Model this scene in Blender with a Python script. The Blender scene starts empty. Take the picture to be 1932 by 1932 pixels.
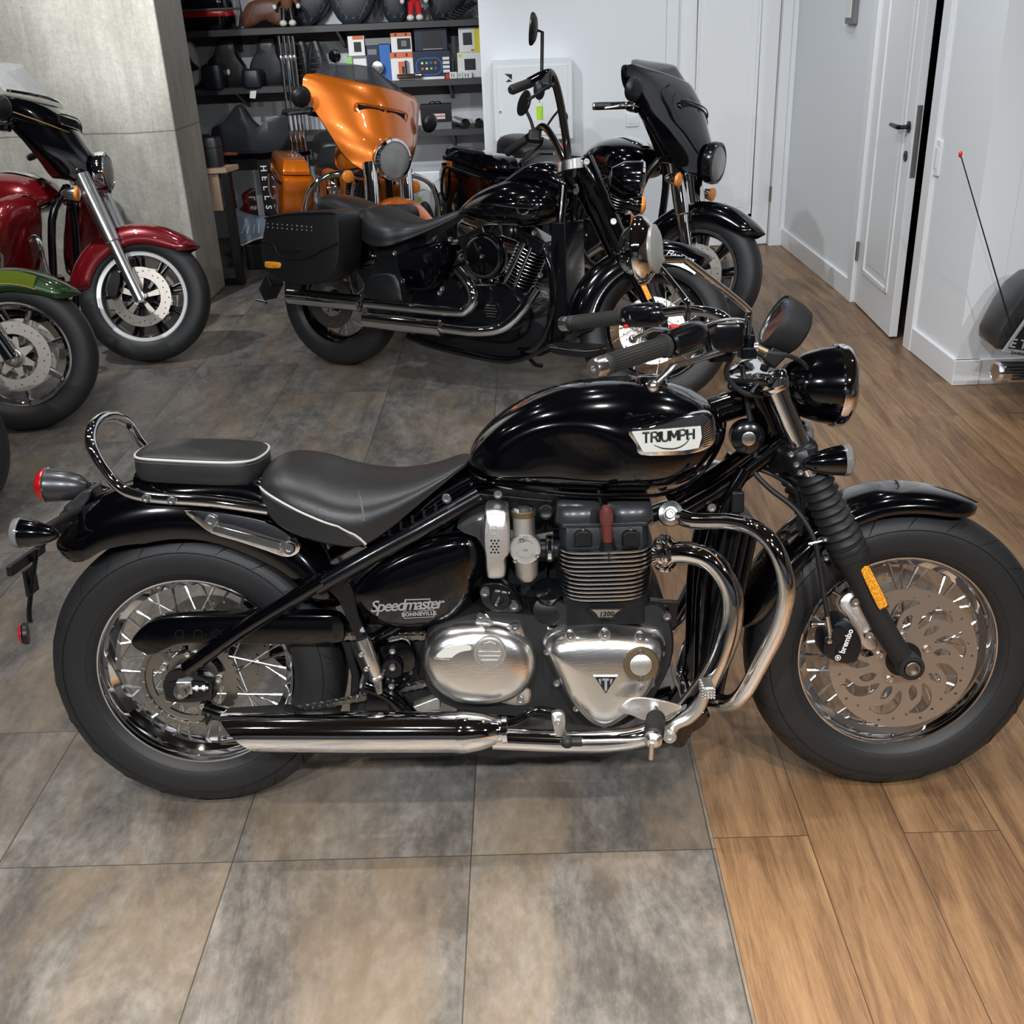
import bpy, bmesh, math, random
import numpy as np
from mathutils import Matrix, Vector
random.seed(7)
PI = math.pi
COL = bpy.context.scene.collection
# ---------------- camera model (measured from floor tiles, door frames and wheel sizes) -------------
CF, CP, CR, CY, CH = 2020.2, .44681, -.04389, -.02338, 1.6138
CO = np.array([0, 0, CH])
_f = np.array([math.sin(CY)*math.cos(CP), math.cos(CY)*math.cos(CP), -math.sin(CP)])
_r = np.array([math.cos(CY), -math.sin(CY), 0.]); _u = np.cross(_r, _f)
CRt = math.cos(CR)*_r + math.sin(CR)*_u; CU = -math.sin(CR)*_r + math.cos(CR)*_u; CFw = _f
def ray(px, py): return CFw + (px-966)/CF*CRt - (py-966)/CF*CU
def G(px, py, z=0.): d = ray(px, py); return CO + d*((z-CH)/d[2])
def W(px, py, Y): d = ray(px, py); return CO + d*(Y/d[1])
def WX(px, py, X): d = ray(px, py); return CO + d*(X/d[0])
cam = bpy.data.cameras.new('camera'); cam.sensor_width = 36; cam.lens = CF/1932*36; cam.clip_start = .05
co = bpy.data.objects.new('camera', cam); COL.objects.link(co)
M = Matrix.Identity(4)
for i in range(3): M[i][0] = CRt[i]; M[i][1] = CU[i]; M[i][2] = -CFw[i]; M[i][3] = CO[i]
co.matrix_world = M; bpy.context.scene.camera = co
# ---------------- materials -------------
MT = {}
def mat(name, col=(.5,.5,.5), metal=0, rough=.5, coat=0, crough=.03, emit=None, es=0, trans=0, ior=1.45, aniso=0, bump=None, spec=.5, flake=None, alpha=1, vary=None):
    m = bpy.data.materials.new(name); m.use_nodes = True; nt = m.node_tree; b = nt.nodes['Principled BSDF']
    b.inputs['Base Color'].default_value = (*col, 1); b.inputs['Metallic'].default_value = metal
    b.inputs['Roughness'].default_value = rough; b.inputs['Coat Weight'].default_value = coat
    b.inputs['Coat Roughness'].default_value = crough; b.inputs['IOR'].default_value = ior
    b.inputs['Transmission Weight'].default_value = trans; b.inputs['Specular IOR Level'].default_value = spec
    b.inputs['Alpha'].default_value = alpha
    if emit: b.inputs['Emission Color'].default_value = (*emit, 1); b.inputs['Emission Strength'].default_value = es
    tc = nt.nodes.new('ShaderNodeTexCoord')
    def noise(scale, detail=3, st=None):
        n = nt.nodes.new('ShaderNodeTexNoise'); n.inputs['Scale'].default_value = scale; n.inputs['Detail'].default_value = detail
        mp = nt.nodes.new('ShaderNodeMapping'); nt.links.new(tc.outputs['Object'], mp.inputs['Vector'])
        if st: mp.inputs['Scale'].default_value = st
        nt.links.new(mp.outputs[0], n.inputs['Vector']); return n.outputs['Fac']
    if bump:
        n = noise(bump[0], 4, bump[2] if len(bump) > 2 else None)
        bp = nt.nodes.new('ShaderNodeBump'); bp.inputs['Strength'].default_value = bump[1]; bp.inputs['Distance'].default_value = .002
        nt.links.new(n, bp.inputs['Height']); nt.links.new(bp.outputs[0], b.inputs['Normal'])
    if vary or flake:
        sc, c2, lo, hi = vary if vary else flake
        n = noise(sc, 5); r = nt.nodes.new('ShaderNodeValToRGB'); nt.links.new(n, r.inputs[0])
        r.color_ramp.elements[0].position = lo; r.color_ramp.elements[1].position = hi
        r.color_ramp.elements[0].color = (*col, 1); r.color_ramp.elements[1].color = (*c2, 1)
        nt.links.new(r.outputs[0], b.inputs['Base Color'])
    MT[name] = m; return m
mat('black_paint', (.0012,.0013,.0022), 0, .12, 1, .015, spec=.35)
mat('satin_black', (.008,.0085,.01), 0, .38)
mat('matte_black', (.012,.012,.013), 0, .6, bump=(900,.15))
mat('gloss_black_metal', (.004,.0043,.006), 0, .2, .6, .06)
mat('chrome', (.93,.94,.97), 1, .035)
mat('chrome_soft', (.82,.82,.82), 1, .22)
mat('brushed_alu', (.78,.78,.77), 1, .33, bump=(120,.25,(1,1,14)))
mat('polished_alu', (.9,.89,.87), 1, .25, bump=(60,.12,(1,1,6)))
mat('cast_alu', (.62,.61,.58), 1, .42, bump=(700,.3))
mat('steel', (.36,.34,.31), 1, .33)
mat('disc_steel', (.52,.47,.42), .9, .36, bump=(200,.1))
mat('bronze', (.24,.18,.11), .8, .38)
mat('bolt_steel', (.72,.72,.72), 1, .24)
mat('tyre', (.017,.017,.018), 0, .48, bump=(500,.25))
mat('rubber', (.014,.014,.015), 0, .5, bump=(700,.15))
mat('grip_rubber', (.03,.029,.026), 0, .55, bump=(500,.2))
mat('leather', (.022,.021,.021), 0, .36, bump=(420,.22), spec=.6)
mat('leather_dark', (.011,.011,.012), 0, .4, bump=(350,.25))
mat('piping', (.62,.6,.56), 0, .4)
mat('stitch', (.12,.12,.12), 0, .6)
mat('gunmetal', (.075,.075,.078), .6, .32, .3, .2)
mat('cam_grey', (.035,.036,.04), .3, .35, .3, .2)
mat('red_lens', (.42,.006,.008), 0, .12, 1, bump=(300,.3))
mat('red_plastic', (.75,.02,.015), 0, .3)
mat('brown_rubber', (.13,.03,.025), 0, .45)
mat('amber', (.75,.2,.01), 0, .2, .8, bump=(400,.9), flake=(260,(1,.5,.03),.4,.6))
mat('amber_lens', (.8,.25,.03), 0, .15, 1)
mat('clear_lens', (.9,.9,.9), 0, .08, trans=.8, bump=(160,.5))
mat('glass', (.95,.97,.97), 0, .02, trans=1)
mat('smoke', (.05,.05,.06), 0, .03, 0, alpha=.72)
mat('clear_plastic', (.55,.57,.58), 0, .1, alpha=.2)
mat('wrap', (.16,.18,.2), 0, .05, alpha=.14, bump=(24,1.), spec=1)
mat('mirror', (.88,.9,.92), 1, .015)
mat('white_paint', (.74,.76,.78), 0, .45)
mat('trim_white', (.78,.79,.80), 0, .33)
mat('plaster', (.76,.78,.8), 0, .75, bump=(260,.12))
mat('dim_wall', (.10,.10,.11), 0, .8)  # unseen wall, darkened so black paint and chrome reflect less light
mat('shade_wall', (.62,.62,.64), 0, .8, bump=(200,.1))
mat('dark_void', (.004,.004,.004), 0, .9)  # near-black; stands in for shade in openings and grooves, also a black strip
mat('ceil', (.05,.05,.055), 0, .8)
mat('shelf_wood', (.045,.043,.044), 0, .5, bump=(40,.3,(1,12,12)))
mat('light_wood', (.42,.3,.2), 0, .5, bump=(30,.3,(1,10,10)))
mat('orange_paint', (.56,.12,.003), .45, .3, 1, .02, flake=(900,(.72,.17,.006),.35,.65))
mat('burgundy', (.13,.003,.006), .35, .25, 1, .02, flake=(900,(.2,.006,.01),.35,.65))
mat('lime', (.13,.17,.006), .45, .25, 1, .02, flake=(700,(.2,.26,.01),.35,.65))
mat('dark_green', (.008,.03,.008), .4, .3, 1, .02, flake=(900,(.03,.08,.02),.4,.7))
mat('gold_line', (.6,.33,.12), .3, .3)
mat('brown_leather', (.1,.035,.018), 0, .42, bump=(300,.3))
mat('navy_leather', (.012,.016,.024), 0, .42, bump=(300,.3))
mat('white_vinyl', (.55,.54,.5), 0, .45)
mat('cream', (.7,.68,.62), 0, .6)
mat('red_cloth', (.5,.01,.015), 0, .8)
mat('tan_cloth', (.16,.06,.025), 0, .8)
mat('doll_brown', (.05,.02,.012), 0, .8)
mat('card', (.34,.22,.12), 0, .8)
mat('paper_white', (.7,.7,.68), 0, .5)
mat('box_orange', (.6,.13,.045), 0, .5)
mat('box_yellow', (.65,.58,.03), 0, .5)
mat('box_blue', (.02,.12,.4), 0, .4)
mat('box_navy', (.008,.014,.035), 0, .4)
mat('box_green', (.25,.5,.14), 0, .5)
mat('box_grey', (.16,.16,.16), 0, .5)
mat('machined', (.72,.71,.69), .45, .38)
mat('cap_grey', (.42,.41,.39), .5, .42)
mat('tag_green', (.35,.62,.02), 0, .5)
mat('white_print', (.75,.75,.74), 0, .5)
mat('silver_print', (.3,.3,.3), 0, .35)
mat('black_print', (.01,.01,.01), 0, .5)
mat('badge_white', (.78,.78,.72), .2, .35)
mat('blue_grey', (.2,.26,.33), 0, .35)
mat('leds', (.85,.85,.85), 0, .2)
def nodes(name):
    m = bpy.data.materials.new(name); m.use_nodes = True; MT[name] = m
    nt = m.node_tree; return m, nt, nt.nodes['Principled BSDF'], nt.nodes.new, nt.links.new
def ramp(N, L, src, stops):
    r = N('ShaderNodeValToRGB'); cr = r.color_ramp
    while len(cr.elements) < len(stops): cr.elements.new(.5)
    for e, (p, c) in zip(cr.elements, stops): e.position = p; e.color = (*c, 1)
    L(src, r.inputs[0]); return r.outputs[0]
def mth(N, L, op, a, b=None, c=None):
    n = N('ShaderNodeMath'); n.operation = op
    for i, x in enumerate((a, b, c)):
        if x is None: continue
        if isinstance(x, (int, float)): n.inputs[i].default_value = x
        else: L(x, n.inputs[i])
    return n.outputs[0]
def mixc(N, L, f, a, b, bt='MIX'):
    n = N('ShaderNodeMix'); n.data_type = 'RGBA'; n.blend_type = bt
    for s, x in ((n.inputs['Factor'], f), (n.inputs[6], a), (n.inputs[7], b)):
        if isinstance(x, (int, float)): s.default_value = x
        elif isinstance(x, tuple): s.default_value = (*x, 1)
        else: L(x, s)
    return n.outputs[2]
def nz(N, L, vec, scale, detail=4, st=(1,1,1), rough=.55, dist=0):
    mp = N('ShaderNodeMapping'); mp.inputs['Scale'].default_value = st; L(vec, mp.inputs[0])
    n = N('ShaderNodeTexNoise'); n.inputs['Scale'].default_value = scale; n.inputs['Detail'].default_value = detail
    n.inputs['Roughness'].default_value = rough; n.inputs['Distortion'].default_value = dist
    L(mp.outputs[0], n.inputs['Vector']); return n.outputs['Fac']
def floor_mat():
    m, nt, b, N, L = nodes('floor_vinyl')
    tc = N('ShaderNodeTexCoord').outputs['Object']; sp = N('ShaderNodeSeparateXYZ'); L(tc, sp.inputs[0]); X, Y = sp.outputs[0], sp.outputs[1]
    # stone tiles
    cx = mth(N, L, 'DIVIDE', mth(N, L, 'ADD', X, .157+20*.503), .503); ci = mth(N, L, 'FLOOR', cx)
    far = mth(N, L, 'LESS_THAN', X, -1.16)
    yy = mth(N, L, 'SUBTRACT', mth(N, L, 'ADD', Y, 8.29), mth(N, L, 'MULTIPLY', far, .47))
    ty = mth(N, L, 'FLOOR', yy)
    ex = mth(N, L, 'ABSOLUTE', mth(N, L, 'SUBTRACT', mth(N, L, 'FRACT', mth(N, L, 'ADD', cx, .5)), .5))
    ey = mth(N, L, 'ABSOLUTE', mth(N, L, 'SUBTRACT', mth(N, L, 'FRACT', mth(N, L, 'ADD', yy, .5)), .5))
    g1 = mth(N, L, 'LESS_THAN', ex, .0028); g2 = mth(N, L, 'LESS_THAN', ey, .0012)
    gl = mth(N, L, 'MAXIMUM', g1, g2)
    cb = N('ShaderNodeCombineXYZ'); L(ci, cb.inputs[0]); L(ty, cb.inputs[1])
    wn = N('ShaderNodeTexWhiteNoise'); wn.noise_dimensions = '3D'; L(cb.outputs[0], wn.inputs['Vector'])
    off = N('ShaderNodeVectorMath'); off.operation = 'MULTIPLY_ADD'; L(wn.outputs['Color'], off.inputs[0]); off.inputs[1].default_value = (9,9,9); L(tc, off.inputs[2])
    v = off.outputs[0]
    n1 = nz(N, L, v, 2.6, 9, (1.7,.6,1), .72, .8); n2 = nz(N, L, v, 60, 6, (1,.5,1), .7); n3 = nz(N, L, v, 2.1, 5, (1.7,.6,1), .6, .3); n4 = nz(N, L, v, 14, 5, (1,.6,1), .65)
    a = mth(N, L, 'ADD', mth(N, L, 'MULTIPLY', n1, .52), mth(N, L, 'ADD', mth(N, L, 'MULTIPLY', n4, .26), mth(N, L, 'MULTIPLY', n2, .24)))
    c1 = ramp(N, L, a, [(.37,(.055,.051,.047)),(.47,(.10,.092,.084)),(.54,(.155,.144,.132)),(.65,(.26,.242,.22))])
    wm = ramp(N, L, n3, [(.46,(0,0,0)),(.62,(1,1,1))])
    c1 = mixc(N, L, mth(N, L, 'MULTIPLY', wm, .38), c1, (.30,.215,.135))
    c1 = mixc(N, L, mth(N, L, 'MULTIPLY', gl, .8), c1, (.03,.027,.024))
    # oak planks, long side along Y
    cbv = N('ShaderNodeCombineXYZ'); L(mth(N, L, 'ADD', Y, 7.45), cbv.inputs[0]); L(mth(N, L, 'SUBTRACT', X, .353-2), cbv.inputs[1])
    def brick(m_):
        t = N('ShaderNodeTexBrick'); L(cbv.outputs[0], t.inputs['Vector']); t.inputs['Scale'].default_value = 1
        t.inputs['Brick Width'].default_value = 1.2; t.inputs['Row Height'].default_value = .2; t.offset = .34; t.offset_frequency = 2
        t.inputs['Mortar Size'].default_value = m_; t.inputs['Color1'].default_value = (0,0,0,1); t.inputs['Color2'].default_value = (1,1,1,1); t.inputs['Mortar'].default_value = (.5,.5,.5,1)
        t.inputs['Bias'].default_value = 0
        return t
    br = brick(.0011); pr = br.outputs['Color']; mo = br.outputs['Fac']
    o2 = N('ShaderNodeVectorMath'); o2.operation = 'MULTIPLY_ADD'; L(pr, o2.inputs[0]); o2.inputs[1].default_value = (23,17,5); L(tc, o2.inputs[2]); w = o2.outputs[0]
    q1 = nz(N, L, w, 2.2, 6, (5.5,.55,1), .6, 1.6); q2 = nz(N, L, w, 12, 8, (9,.28,1), .8, .6); q3 = nz(N, L, w, 150, 4, (3,.14,1), .7)
    qa = mth(N, L, 'ADD', mth(N, L, 'MULTIPLY', q1, .50), mth(N, L, 'ADD', mth(N, L, 'MULTIPLY', q2, .30), mth(N, L, 'MULTIPLY', q3, .24)))
    cw = ramp(N, L, qa, [(.36,(.024,.012,.006)),(.45,(.10,.052,.025)),(.53,(.205,.117,.057)),(.64,(.34,.205,.105))])
    cw = mixc(N, L, .28, cw, ramp(N, L, pr, [(0,(.10,.052,.026)),(1,(.30,.175,.09))]))
    cw = mixc(N, L, mth(N, L, 'MULTIPLY', mo, .85), cw, (.03,.017,.01))
    sel = mth(N, L, 'GREATER_THAN', X, .353)
    L(mixc(N, L, sel, c1, cw), b.inputs['Base Color'])
    rg = mth(N, L, 'ADD', mth(N, L, 'MULTIPLY', n4, .22), .30); L(rg, b.inputs['Roughness'])
    bm = N('ShaderNodeBump'); bm.inputs['Strength'].default_value = .25; bm.inputs['Distance'].default_value = .002
    h = mth(N, L, 'SUBTRACT', mth(N, L, 'ADD', mth(N, L, 'MULTIPLY', n2, .5), q2), mth(N, L, 'MAXIMUM', mth(N, L, 'MULTIPLY', gl, mth(N, L, 'SUBTRACT', 1, sel)), mth(N, L, 'MULTIPLY', mo, sel)))
    L(h, bm.inputs['Height']); L(bm.outputs[0], b.inputs['Normal'])
floor_mat()
def concrete_mat():
    m, nt, b, N, L = nodes('concrete')
    tc = N('ShaderNodeTexCoord').outputs['Object']
    a = nz(N, L, tc, 1.6, 8, (1,1,.7), .65); s = nz(N, L, tc, 45, 6, (1,1,1), .75); st = nz(N, L, tc, 5, 5, (6,6,.5), .6)
    f = mth(N, L, 'ADD', mth(N, L, 'MULTIPLY', a, .55), mth(N, L, 'ADD', mth(N, L, 'MULTIPLY', s, .25), mth(N, L, 'MULTIPLY', st, .2)))
    c = ramp(N, L, f, [(.34,(.26,.245,.205)),(.5,(.43,.41,.355)),(.62,(.60,.58,.52))])
    v = N('ShaderNodeTexVoronoi'); v.inputs['Scale'].default_value = 9; L(tc, v.inputs['Vector'])
    pit = mth(N, L, 'LESS_THAN', v.outputs['Distance'], .035)
    sp = N('ShaderNodeSeparateXYZ'); L(tc, sp.inputs[0])
    jt = mth(N, L, 'LESS_THAN', mth(N, L, 'ABSOLUTE', mth(N, L, 'SUBTRACT', mth(N, L, 'ADD', sp.outputs[2], mth(N, L, 'MULTIPLY', a, .03)), 1.03)), .004)
    c = mixc(N, L, mth(N, L, 'MULTIPLY', mth(N, L, 'MAXIMUM', pit, jt), .6), c, (.1,.095,.085))
    L(c, b.inputs['Base Color']); b.inputs['Roughness'].default_value = .85
    bm = N('ShaderNodeBump'); bm.inputs['Strength'].default_value = .6; bm.inputs['Distance'].default_value = .006
    L(mth(N, L, 'SUBTRACT', s, mth(N, L, 'MAXIMUM', pit, jt)), bm.inputs['Height']); L(bm.outputs[0], b.inputs['Normal'])
concrete_mat()
# ---------------- mesh helpers -------------
CTX = {'root': None, 'M': None}
def put(name, vs, fs, m, parent=None, smooth=True, angle=40, bevel=0, seg=2, fm=None, subsurf=0, M=None):
    me = bpy.data.meshes.new(name)
    vs = np.asarray(vs, float)
    T = CTX['M'] if M is None else M
    if T is not None: vs = vs @ np.array(T)[:3,:3].T + np.array(T)[:3,3]
    me.from_pydata(vs.tolist(), [], [list(f) for f in fs])
    ms = m if isinstance(m, (list, tuple)) else [m]
    for k in ms: me.materials.append(MT[k])
    if fm is not None: me.polygons.foreach_set('material_index', list(fm))
    me.validate()
    b = bmesh.new(); b.from_mesh(me); bmesh.ops.remove_doubles(b, verts=b.verts, dist=1e-6)
    bmesh.ops.recalc_face_normals(b, faces=b.faces); b.to_mesh(me); b.free()
    if smooth: me.shade_smooth(); me.set_sharp_from_angle(angle=math.radians(angle))
    o = bpy.data.objects.new(name, me); COL.objects.link(o)
    p = CTX['root'] if parent is None else parent
    if p is not None and p is not False: o.parent = p
    if bevel:
        md = o.modifiers.new('bevel', 'BEVEL'); md.width = bevel; md.segments = seg; md.limit_method = 'ANGLE'; md.angle_limit = math.radians(38); md.harden_normals = True
    if subsurf: md = o.modifiers.new('sub', 'SUBSURF'); md.levels = subsurf; md.render_levels = subsurf
    return o
class MB:
    def __init__(s): s.v = []; s.f = []; s.m = []; s.k = 0
    def add(s, g):
        v, f = g; n = len(s.v); s.v += [tuple(map(float, x)) for x in v]; s.f += [[i+n for i in q] for q in f]; s.m += [s.k]*len(f); return s
    def build(s, name, m, parent=None, **k):
        return put(name, s.v, s.f, m, parent, fm=s.m if isinstance(m, (list, tuple)) else None, **k)
def gbox(c, d, R=None):
    v = np.array([[x,y,z] for x in (-.5,.5) for y in (-.5,.5) for z in (-.5,.5)])*np.array(d)
    if R is not None: v = v @ np.array(R).T
    return v+np.array(c), [(0,1,3,2),(4,6,7,5),(0,4,5,1),(2,3,7,6),(0,2,6,4),(1,5,7,3)]
def gbb(a, b): a = np.array(a, float); b = np.array(b, float); return gbox((a+b)/2, abs(b-a))
def frame(ax):
    ax = np.array(ax, float); ax /= np.linalg.norm(ax)
    t = np.array([0,0,1.]) if abs(ax[2]) < .9 else np.array([1.,0,0])
    u = np.cross(t, ax); u /= np.linalg.norm(u); return u, np.cross(ax, u), ax
def cr(pts, n=8, closed=False):
    P = np.array(pts, float); N = len(P); out = []
    for i in range(N if closed else N-1):
        if closed: a, b, c, d = P[(i-1)%N], P[i], P[(i+1)%N], P[(i+2)%N]
        else: a = P[i-1] if i else 2*P[0]-P[1]; b = P[i]; c = P[i+1]; d = P[i+2] if i+2 < N else 2*P[-1]-P[-2]
        for k in range(n):
            t = k/n; out.append(.5*((2*b)+(c-a)*t+(2*a-5*b+4*c-d)*t*t+(-a+3*b-3*c+d)*t**3))
    if not closed: out.append(P[-1])
    return np.array(out)
def gtube(pts, r, seg=10, sm=6, closed=False, flat=None, cap=True):
    P0 = np.array(pts, float); R0 = np.full(len(P0), r) if np.isscalar(r) else np.array(r, float)
    if sm > 1 and len(P0) > 2: Q = cr(np.column_stack([P0, R0]), sm, closed)
    else: Q = np.column_stack([P0, R0])
    P, R = Q[:, :3], Q[:, 3]; n = len(P); vs = []; fs = []
    T = np.gradient(P, axis=0) if not closed else np.roll(P,-1,0)-np.roll(P,1,0)
    T /= np.linalg.norm(T, axis=1)[:,None]+1e-12
    u = frame(T[0])[0]
    for i in range(n):
        u = u-T[i]*(u@T[i]); u /= np.linalg.norm(u); w = np.cross(T[i], u)
        for k in range(seg):
            a = 2*PI*k/seg; vs.append(P[i]+R[i]*(math.cos(a)*u+math.sin(a)*w*(flat or 1)))
    for i in range(n if closed else n-1):
        j = (i+1)%n
        for k in range(seg): l = (k+1)%seg; fs.append((i*seg+k, i*seg+l, j*seg+l, j*seg+k))
    if not closed and cap: fs += [tuple(range(seg))[::-1], tuple((n-1)*seg+k for k in range(seg))]
    return vs, fs
def glathe(prof, o=(0,0,0), ax=(0,1,0), seg=48, a0=0, a1=2*PI, cap=True, ref=None):
    """prof: (radius, height along ax)"""
    u, w, x = frame(ax)
    if ref is not None:
        u = np.array(ref, float); u -= x*(u@x); u /= np.linalg.norm(u); w = np.cross(x, u)
    o = np.array(o, float); full = abs(a1-a0-2*PI) < 1e-6; ns = seg if full else seg+1; vs = []; fs = []
    for r, h in prof:
        for k in range(ns):
            a = a0+(a1-a0)*k/seg; vs.append(o+x*h+r*(math.cos(a)*u+math.sin(a)*w))
    for i in range(len(prof)-1):
        for k in range(seg): l = (k+1) % ns; fs.append((i*ns+k, i*ns+l, (i+1)*ns+l, (i+1)*ns+k))
    if cap and full:
        if prof[0][0] > 1e-5: fs.append(tuple(range(ns)))
        if prof[-1][0] > 1e-5: fs.append(tuple((len(prof)-1)*ns+k for k in range(ns)))
    return vs, fs
def gloft(rings, cap=True, closed=True):
    n = len(rings[0]); vs = [p for r in rings for p in r]; fs = []
    for i in range(len(rings)-1):
        for k in range(n if closed else n-1): l = (k+1)%n; fs.append((i*n+k, i*n+l, (i+1)*n+l, (i+1)*n+k))
    if cap: fs += [tuple(range(n))[::-1], tuple((len(rings)-1)*n+k for k in range(n))]
    return vs, fs
def gprism(out, d0, d1, ax=1):
    """out: list of 3d points on one face; shift along axis ax"""
    P = np.array(out, float); A = P.copy(); B = P.copy(); A[:,ax] += d0; B[:,ax] += d1
    return gloft([A, B])
def gdome(out, levels, ax=1, cap=True):
    """levels: (scale towards centre, shift along ax)"""
    P = np.array(out, float); c = (P.max(0)+P.min(0))/2; rs = []
    for s, h in levels: q = c+(P-c)*s; q[:,ax] = P[:,ax]+h; rs.append(q)
    return gloft(rs, cap)
def gell(c, r, seg=20, rings=12, R=None):
    vs = []; 
    for i in range(rings+1):
        t = PI*i/rings
        for k in range(seg): a = 2*PI*k/seg; vs.append((math.sin(t)*math.cos(a)*r[0], math.sin(t)*math.sin(a)*r[1], math.cos(t)*r[2]))
    v = np.array(vs)
    if R is not None: v = v@np.array(R).T
    fs = [(i*seg+k, i*seg+(k+1)%seg, (i+1)*seg+(k+1)%seg, (i+1)*seg+k) for i in range(rings) for k in range(seg)]
    return v+np.array(c), fs
def plate(name, loops, th, m, parent, o, ux, uy, bevel=0, res=1):
    """flat plate with holes: loops of 2-d points, placed at o with axes ux,uy"""
    cu = bpy.data.curves.new('c', 'CURVE'); cu.dimensions = '2D'; cu.fill_mode = 'BOTH'; cu.extrude = th/2-bevel; cu.bevel_depth = bevel; cu.bevel_resolution = res; cu.offset = -bevel
    for lp in loops:
        s = cu.splines.new('POLY'); s.points.add(len(lp)-1); s.use_cyclic_u = True
        for p, q in zip(s.points, lp): p.co = (q[0], q[1], 0, 1)
    return cv(name, cu, m, parent, o, ux, uy)
def cv(name, cu, m, parent, o, ux, uy):
    t = bpy.data.objects.new('t', cu); COL.objects.link(t)
    bpy.context.view_layer.update(); me0 = bpy.data.meshes.new_from_object(t.evaluated_get(bpy.context.evaluated_depsgraph_get()))
    bpy.data.objects.remove(t)
    v = np.array([x.co[:] for x in me0.vertices]); f = [list(p.vertices) for p in me0.polygons]; bpy.data.meshes.remove(me0)
    ux = np.array(ux, float); uy = np.array(uy, float); ux /= np.linalg.norm(ux); uy -= ux*(ux@uy); uy /= np.linalg.norm(uy); un = np.cross(ux, uy)
    v = np.array(o)+v[:,:1]*ux+v[:,1:2]*uy+v[:,2:]*un
    return put(name, v, f, m, parent, angle=30)
def text(name, s, size, th, m, parent, o, ux, uy, shear=0, bold=0, align='CENTER', spacing=1):
    cu = bpy.data.curves.new('t', 'FONT'); cu.body = s; cu.size = size; cu.extrude = th/2; cu.shear = shear; cu.offset = bold; cu.align_x = align; cu.align_y = 'CENTER'; cu.space_character = spacing; cu.resolution_u = 3
    return cv(name, cu, m, parent, o, ux, uy)
def empty(name, loc=(0,0,0), M=None):
    o = bpy.data.objects.new(name, None); COL.objects.link(o); o.empty_display_size = .1
    if M is not None: o.matrix_world = M
    else: o.location = loc
    return o
def tag(o, label, cat, group=None):
    o['label'] = label; o['category'] = cat
    if group: o['group'] = group
    return o
def struct(name, g, m, **k):
    o = put(name, g[0], g[1], m, False, **k); o['kind'] = 'structure'; return o
def bolts(name, pts, r, ax, m='bolt_steel', parent=None, h=.008):
    for p in pts:
        b = MB(); b.add(glathe([(r,0),(r,h*.7),(r*.85,h),(r*.5,h),(r*.45,h*.45),(0,h*.45)], p, ax, 12)); b.build(name, m, parent)
def circ2(cx, cy, r, n=24, a0=0): return [(cx+r*math.cos(a0+2*PI*k/n), cy+r*math.sin(a0+2*PI*k/n)) for k in range(n)]
def rrect(w, h, r, n=5):
    o = []
    for cx, cy, a in ((w/2-r,h/2-r,0),(-w/2+r,h/2-r,PI/2),(-w/2+r,-h/2+r,PI),(w/2-r,-h/2+r,1.5*PI)):
        for k in range(n+1): t = a+PI/2*k/n; o.append((cx+r*math.cos(t), cy+r*math.sin(t)))
    return o
class Fr:
    """a motorcycle's own frame: origin under the rear axle, x forward, y left, z up along the machine"""
    def __init__(s, x, y, phi, lean, wb=1.51, steer=0, rake=25.3, off=.088):
        s.M = Matrix.Translation((x,y,0)) @ Matrix.Rotation(phi,4,'Z') @ Matrix.Rotation(-lean,4,'X')
        rk = math.radians(rake); ax = Vector((-math.sin(rk),0,math.cos(rk))); o = Vector((wb+off,0,0))
        s.S = Matrix.Translation(o) @ Matrix.Rotation(steer,4,ax) @ Matrix.Translation(-o)
        s.ax = np.array(ax); s.wb = wb; s.I = s.M.inverted(); s.J = (s.M@s.S).inverted()
    def _hit(s, I, px, py, lat):
        o = np.array(I @ Vector(CO)); d = np.array(I.to_3x3() @ Vector(ray(px,py))); return o+d*((lat-o[1])/d[1])
    def p(s, px, py, lat): return s._hit(s.I, px, py, lat)
    def q(s, px, py, lat): return s._hit(s.J, px, py, lat)      # same, in the steered (fork) frame
    def P(s, *a): return [s.p(*x) for x in a]
    def Q(s, *a): return [s.q(*x) for x in a]
    def L(s, lat, *xy): return [s.p(x, y, lat) for x, y in xy]
    def LQ(s, lat, *xy): return [s.q(x, y, lat) for x, y in xy]
def root(name, F, label, cat='motorcycle'):
    o = empty(name, M=F.M); tag(o, label, cat); CTX['root'] = o; CTX['M'] = None; return o
# ================= the room =================
WX0, WX1, YB = 1.87, 1.78, 7.5
def xr(y): return WX0+(WX1-WX0)*(y-4.5)/(7.5-4.5)
CTX['root'] = None; CTX['M'] = None
HC = 3.1
struct('floor', gbb((-7,-5,-.05),(5,9,0)), 'floor_vinyl')
struct('ceiling', gbb((-7,-5,HC),(5,9,HC+.1)), 'ceil')
struct('wall_left', gbb((-7,-5,0),(-6.9,9,HC)), 'plaster')
struct('wall_front', gbb((-6.9,-5,0),(5,-4.9,HC)), 'dim_wall')
struct('wall_side', gbb((4.9,-4.9,0),(5,9,HC)), 'plaster')
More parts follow.
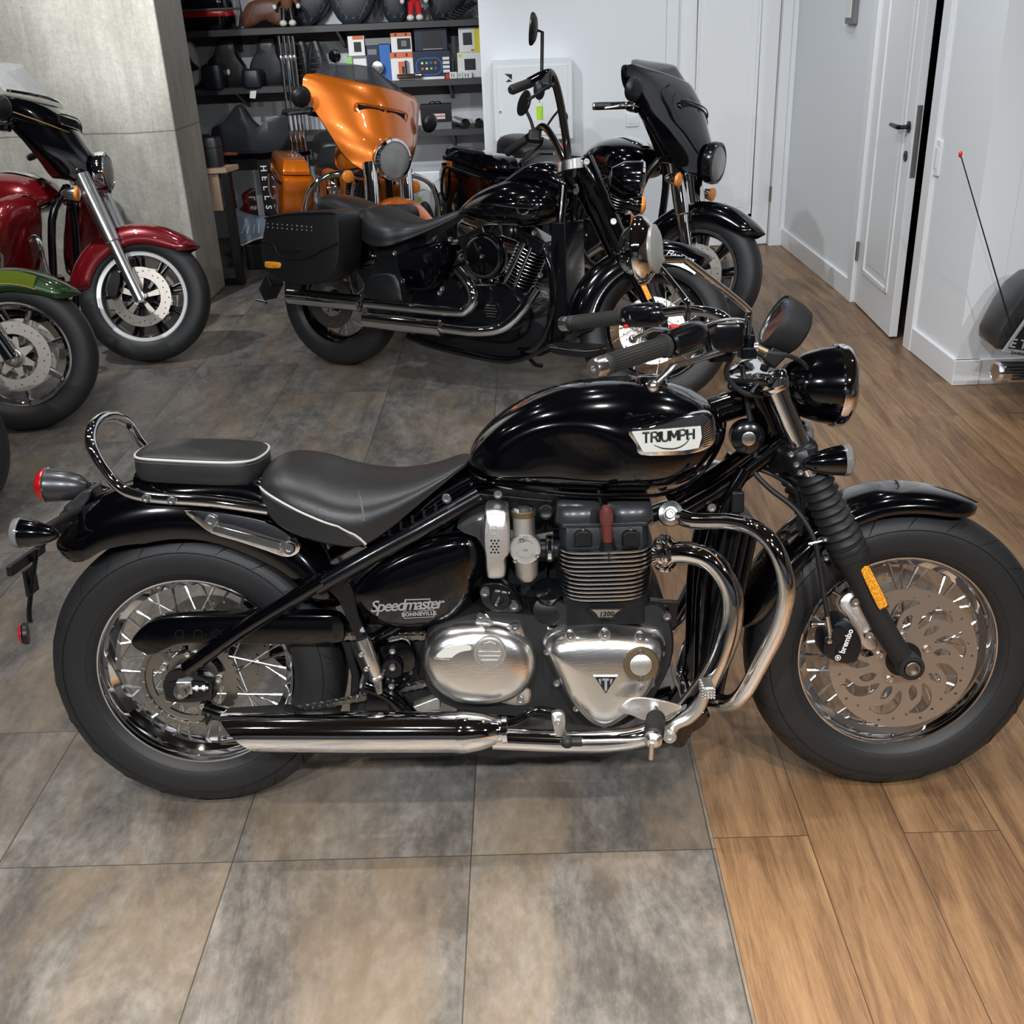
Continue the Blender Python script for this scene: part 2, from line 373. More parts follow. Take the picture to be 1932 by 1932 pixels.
# right-hand wall with its door opening, then the corner that turns away to the right
DH = 2.1
hinge, dfree, jamb = G(1632,577), G(1677,639), G(1707,646)
y_h, y_j = 5.93, G(1701,641)[1]-.10
def wallseg(name, y0, y1, z0, z1, t=.15):
    a = (xr(y0), y0); b = (xr(y1), y1)
    v = [(a[0],a[1],z0),(b[0],b[1],z0),(b[0]+t,b[1],z0),(a[0]+t,a[1],z0)]; v = v+[(x,y,z1) for x,y,_ in v]
    return struct(name, (v, [(0,1,2,3),(4,5,6,7),(0,1,5,4),(1,2,6,5),(2,3,7,6),(3,0,4,7)]), 'plaster')
wallseg('wall_right', 4.52, y_j-.06, 0, HC); wallseg('wall_right', y_h+.06, YB, 0, HC); wallseg('wall_right', y_j-.06, y_h+.06, DH, HC)
struct('wall_corner', gbb((xr(4.5)+.149,4.521,0),(4.95,4.66,HC)), 'plaster')
struct('wall_dark_backing', gbb((3.2,4.66,0),(3.3,8.9,HC)), 'dark_void'); struct('wall_dark_backing', gbb((2.02,7.3,0),(3.2,7.4,HC)), 'dark_void'); struct('wall_dark_backing', gbb((2.4,4.67,0),(2.45,7.3,HC)), 'dark_void')  # added near-black sheets; darkness of the unlit room beyond put into colour
wl = W(911,200,YB)[0]
dbL, dbR = W(1277,200,YB)[0], W(1464,200,YB)[0]
struct('wall_back', gbb((wl,YB,0),(dbL-.07,YB+.15,HC)), 'plaster')
struct('wall_back', gbb((dbR+.05,YB,0),(xr(YB)+.02,YB+.15,HC)), 'plaster')
struct('wall_back', gbb((dbL-.07,YB,DH),(dbR+.05,YB+.15,HC)), 'plaster')
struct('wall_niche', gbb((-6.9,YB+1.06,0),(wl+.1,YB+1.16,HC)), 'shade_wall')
struct('wall_niche', gbb((wl,YB+.15,0),(wl+.1,YB+1.06,HC)), 'plaster')
def door(name, o, ux, n, w, h, th=.04, ajar=False):
    """panelled white door leaf; o hinge-side bottom corner, ux along, n towards the room"""
    ux = np.array(ux, float); n = np.array(n, float); z = np.array([0,0,1.])
    def P(a, c, d): return np.array(o)+ux*a+z*c+n*d
    def slab(a0,a1,c0,c1,d0,d1,b=0): 
        return ([P(a,c,d) for a in (a0,a1) for c in (c0,c1) for d in (d0,d1)], [(0,1,3,2),(4,6,7,5),(0,4,5,1),(2,3,7,6),(0,2,6,4),(1,5,7,3)])
    b = MB(); b.add(slab(0,w,.008,h,-th,0)); leaf = b.build(name, 'trim_white', False, bevel=.003); leaf['kind'] = 'structure'
    for c0, c1 in ((.2, h-.15),):
        a0, a1 = .12, w-.12
        m = MB()
        for i,(s,d) in enumerate(((0,.001),)):
            for q in (slab(a0,a1,c0,c0+.022,-.004,.008), slab(a0,a1,c1-.022,c1,-.004,.008), slab(a0,a0+.022,c0,c1,-.004,.008), slab(a1-.022,a1,c0,c1,-.004,.008)): m.add(q)
            m.add(slab(a0+.06,a1-.06,c0+.06,c1-.06,-.004,.003))
        m.build('door_panel', 'trim_white', leaf, bevel=.004, seg=2)
    return leaf, P, slab
# door standing ajar in the right-hand wall
hx = np.array([xr(y_h)+.0, y_h, 0.]); fx = np.array([dfree[0], dfree[1], 0.])
ud = (fx-hx); wd = np.linalg.norm(ud); ud /= wd; nd = np.array([ud[1], -ud[0], 0]); nd = nd if nd[0] < 0 else -nd
leaf, P, slab = door('door_1', hx, ud, nd, wd, 2.08)
hb = MB(); hb.add(slab(wd-.075,wd-.045,1.16,1.18,0,.002)); 
h = MB(); c0 = P(wd-.06,1.0,0)
h.add(glathe([(.026,0),(.026,.007),(.01,.009),(.01,.045)], c0, nd, 24)); h.add(gtube([c0+nd*.045, c0+nd*.05-ud*.02, c0+nd*.05-ud*.125], [.01,.011,.009], 10)); h.build('door_handle','satin_black',leaf)
k = MB(); c1 = P(wd-.06,.87,0); k.add(glathe([(.024,0),(.024,.006),(.01,.007),(.008,.004),(0,.004)], c1, nd, 24)); k.build('keyhole_plate','satin_black',leaf)
sp = MB(); sp.add(([P(wd+.001,.78,-.032),P(wd+.001,1.1,-.032),P(wd+.001,1.1,-.008),P(wd+.001,.78,-.008),P(wd+.003,.78,-.032),P(wd+.003,1.1,-.032),P(wd+.003,1.1,-.008),P(wd+.003,.78,-.008)],[(0,1,2,3),(4,5,6,7),(0,1,5,4),(2,3,7,6),(1,2,6,5),(0,3,7,4)])); sp.build('strike_plate','chrome_soft',leaf)
for zz in (.24, 1.78):
    hg = MB(); hg.add(glathe([(.008,0),(.008,.1)], P(.0,zz,.008), (0,0,1), 12)); hg.build('door_hinge','steel',leaf)
bk = MB(); bk.add(glathe([(.018,0),(.018,.003),(0,.004)], P(wd-.02,1.56,0)+ud*.02, nd, 20)); bk.build('latch_cap','bronze',leaf)
# casing of that door
def casing(name, y0, y1, z0, z1, d=.02):
    a = (xr(y0), y0); b = (xr(y1), y1)
    v = [(a[0]-d,a[1],z0),(b[0]-d,b[1],z0),(b[0]+.1,b[1],z0),(a[0]+.1,a[1],z0)]; v = v+[(x,y,z1) for x,y,_ in v]
    return struct(name, (v, [(0,1,2,3),(4,5,6,7),(0,1,5,4),(1,2,6,5),(2,3,7,6),(3,0,4,7)]), 'trim_white', bevel=.004)
casing('trim_1', y_j-.09, y_j-.0, 0, DH+.07); casing('trim_2', y_h+.01, y_h+.09, 0, DH+.07); casing('trim_3', y_j, y_h+.01, DH, DH+.07)
casing('baseboard_right', 4.50, y_j-.09, 0, .115, .016); casing('baseboard_right', y_h+.09, YB, 0, .115, .016)
struct('baseboard_corner', gbb((xr(4.5)-.016,4.504,0),(4.9,4.52,.115)), 'trim_white', bevel=.003)
# back door
leaf2, P, slab = door('door_2', (dbL,YB+.03,0), (1,0,0), (0,-1,0), dbR-dbL-.0, 2.08)
for zz in (.3, 1.78):
    hg = MB(); hg.add(glathe([(.008,0),(.008,.1)], (dbR-.004,YB-.012,zz), (0,0,1), 12)); hg.build('door_hinge','steel',leaf2)
struct('trim_4', gbb((dbL-.08,YB-.018,0),(dbL-.005,YB+.12,DH+.07)), 'trim_white', bevel=.004)
struct('trim_5', gbb((dbR+.005,YB-.018,0),(dbR+.07,YB+.12,DH+.07)), 'trim_white', bevel=.004)
struct('trim_6', gbb((dbL-.08,YB-.018,DH),(dbR+.07,YB+.12,DH+.07)), 'trim_white', bevel=.004)
struct('baseboard_back', gbb((wl,YB-.016,0),(dbL-.08,YB,.115)), 'trim_white', bevel=.003)
struct('baseboard_back', gbb((dbR+.07,YB-.016,0),(xr(YB)-.016,YB,.115)), 'trim_white', bevel=.003)
# concrete pillar
pr = G(386,580); pr2 = G(419,556)
struct('wall_pillar', gbb((-4.2,pr[1],0),(pr[0],pr2[1]+.22,HC)), 'concrete', bevel=.012)
# wall switches, thermostat, cabinet
def switch(name, c, ux, n, label, w=.085, h=.085, horiz=True):
    CTX['root'] = None
    ux = np.array(ux, float); n = np.array(n, float); z = np.array([0,0,1.]); c = np.array(c)
    r = empty(name, c.tolist()); tag(r, label, 'light switch')
    def ring(w,h,rr,d): return [ux*a+z*b+n*d for a,b in rrect(w,h,rr)]
    put('frame', *gloft([ring(w,h,.008,0), ring(w,h,.008,.008), ring(w-.006,h-.006,.006,.011)]), 'trim_white', r)
    put('rocker', *gloft([ring(w*.6,h*.6,.003,.011), ring(w*.58,h*.58,.003,.0145)]), 'white_paint', r)
switch('light_switch', W(1193,226,YB), (1,0,0), (0,-1,0), 'square white light switch on the back wall above the black bikes')
def ycoord_right(px,py):
    d = ray(px,py); 
    t = None
    # intersect with skew wall line
    k = (WX1-WX0)/3.0; t = (WX0-k*4.5)/(d[0]-k*d[1]); return CO+d*t
c = ycoord_right(1769,297)
kx = np.array([(WX1-WX0)/3,1,0.]); kx /= np.linalg.norm(kx); nx = np.array([-kx[1],kx[0],0])
switch('light_switch', c, kx, nx, 'tall white double light switch on the wall right of the open door', .085, .155)
c = ycoord_right(1612,22)
r = empty('thermostat', c.tolist()); tag(r, 'narrow grey wall thermostat with white front at the top of the right wall', 'thermostat')
def fr_(a0,a1,b0,b1,d0,d1): 
    return ([kx*a+np.array([0,0,1])*b_+nx*d for a in (a0,a1) for b_ in (b0,b1) for d in (d0,d1)], [(0,1,3,2),(4,6,7,5),(0,4,5,1),(2,3,7,6),(0,2,6,4),(1,5,7,3)])
b = MB(); b.add(fr_(-.075,.075,-.06,.18,0,.025)); b.build('housing','box_grey',r,bevel=.004)
b = MB(); b.add(fr_(-.03,.055,-.03,.16,.024,.03)); b.build('front_panel','paper_white',r,bevel=.002)
# electrical cabinet
YC = YB-.2
a = W(928,118,YC); a2 = W(1079,110,YC)
r = empty('wall_cabinet', (a[0],YB,.75)); tag(r, 'white metal electrical cabinet on the back wall behind the black cruiser handlebar', 'cabinet')
x0, x1, z1, z0 = a[0], a2[0], (a[2]+a2[2])/2, .78
bx = -np.array([a[0],YB,.75])
b = MB(); b.add(gbb(np.array((x0,YC,z0))+bx, np.array((x1,YB-.001,z1))+bx)); b.build('body','white_paint',r,bevel=.004)
b = MB(); b.add(gbb(np.array((x0+.025,YC-.006,z0+.03))+bx, np.array((x1-.03,YC+.002,z1-.03))+bx)); dr = b.build('door','trim_white',r,bevel=.002)
b = MB(); b.add(glathe([(.008,0),(.008,.004),(.003,.004),(0,.002)], W(944,212,YC-.006)+bx, (0,-1,0), 16)); b.build('lock','steel',dr)
def tri(ps): return gprism([W(x,y,YC-.0065)+bx for x,y in ps], -.001, 0)
b = MB()
for ps in ([(952,139),(966,140),(966,151)],[(968,147),(974,138),(966,150)],[(954,155),(960,149),(966,154)]): b.add(tri(ps))
b.build('arrow_logo','black_print',dr,smooth=False)
b = MB(); b.add(gprism([W(x,y,YC-.0065)+bx for x,y in [(1050,271),(1070,269),(1072,290),(1048,292)]], -.002, 0)); b.build('warning_sticker','red_plastic',dr,smooth=False)
# ---------------- lights: rows of ceiling spots ----------------
def spot(x, y, p, col, ang=105, r=.032, bl=.7, z=HC-.03, aim=None):
    l = bpy.data.lights.new('ceiling_spot', 'SPOT'); l.energy = p; l.color = col; l.spot_size = math.radians(ang); l.spot_blend = bl; l.shadow_soft_size = r
    o = bpy.data.objects.new('ceiling_spot', l); COL.objects.link(o); o.location = (x,y,z)
    if aim is not None: o.rotation_euler = (Vector(aim)-Vector((x,y,z))).to_track_quat('-Z','Y').to_euler()
WARM, NEU = (1,.87,.70), (1,.98,.95)
COOL = (.93,.97,1)
for x, y, aim, p in ((.2,4.9,(.3,7.5,1.1),17),(1.1,4.9,(1.3,7.5,1.1),40),(-1.15,3.6,(1.5,6.1,.75),110),(.3,3.6,(1.87,4.8,1.0),55),(-2.6,4.3,(-2.6,6.4,1.2),170),(-2.0,3.9,(-1.9,8.4,1.1),210),(-1.5,3.9,(-1.2,8.4,1.1),130)):
    spot(x, y, p, COOL, 36 if aim[1] > 8 else 85, aim=aim)
for x in (-2.6,-1.3,0,1.3):
    for y, p in ((3.6,9),(4.9,8),(6.4,10)): spot(x, y, p, COOL, 120)
for x in (-2.2,-1.1,0,1.1,2.2): spot(x, 2.35, 34, NEU, 110)
for x in (-1.4,-.5,.4,1.3): spot(x, .2, 150, WARM, 72)
for x in (-2.4,-.8,.8,2.4):
    spot(x, -1.2, 150, COOL, 75, aim=(x*.8,2.0,.5)); spot(x, -3.8, 70, COOL, 120)
w = bpy.data.worlds.new('world'); bpy.context.scene.world = w; w.use_nodes = True
w.node_tree.nodes['Background'].inputs[0].default_value = (.8,.85,1,1); w.node_tree.nodes['Background'].inputs[1].default_value = .3
sc = bpy.context.scene
sc.view_settings.view_transform = 'Standard'; sc.view_settings.look = 'None'; sc.view_settings.gamma = 1; sc.view_settings.use_curve_mapping = False
sc.view_settings.exposure = .68
sc.cycles.use_denoising = True; sc.cycles.max_bounces = 8; sc.cycles.glossy_bounces = 5; sc.cycles.transparent_max_bounces = 10; sc.cycles.caustics_reflective = False; sc.cycles.caustics_refractive = False; sc.cycles.sample_clamp_indirect = 6
# ================= shared motorcycle parts =================
DETAIL = True
def wheel(name, c, R, w, rr, rw, rim_mat='chrome', spokes=0, cast=None, hub_mat='satin_black', hub_r=.045, hub_w=.07, white=False, tread=True, label=None, tyre_mat='tyre', cast_mat='satin_black', spoke_mat='bolt_steel', face='chrome_soft'):
    """c: axle centre; R outer radius, w tyre width, rr rim radius, rw half rim width. Tyre is the part, the rest its children."""
    c = np.array(c, float); ay = (0,1,0)
    prof = []
    H = R-rr
    for k in range(25):
        a = -PI/2-.55+(PI+1.1)*k/24       # from one bead over the crown to the other
        y = w/2*math.copysign(abs(math.sin(a))**.8, math.sin(a)); z = rr+H*.42+H*.58*math.copysign(abs(math.cos(a))**.85, math.cos(a))
        prof.append((z, y))
    prof = [(rr-.006,-rw*.93)]+[p for p in prof if p[0] > rr-.004]+[(rr-.006,rw*.93)]
    t = MB(); t.add(glathe(prof, c, ay, 96, cap=False))
    ty = t.build(name, tyre_mat)
    if label: ty['label'] = label
    if tread:     # raised black strips across the shoulders; groove shade put into the colour
        n = 18 if not DETAIL else 22
        for k in range(n):
            for s in (-1,1) if DETAIL else (-1,):
                g = MB()
                a = 2*PI*(k+(.5 if s > 0 else 0))/n; P = []
                for j in range(4):
                    u = .25+.6*j/3; z = rr+H*.42+H*.58*math.cos(u*PI/2*.93)**.85; y = s*w/2*math.sin(u*PI/2*.93)**.8; aa = a+.05*j
                    P.append(c+np.array([z*math.cos(aa), y*1.0, z*math.sin(aa)]))
                g.add(gtube(P, [.0005,.0015,.0015,.0005], 6, 3)); g.build('sipe_shade', 'dark_void', ty)
        g = MB()
        for s in (-1,1):
            for q in (rr+H*.16, rr+H*.62):
                yy = s*(w/2*(.985 if q > rr+H*.3 else .93)); g.add(glathe([(q-.0008,yy-s*.002),(q,yy+s*.0012),(q+.0008,yy-s*.002)], c, ay, 80, cap=False))
        g.build('sidewall_ring', tyre_mat, ty)
    r = MB()
    L = [(rr-.012,-rw*.8),(rr-.002,-rw*.9),(rr+.006,-rw),(rr+.004,-rw-.004),(rr-.003,-rw-.003),(rr-.009,-rw*.88),(rr-.011,-rw*.72),(rr-.013,-rw*.5),(rr-.018,-rw*.42),(rr-.026,-rw*.3),(rr-.028,0)]
    L = L[1:]+[(a,-b) for a,b in L[::-1][1:-1]]+[(rr-.004,rw*.8),(rr-.012,rw*.4),(rr-.02,0),(rr-.012,-rw*.4),(rr-.004,-rw*.8),(rr-.002,-rw*.9)]
    r.add(glathe(L, c, ay, 96, cap=False)); r.build('rim', rim_mat, ty)
    h = MB(); h.add(glathe([(.0,-hub_w),(.02,-hub_w),(.024,-hub_w*.9),(hub_r,-hub_w*.75),(hub_r*1.15,-hub_w*.6),(hub_r*.7,-hub_w*.5),(hub_r*.65,0),(hub_r*.7,hub_w*.5),(hub_r*1.15,hub_w*.6),(hub_r,hub_w*.75),(.024,hub_w*.9),(.0,hub_w)], c, ay, 32)); h.build('hub', hub_mat, ty)
    if spokes:
        for k in range(spokes):
            s = -1 if k%2 else 1; d = 1 if (k//2)%2 else -1; a = 2*PI*(k+.5)/spokes
            p1 = c+np.array([(rr-.027)*math.cos(a), s*.006, (rr-.027)*math.sin(a)]); a2 = a+d*1.15
            p0 = c+np.array([hub_r*1.05*math.cos(a2), s*hub_w*.58, hub_r*1.05*math.sin(a2)])
            q = MB(); q.add(gtube([p0,p1], .0021, 6, 1)); dd = (p0-p1)/np.linalg.norm(p0-p1); q.add(gtube([p1-dd*.002,p1+dd*.02], .0038, 6, 1)); q.build('spoke', spoke_mat, ty)
    if cast:
        n, kind = cast
        for k in range(n):
            a = 2*PI*k/n+.3; q = MB()
            for da in ((-.055,.055) if kind == 'twin' else (0,)):
                rad = lambda r_, t_, y_: c+np.array([r_*math.cos(a+t_), y_, r_*math.sin(a+t_)])
                for wd in (1,):
                    rings = []
                    for rq, tt, hw, hy in ((hub_r*.8,da*.6,.011,.03),(rr*.5,da*1.0,.008,.022),(rr-.022,da*1.5,.008,.02)):
                        cc = rad(rq,tt,0); tx = np.array([-math.sin(a), 0, math.cos(a)])
                        rings.append([cc+tx*x_+np.array([0,y_,0]) for x_,y_ in ((-hw,-hy),(-hw*.4,-hy-.006),(hw*.4,-hy-.006),(hw,-hy),(hw,hy),(-hw,hy))])
                    q.add(gloft(rings))
            q.build('wheel_spoke', cast_mat, ty)
    return ty
def disc(name, c, y, ro, ri, parent, slots=9, m='disc_steel', th=.005, holes=True, floating=False):
    loops = [circ2(0,0,ro,72), circ2(0,0,ri*.55,30)]
    if holes:
        for k in range(30):
            a = 2*PI*k/30; d = (.012,.02,.028)[k%3]; loops.append(circ2((ro-d)*math.cos(a),(ro-d)*math.sin(a),.0034,8))
    if slots:
        for k in range(slots):      # swept, comma-shaped windows
            a = 2*PI*k/slots
            def pt(r_, t_): return (r_*math.cos(a+t_), r_*math.sin(a+t_))
            def ribbon(cl):
                C = cr([(*pt(ro*r_,t_),w_*ro) for r_,t_,w_ in cl],4); d = np.gradient(C[:,:2],axis=0); d /= np.linalg.norm(d,axis=1)[:,None]; nn = np.stack([-d[:,1],d[:,0]],1); return [tuple(q) for q in C[:,:2]+nn*C[:,2:]]+[tuple(q) for q in (C[:,:2]-nn*C[:,2:])[::-1]]
            loops.append(ribbon([(.80,-.03,.015),(.79,.12,.06),(.74,.29,.075),(.63,.41,.065),(.53,.46,.045),(.46,.48,.012)])); loops.append(ribbon([(.63,.05,.012),(.57,.11,.05),(.48,.15,.055),(.41,.17,.015)]))
            if 0: A = [pt(ro*.80,-.02), pt(ro*.81,.2), pt(ro*.78,.40), pt(ro*.68,.50), pt(ro*.58,.56), pt(ro*.5,.70), pt(ro*.43,.82), pt(ro*.385,.70), pt(ro*.42,.50), pt(ro*.52,.36), pt(ro*.62,.28), pt(ro*.68,.16), pt(ro*.71,.0), pt(ro*.76,-.08)]
    return plate(name, loops, th, m, parent, (c[0], y, c[2]), (1,0,0), (0,0,1))
def fender(name, c, a0, a1, Rf, drop, w, m, parent=None, skirt=.0, n=36, th=.003, taper=.06, rear_cap=False, wf=None):
    """c centre (x,z); Rf(a) crown radius; arched section with rounded ends"""
    rings = []; K = 14
    for i in range(n+1):
        a = math.radians(a0+(a1-a0)*i/n); R = Rf(math.degrees(a)) if callable(Rf) else Rf
        e = min(i/n, 1-i/n)/taper if taper else 1; e = 1 if e > 1 else math.sqrt(max(0, 1-(1-e)**2)); ww = w*(.08+.92*e); dd = drop*(.15+.85*e) if not callable(drop) else drop(math.degrees(a))*(.15+.85*e)
        sec = []
        for j in range(K+1):
            t = -PI/2+PI*j/K; sec.append((R-dd+dd*max(0,math.cos(t))**.75, ww*math.copysign(abs(math.sin(t))**.8, math.sin(t))))
        inn = [(r_-th*1.2, y_*(1-th/ww)) for r_, y_ in sec][::-1]
        rings.append([(c[0]+r_*math.cos(a), y_, c[1]+r_*math.sin(a)) for r_, y_ in sec+inn])
    return put(name, *gloft(rings), m, parent, angle=50)
def superloft(st, n=28, e=2.3, fn=None, zc=.4, eb=None):
    """st: (x, ztop, zbot, halfwidth[, zcentre fraction])"""
    S = cr([s[:4] for s in st], 5); rings = []
    for x, zt, zb, w in S:
        w = max(w, .002); h = max(zt-zb, .003); cz = zb+h*zc; r = []
        for k in range(n):
            a = 2*PI*k/n; ca, sa = math.cos(a), math.sin(a); ee = e if sa >= 0 else (eb or e)
            y = w*math.copysign(abs(ca)**(2/ee), ca); z = cz+(zt-cz if sa >= 0 else cz-zb)*math.copysign(abs(sa)**(2/ee), sa)
            p = (x, y, z)
            r.append(fn(*p) if fn else p)
        rings.append(r)
    return gloft(rings)
def seat_mesh(st, fn=None):
    """st: (x, ztop, zlow, w)"""
    S = cr([s[:4] for s in st], 5); rings = []
    for x, zt, zl, w in S:
        w = max(w,.003); h = max(zt-zl,.003)
        half = [(0,zl+h*.12),(w*.6,zl+h*.05),(w*.97,zl),(w*1.0,zl+h*.18),(w*1.0,zl+h*.45),(w*.9,zl+h*.7),(w*.6,zl+h*.91),(0,zt)]
        sec = [(x,-y,z) for y,z in half]+[(x,y,z) for y,z in half[::-1][1:-1]]
        rings.append(cr(sec, 3, True))
    return gloft(rings)
def seat_edge(st, fy=.97, fz=.62, side=-1, i0=0, i1=None):
    S = cr([s[:4] for s in st], 5); S = S[i0:i1]
    return [(x, side*w*fy, zl+(zt-zl)*fz) for x, zt, zl, w in S]
def sector(c, y, r0, r1, a0, a1, th, m, name, parent, n=16):
    A = [(r1*math.cos(math.radians(a0+(a1-a0)*k/n)), r1*math.sin(math.radians(a0+(a1-a0)*k/n))) for k in range(n+1)]+[(r0*math.cos(math.radians(a1-(a1-a0)*k/n)), r0*math.sin(math.radians(a1-(a1-a0)*k/n))) for k in range(n+1)]
    return plate(name, [A], th, m, parent, (c[0], y, c[2]), (1,0,0), (0,0,1))
def bullet(name, F, o, ax, r, L, body='black_paint', lens='clear_lens', parent=None, label=None):
    """indicator: streamlined body with lens at the fat end; ax points out of the lens"""
    b = MB(); b.add(glathe([(0,-L),(r*.25,-L*.97),(r*.55,-L*.8),(r*.85,-L*.45),(r,-L*.12),(r,0),(r*.9,.001),(0,.001)], o, ax, 28)); ob = b.build(name, body, parent)
    if label: ob['label'] = label
    l = MB(); l.add(glathe([(r*1.04,-.004),(r*1.06,.004),(r*.98,.010),(r*.6,.016),(0,.018)], o, ax, 28)); l.build('lens', lens, ob)
    return ob
def mirror(name, c, n, r, m='chrome', parent=None, back='chrome', depth=.035, oval=1.0):
    """c glass centre, n glass normal (towards rider)"""
    n = np.array(n, float); n /= np.linalg.norm(n)
    b = MB(); b.add(glathe([(r*.96,.001),(r,0),(r*1.02,-.004),(r*.96,-depth*.45),(r*.7,-depth*.85),(r*.4,-depth),(0,-depth)], c, n, 36)); ob = b.build(name, m, parent)
    g = MB(); g.add(glathe([(r*.95,.002),(0,.0025)], c, n, 36)); g.build('mirror_glass', 'mirror', ob); return ob
# ================= the big black roadster in front =================
T = Fr(-.7461,1.9417,-.0074,.16164,1.51,.0443)
TR = root('motorcycle', T, 'glossy black cruiser motorcycle in the foreground with a white lettered tank badge')
RC = (0,0,.318); FC = (1.51,0,.316)
rw_ = wheel('rear_wheel', RC, .322, .15, .215, .052, spokes=36, hub_r=.05, hub_w=.075)
disc('brake_disc', RC, .085, .128, .07, rw_, slots=0, m='steel')
# sprocket, chain
SPY = -.088
teeth = []
for k in range(37):
    for f_, rr_ in ((0,.098),(.3,.104),(.5,.1055),(.7,.104)): a = 2*PI*(k+f_)/37; teeth.append((rr_*math.cos(a), rr_*math.sin(a)))
loops = [teeth, circ2(0,0,.045,30)]
for k in range(5):
    a0 = 2*PI*k/5+.25; A = [(.082*math.cos(a0+t), .082*math.sin(a0+t)) for t in np.linspace(0,.8,8)]+[(.062*math.cos(a0+t), .062*math.sin(a0+t)) for t in np.linspace(.8,0,8)]; loops.append(A)
spk = plate('sprocket', loops, .007, 'steel', TR, (0,SPY,.318), (1,0,0), (0,0,1))
bolts('sprocket_bolt', [(.062*math.cos(2*PI*k/5+.05), SPY-.004, .318+.062*math.sin(2*PI*k/5+.05)) for k in range(5)], .009, (0,-1,0), parent=spk)
fs = T.p(905,1235,SPY); fc = (fs[0]-.03, fs[2]); fr = .042
path = []
for t in np.linspace(0,1,60,endpoint=False): path.append(((1-t)*0+t*fc[0], (1-t)*(.318+.102)+t*(fc[1]+fr)))
for t in np.linspace(0,PI,16,endpoint=False): path.append((fc[0]+fr*math.sin(t), fc[1]+fr*math.cos(t)))
for t in np.linspace(0,1,60,endpoint=False): path.append(((1-t)*fc[0]+t*0, (1-t)*(fc[1]-fr)+t*(.318-.102)-.012*math.sin(PI*t)))
for t in np.linspace(0,PI,36,endpoint=False): path.append((-.102*math.sin(t), .318-.102*math.cos(t)))
pa = np.array(path+[path[0]]); sl = np.concatenate([[0], np.cumsum(np.linalg.norm(np.diff(pa,axis=0),axis=1))]); NL = 2*int(sl[-1]/.0159/2)
cp = [(np.interp(sl[-1]*k/NL, sl, pa[:,0]), np.interp(sl[-1]*k/NL, sl, pa[:,1])) for k in range(NL)]
ch = MB()
for k in range(NL):
    (x0,z0),(x1,z1) = cp[k], cp[(k+1)%NL]; yy = .0085 if k%2 else .0065
    d = np.array([x1-x0,0,z1-z0]); dl = np.linalg.norm(d); d /= dl; nn = np.array([-d[2],0,d[0]]); m0 = np.array([(x0+x1)/2,SPY,(z0+z1)/2])
    for s in (-1,1):
        out = []
        for u, v in ((-.0115,.0),(-.009,.006),(-.004,.0045),(.004,.0045),(.009,.006),(.0115,0),(.009,-.006),(.004,-.0045),(-.004,-.0045),(-.009,-.006)): out.append(m0+d*u+nn*v+np.array([0,s*yy,0]))
        ch.add(gprism(out, -.0008, .0008))
    ch.add(gtube([(x0,SPY-.0105,z0),(x0,SPY+.0105,z0)], .0028, 6, 1)); ch.add(gtube([(x0,SPY-.006,z0),(x0,SPY+.006,z0)], .005, 8, 1))
ch.build('drive_chain', 'steel', angle=30)
# chain guard
cg = cr(T.L(-.105, (247,1215),(258,1192),(285,1172),(330,1161),(400,1158),(520,1158),(620,1160),(646,1168),(652,1192),(640,1212),(560,1215),(480,1214),(400,1212),(330,1214),(292,1228),(276,1234)), 4, True)
put('chain_guard', *gdome(cg, [(.985,.03),(1,.024),(1,.002),(.985,-.003),(.9,-.006)]), 'black_paint')
for x_, y_ in ((339,1196),(374,1196),(409,1195)):
    o_ = T.p(x_,y_,-.1105); b = MB(); b.add(glathe([(.0095,0),(.0095,.0015),(.0082,.0015),(.0082,.0002),(0,.0002)], o_, (0,-1,0), 20)); b.build('guard_hole_shade', 'dark_void')  # black disc on the solid guard; the hole's shade put into colour
# swing-cage tubes and frame
def tb(name, pts, r, m='black_paint', seg=14, sm=6, parent=None, **k): b = MB(); b.add(gtube(pts, r, seg, sm, **k)); return b.build(name, m, parent)
tb('swingarm_tube', T.P((352,1262,-.125),(470,1180,-.128),(610,1095,-.13)), .0165)
tb('swingarm_tube', T.P((385,1335,-.12),(430,1348,-.12),(520,1362,-.12),(700,1375,-.12)), .017)
for s in (1,):  # left-hand swingarm
    a, b_ = T.p(352,1262,-.125), T.p(610,1095,-.13); tb('swingarm_tube', [(a[0],.125,a[2]),(b_[0],.13,b_[2])], .0165)
    tb('swingarm_tube', [(0,.12,.30),(.2,.12,.29),(.42,.12,.33)], .018)
ap = T.L(-.118, (308,1283),(335,1262),(395,1282),(402,1300),(392,1322),(322,1325),(310,1312))
put('axle_plate', *gdome(cr(ap,3,True), [(1,.035),(1,.002),(.96,-.002)]), 'gloss_black_metal')
put('axle_slot', *gdome(cr(T.L(-.122,(318,1288),(380,1287),(393,1301),(380,1315),(318,1316)),4,True), [(1,0),(1,-.0015),(.93,-.0015)]), 'dark_void')
o_ = T.p(345,1300,-.126); R3 = np.eye(3)
b = MB(); b.add(gbox(o_+np.array([.004,.003,.003]), (.034,.014,.03))); b.build('axle_block', 'chrome_soft', bevel=.003)
b = MB(); b.add(glathe([(.0165,0),(.0165,.006),(.013,.007),(.013,.018),(.0085,.019),(.007,.012),(0,.012)], o_+np.array([0,-.004,0]), (0,-1,0), 24)); b.build('axle_nut', 'steel')
tb('axle_adjuster', [o_+np.array([.022,0,.002]), o_+np.array([.055,0,.002])], .0045, 'bolt_steel', 8, 1); b = MB()
for dx in (.028,.043): b.add(glathe([(.0075,0),(.0075,.006)], o_+np.array([dx,0,.002]), (1,0,0), 6))
b.build('adjuster_nut','bolt_steel')
bolts('mount_bolt', [T.p(355,1233,-.128)], .0075, (0,-1,0))
tb('bobbin', T.P((395,1352,-.12),(383,1368,-.15)), .0075, 'steel', 10, 1)
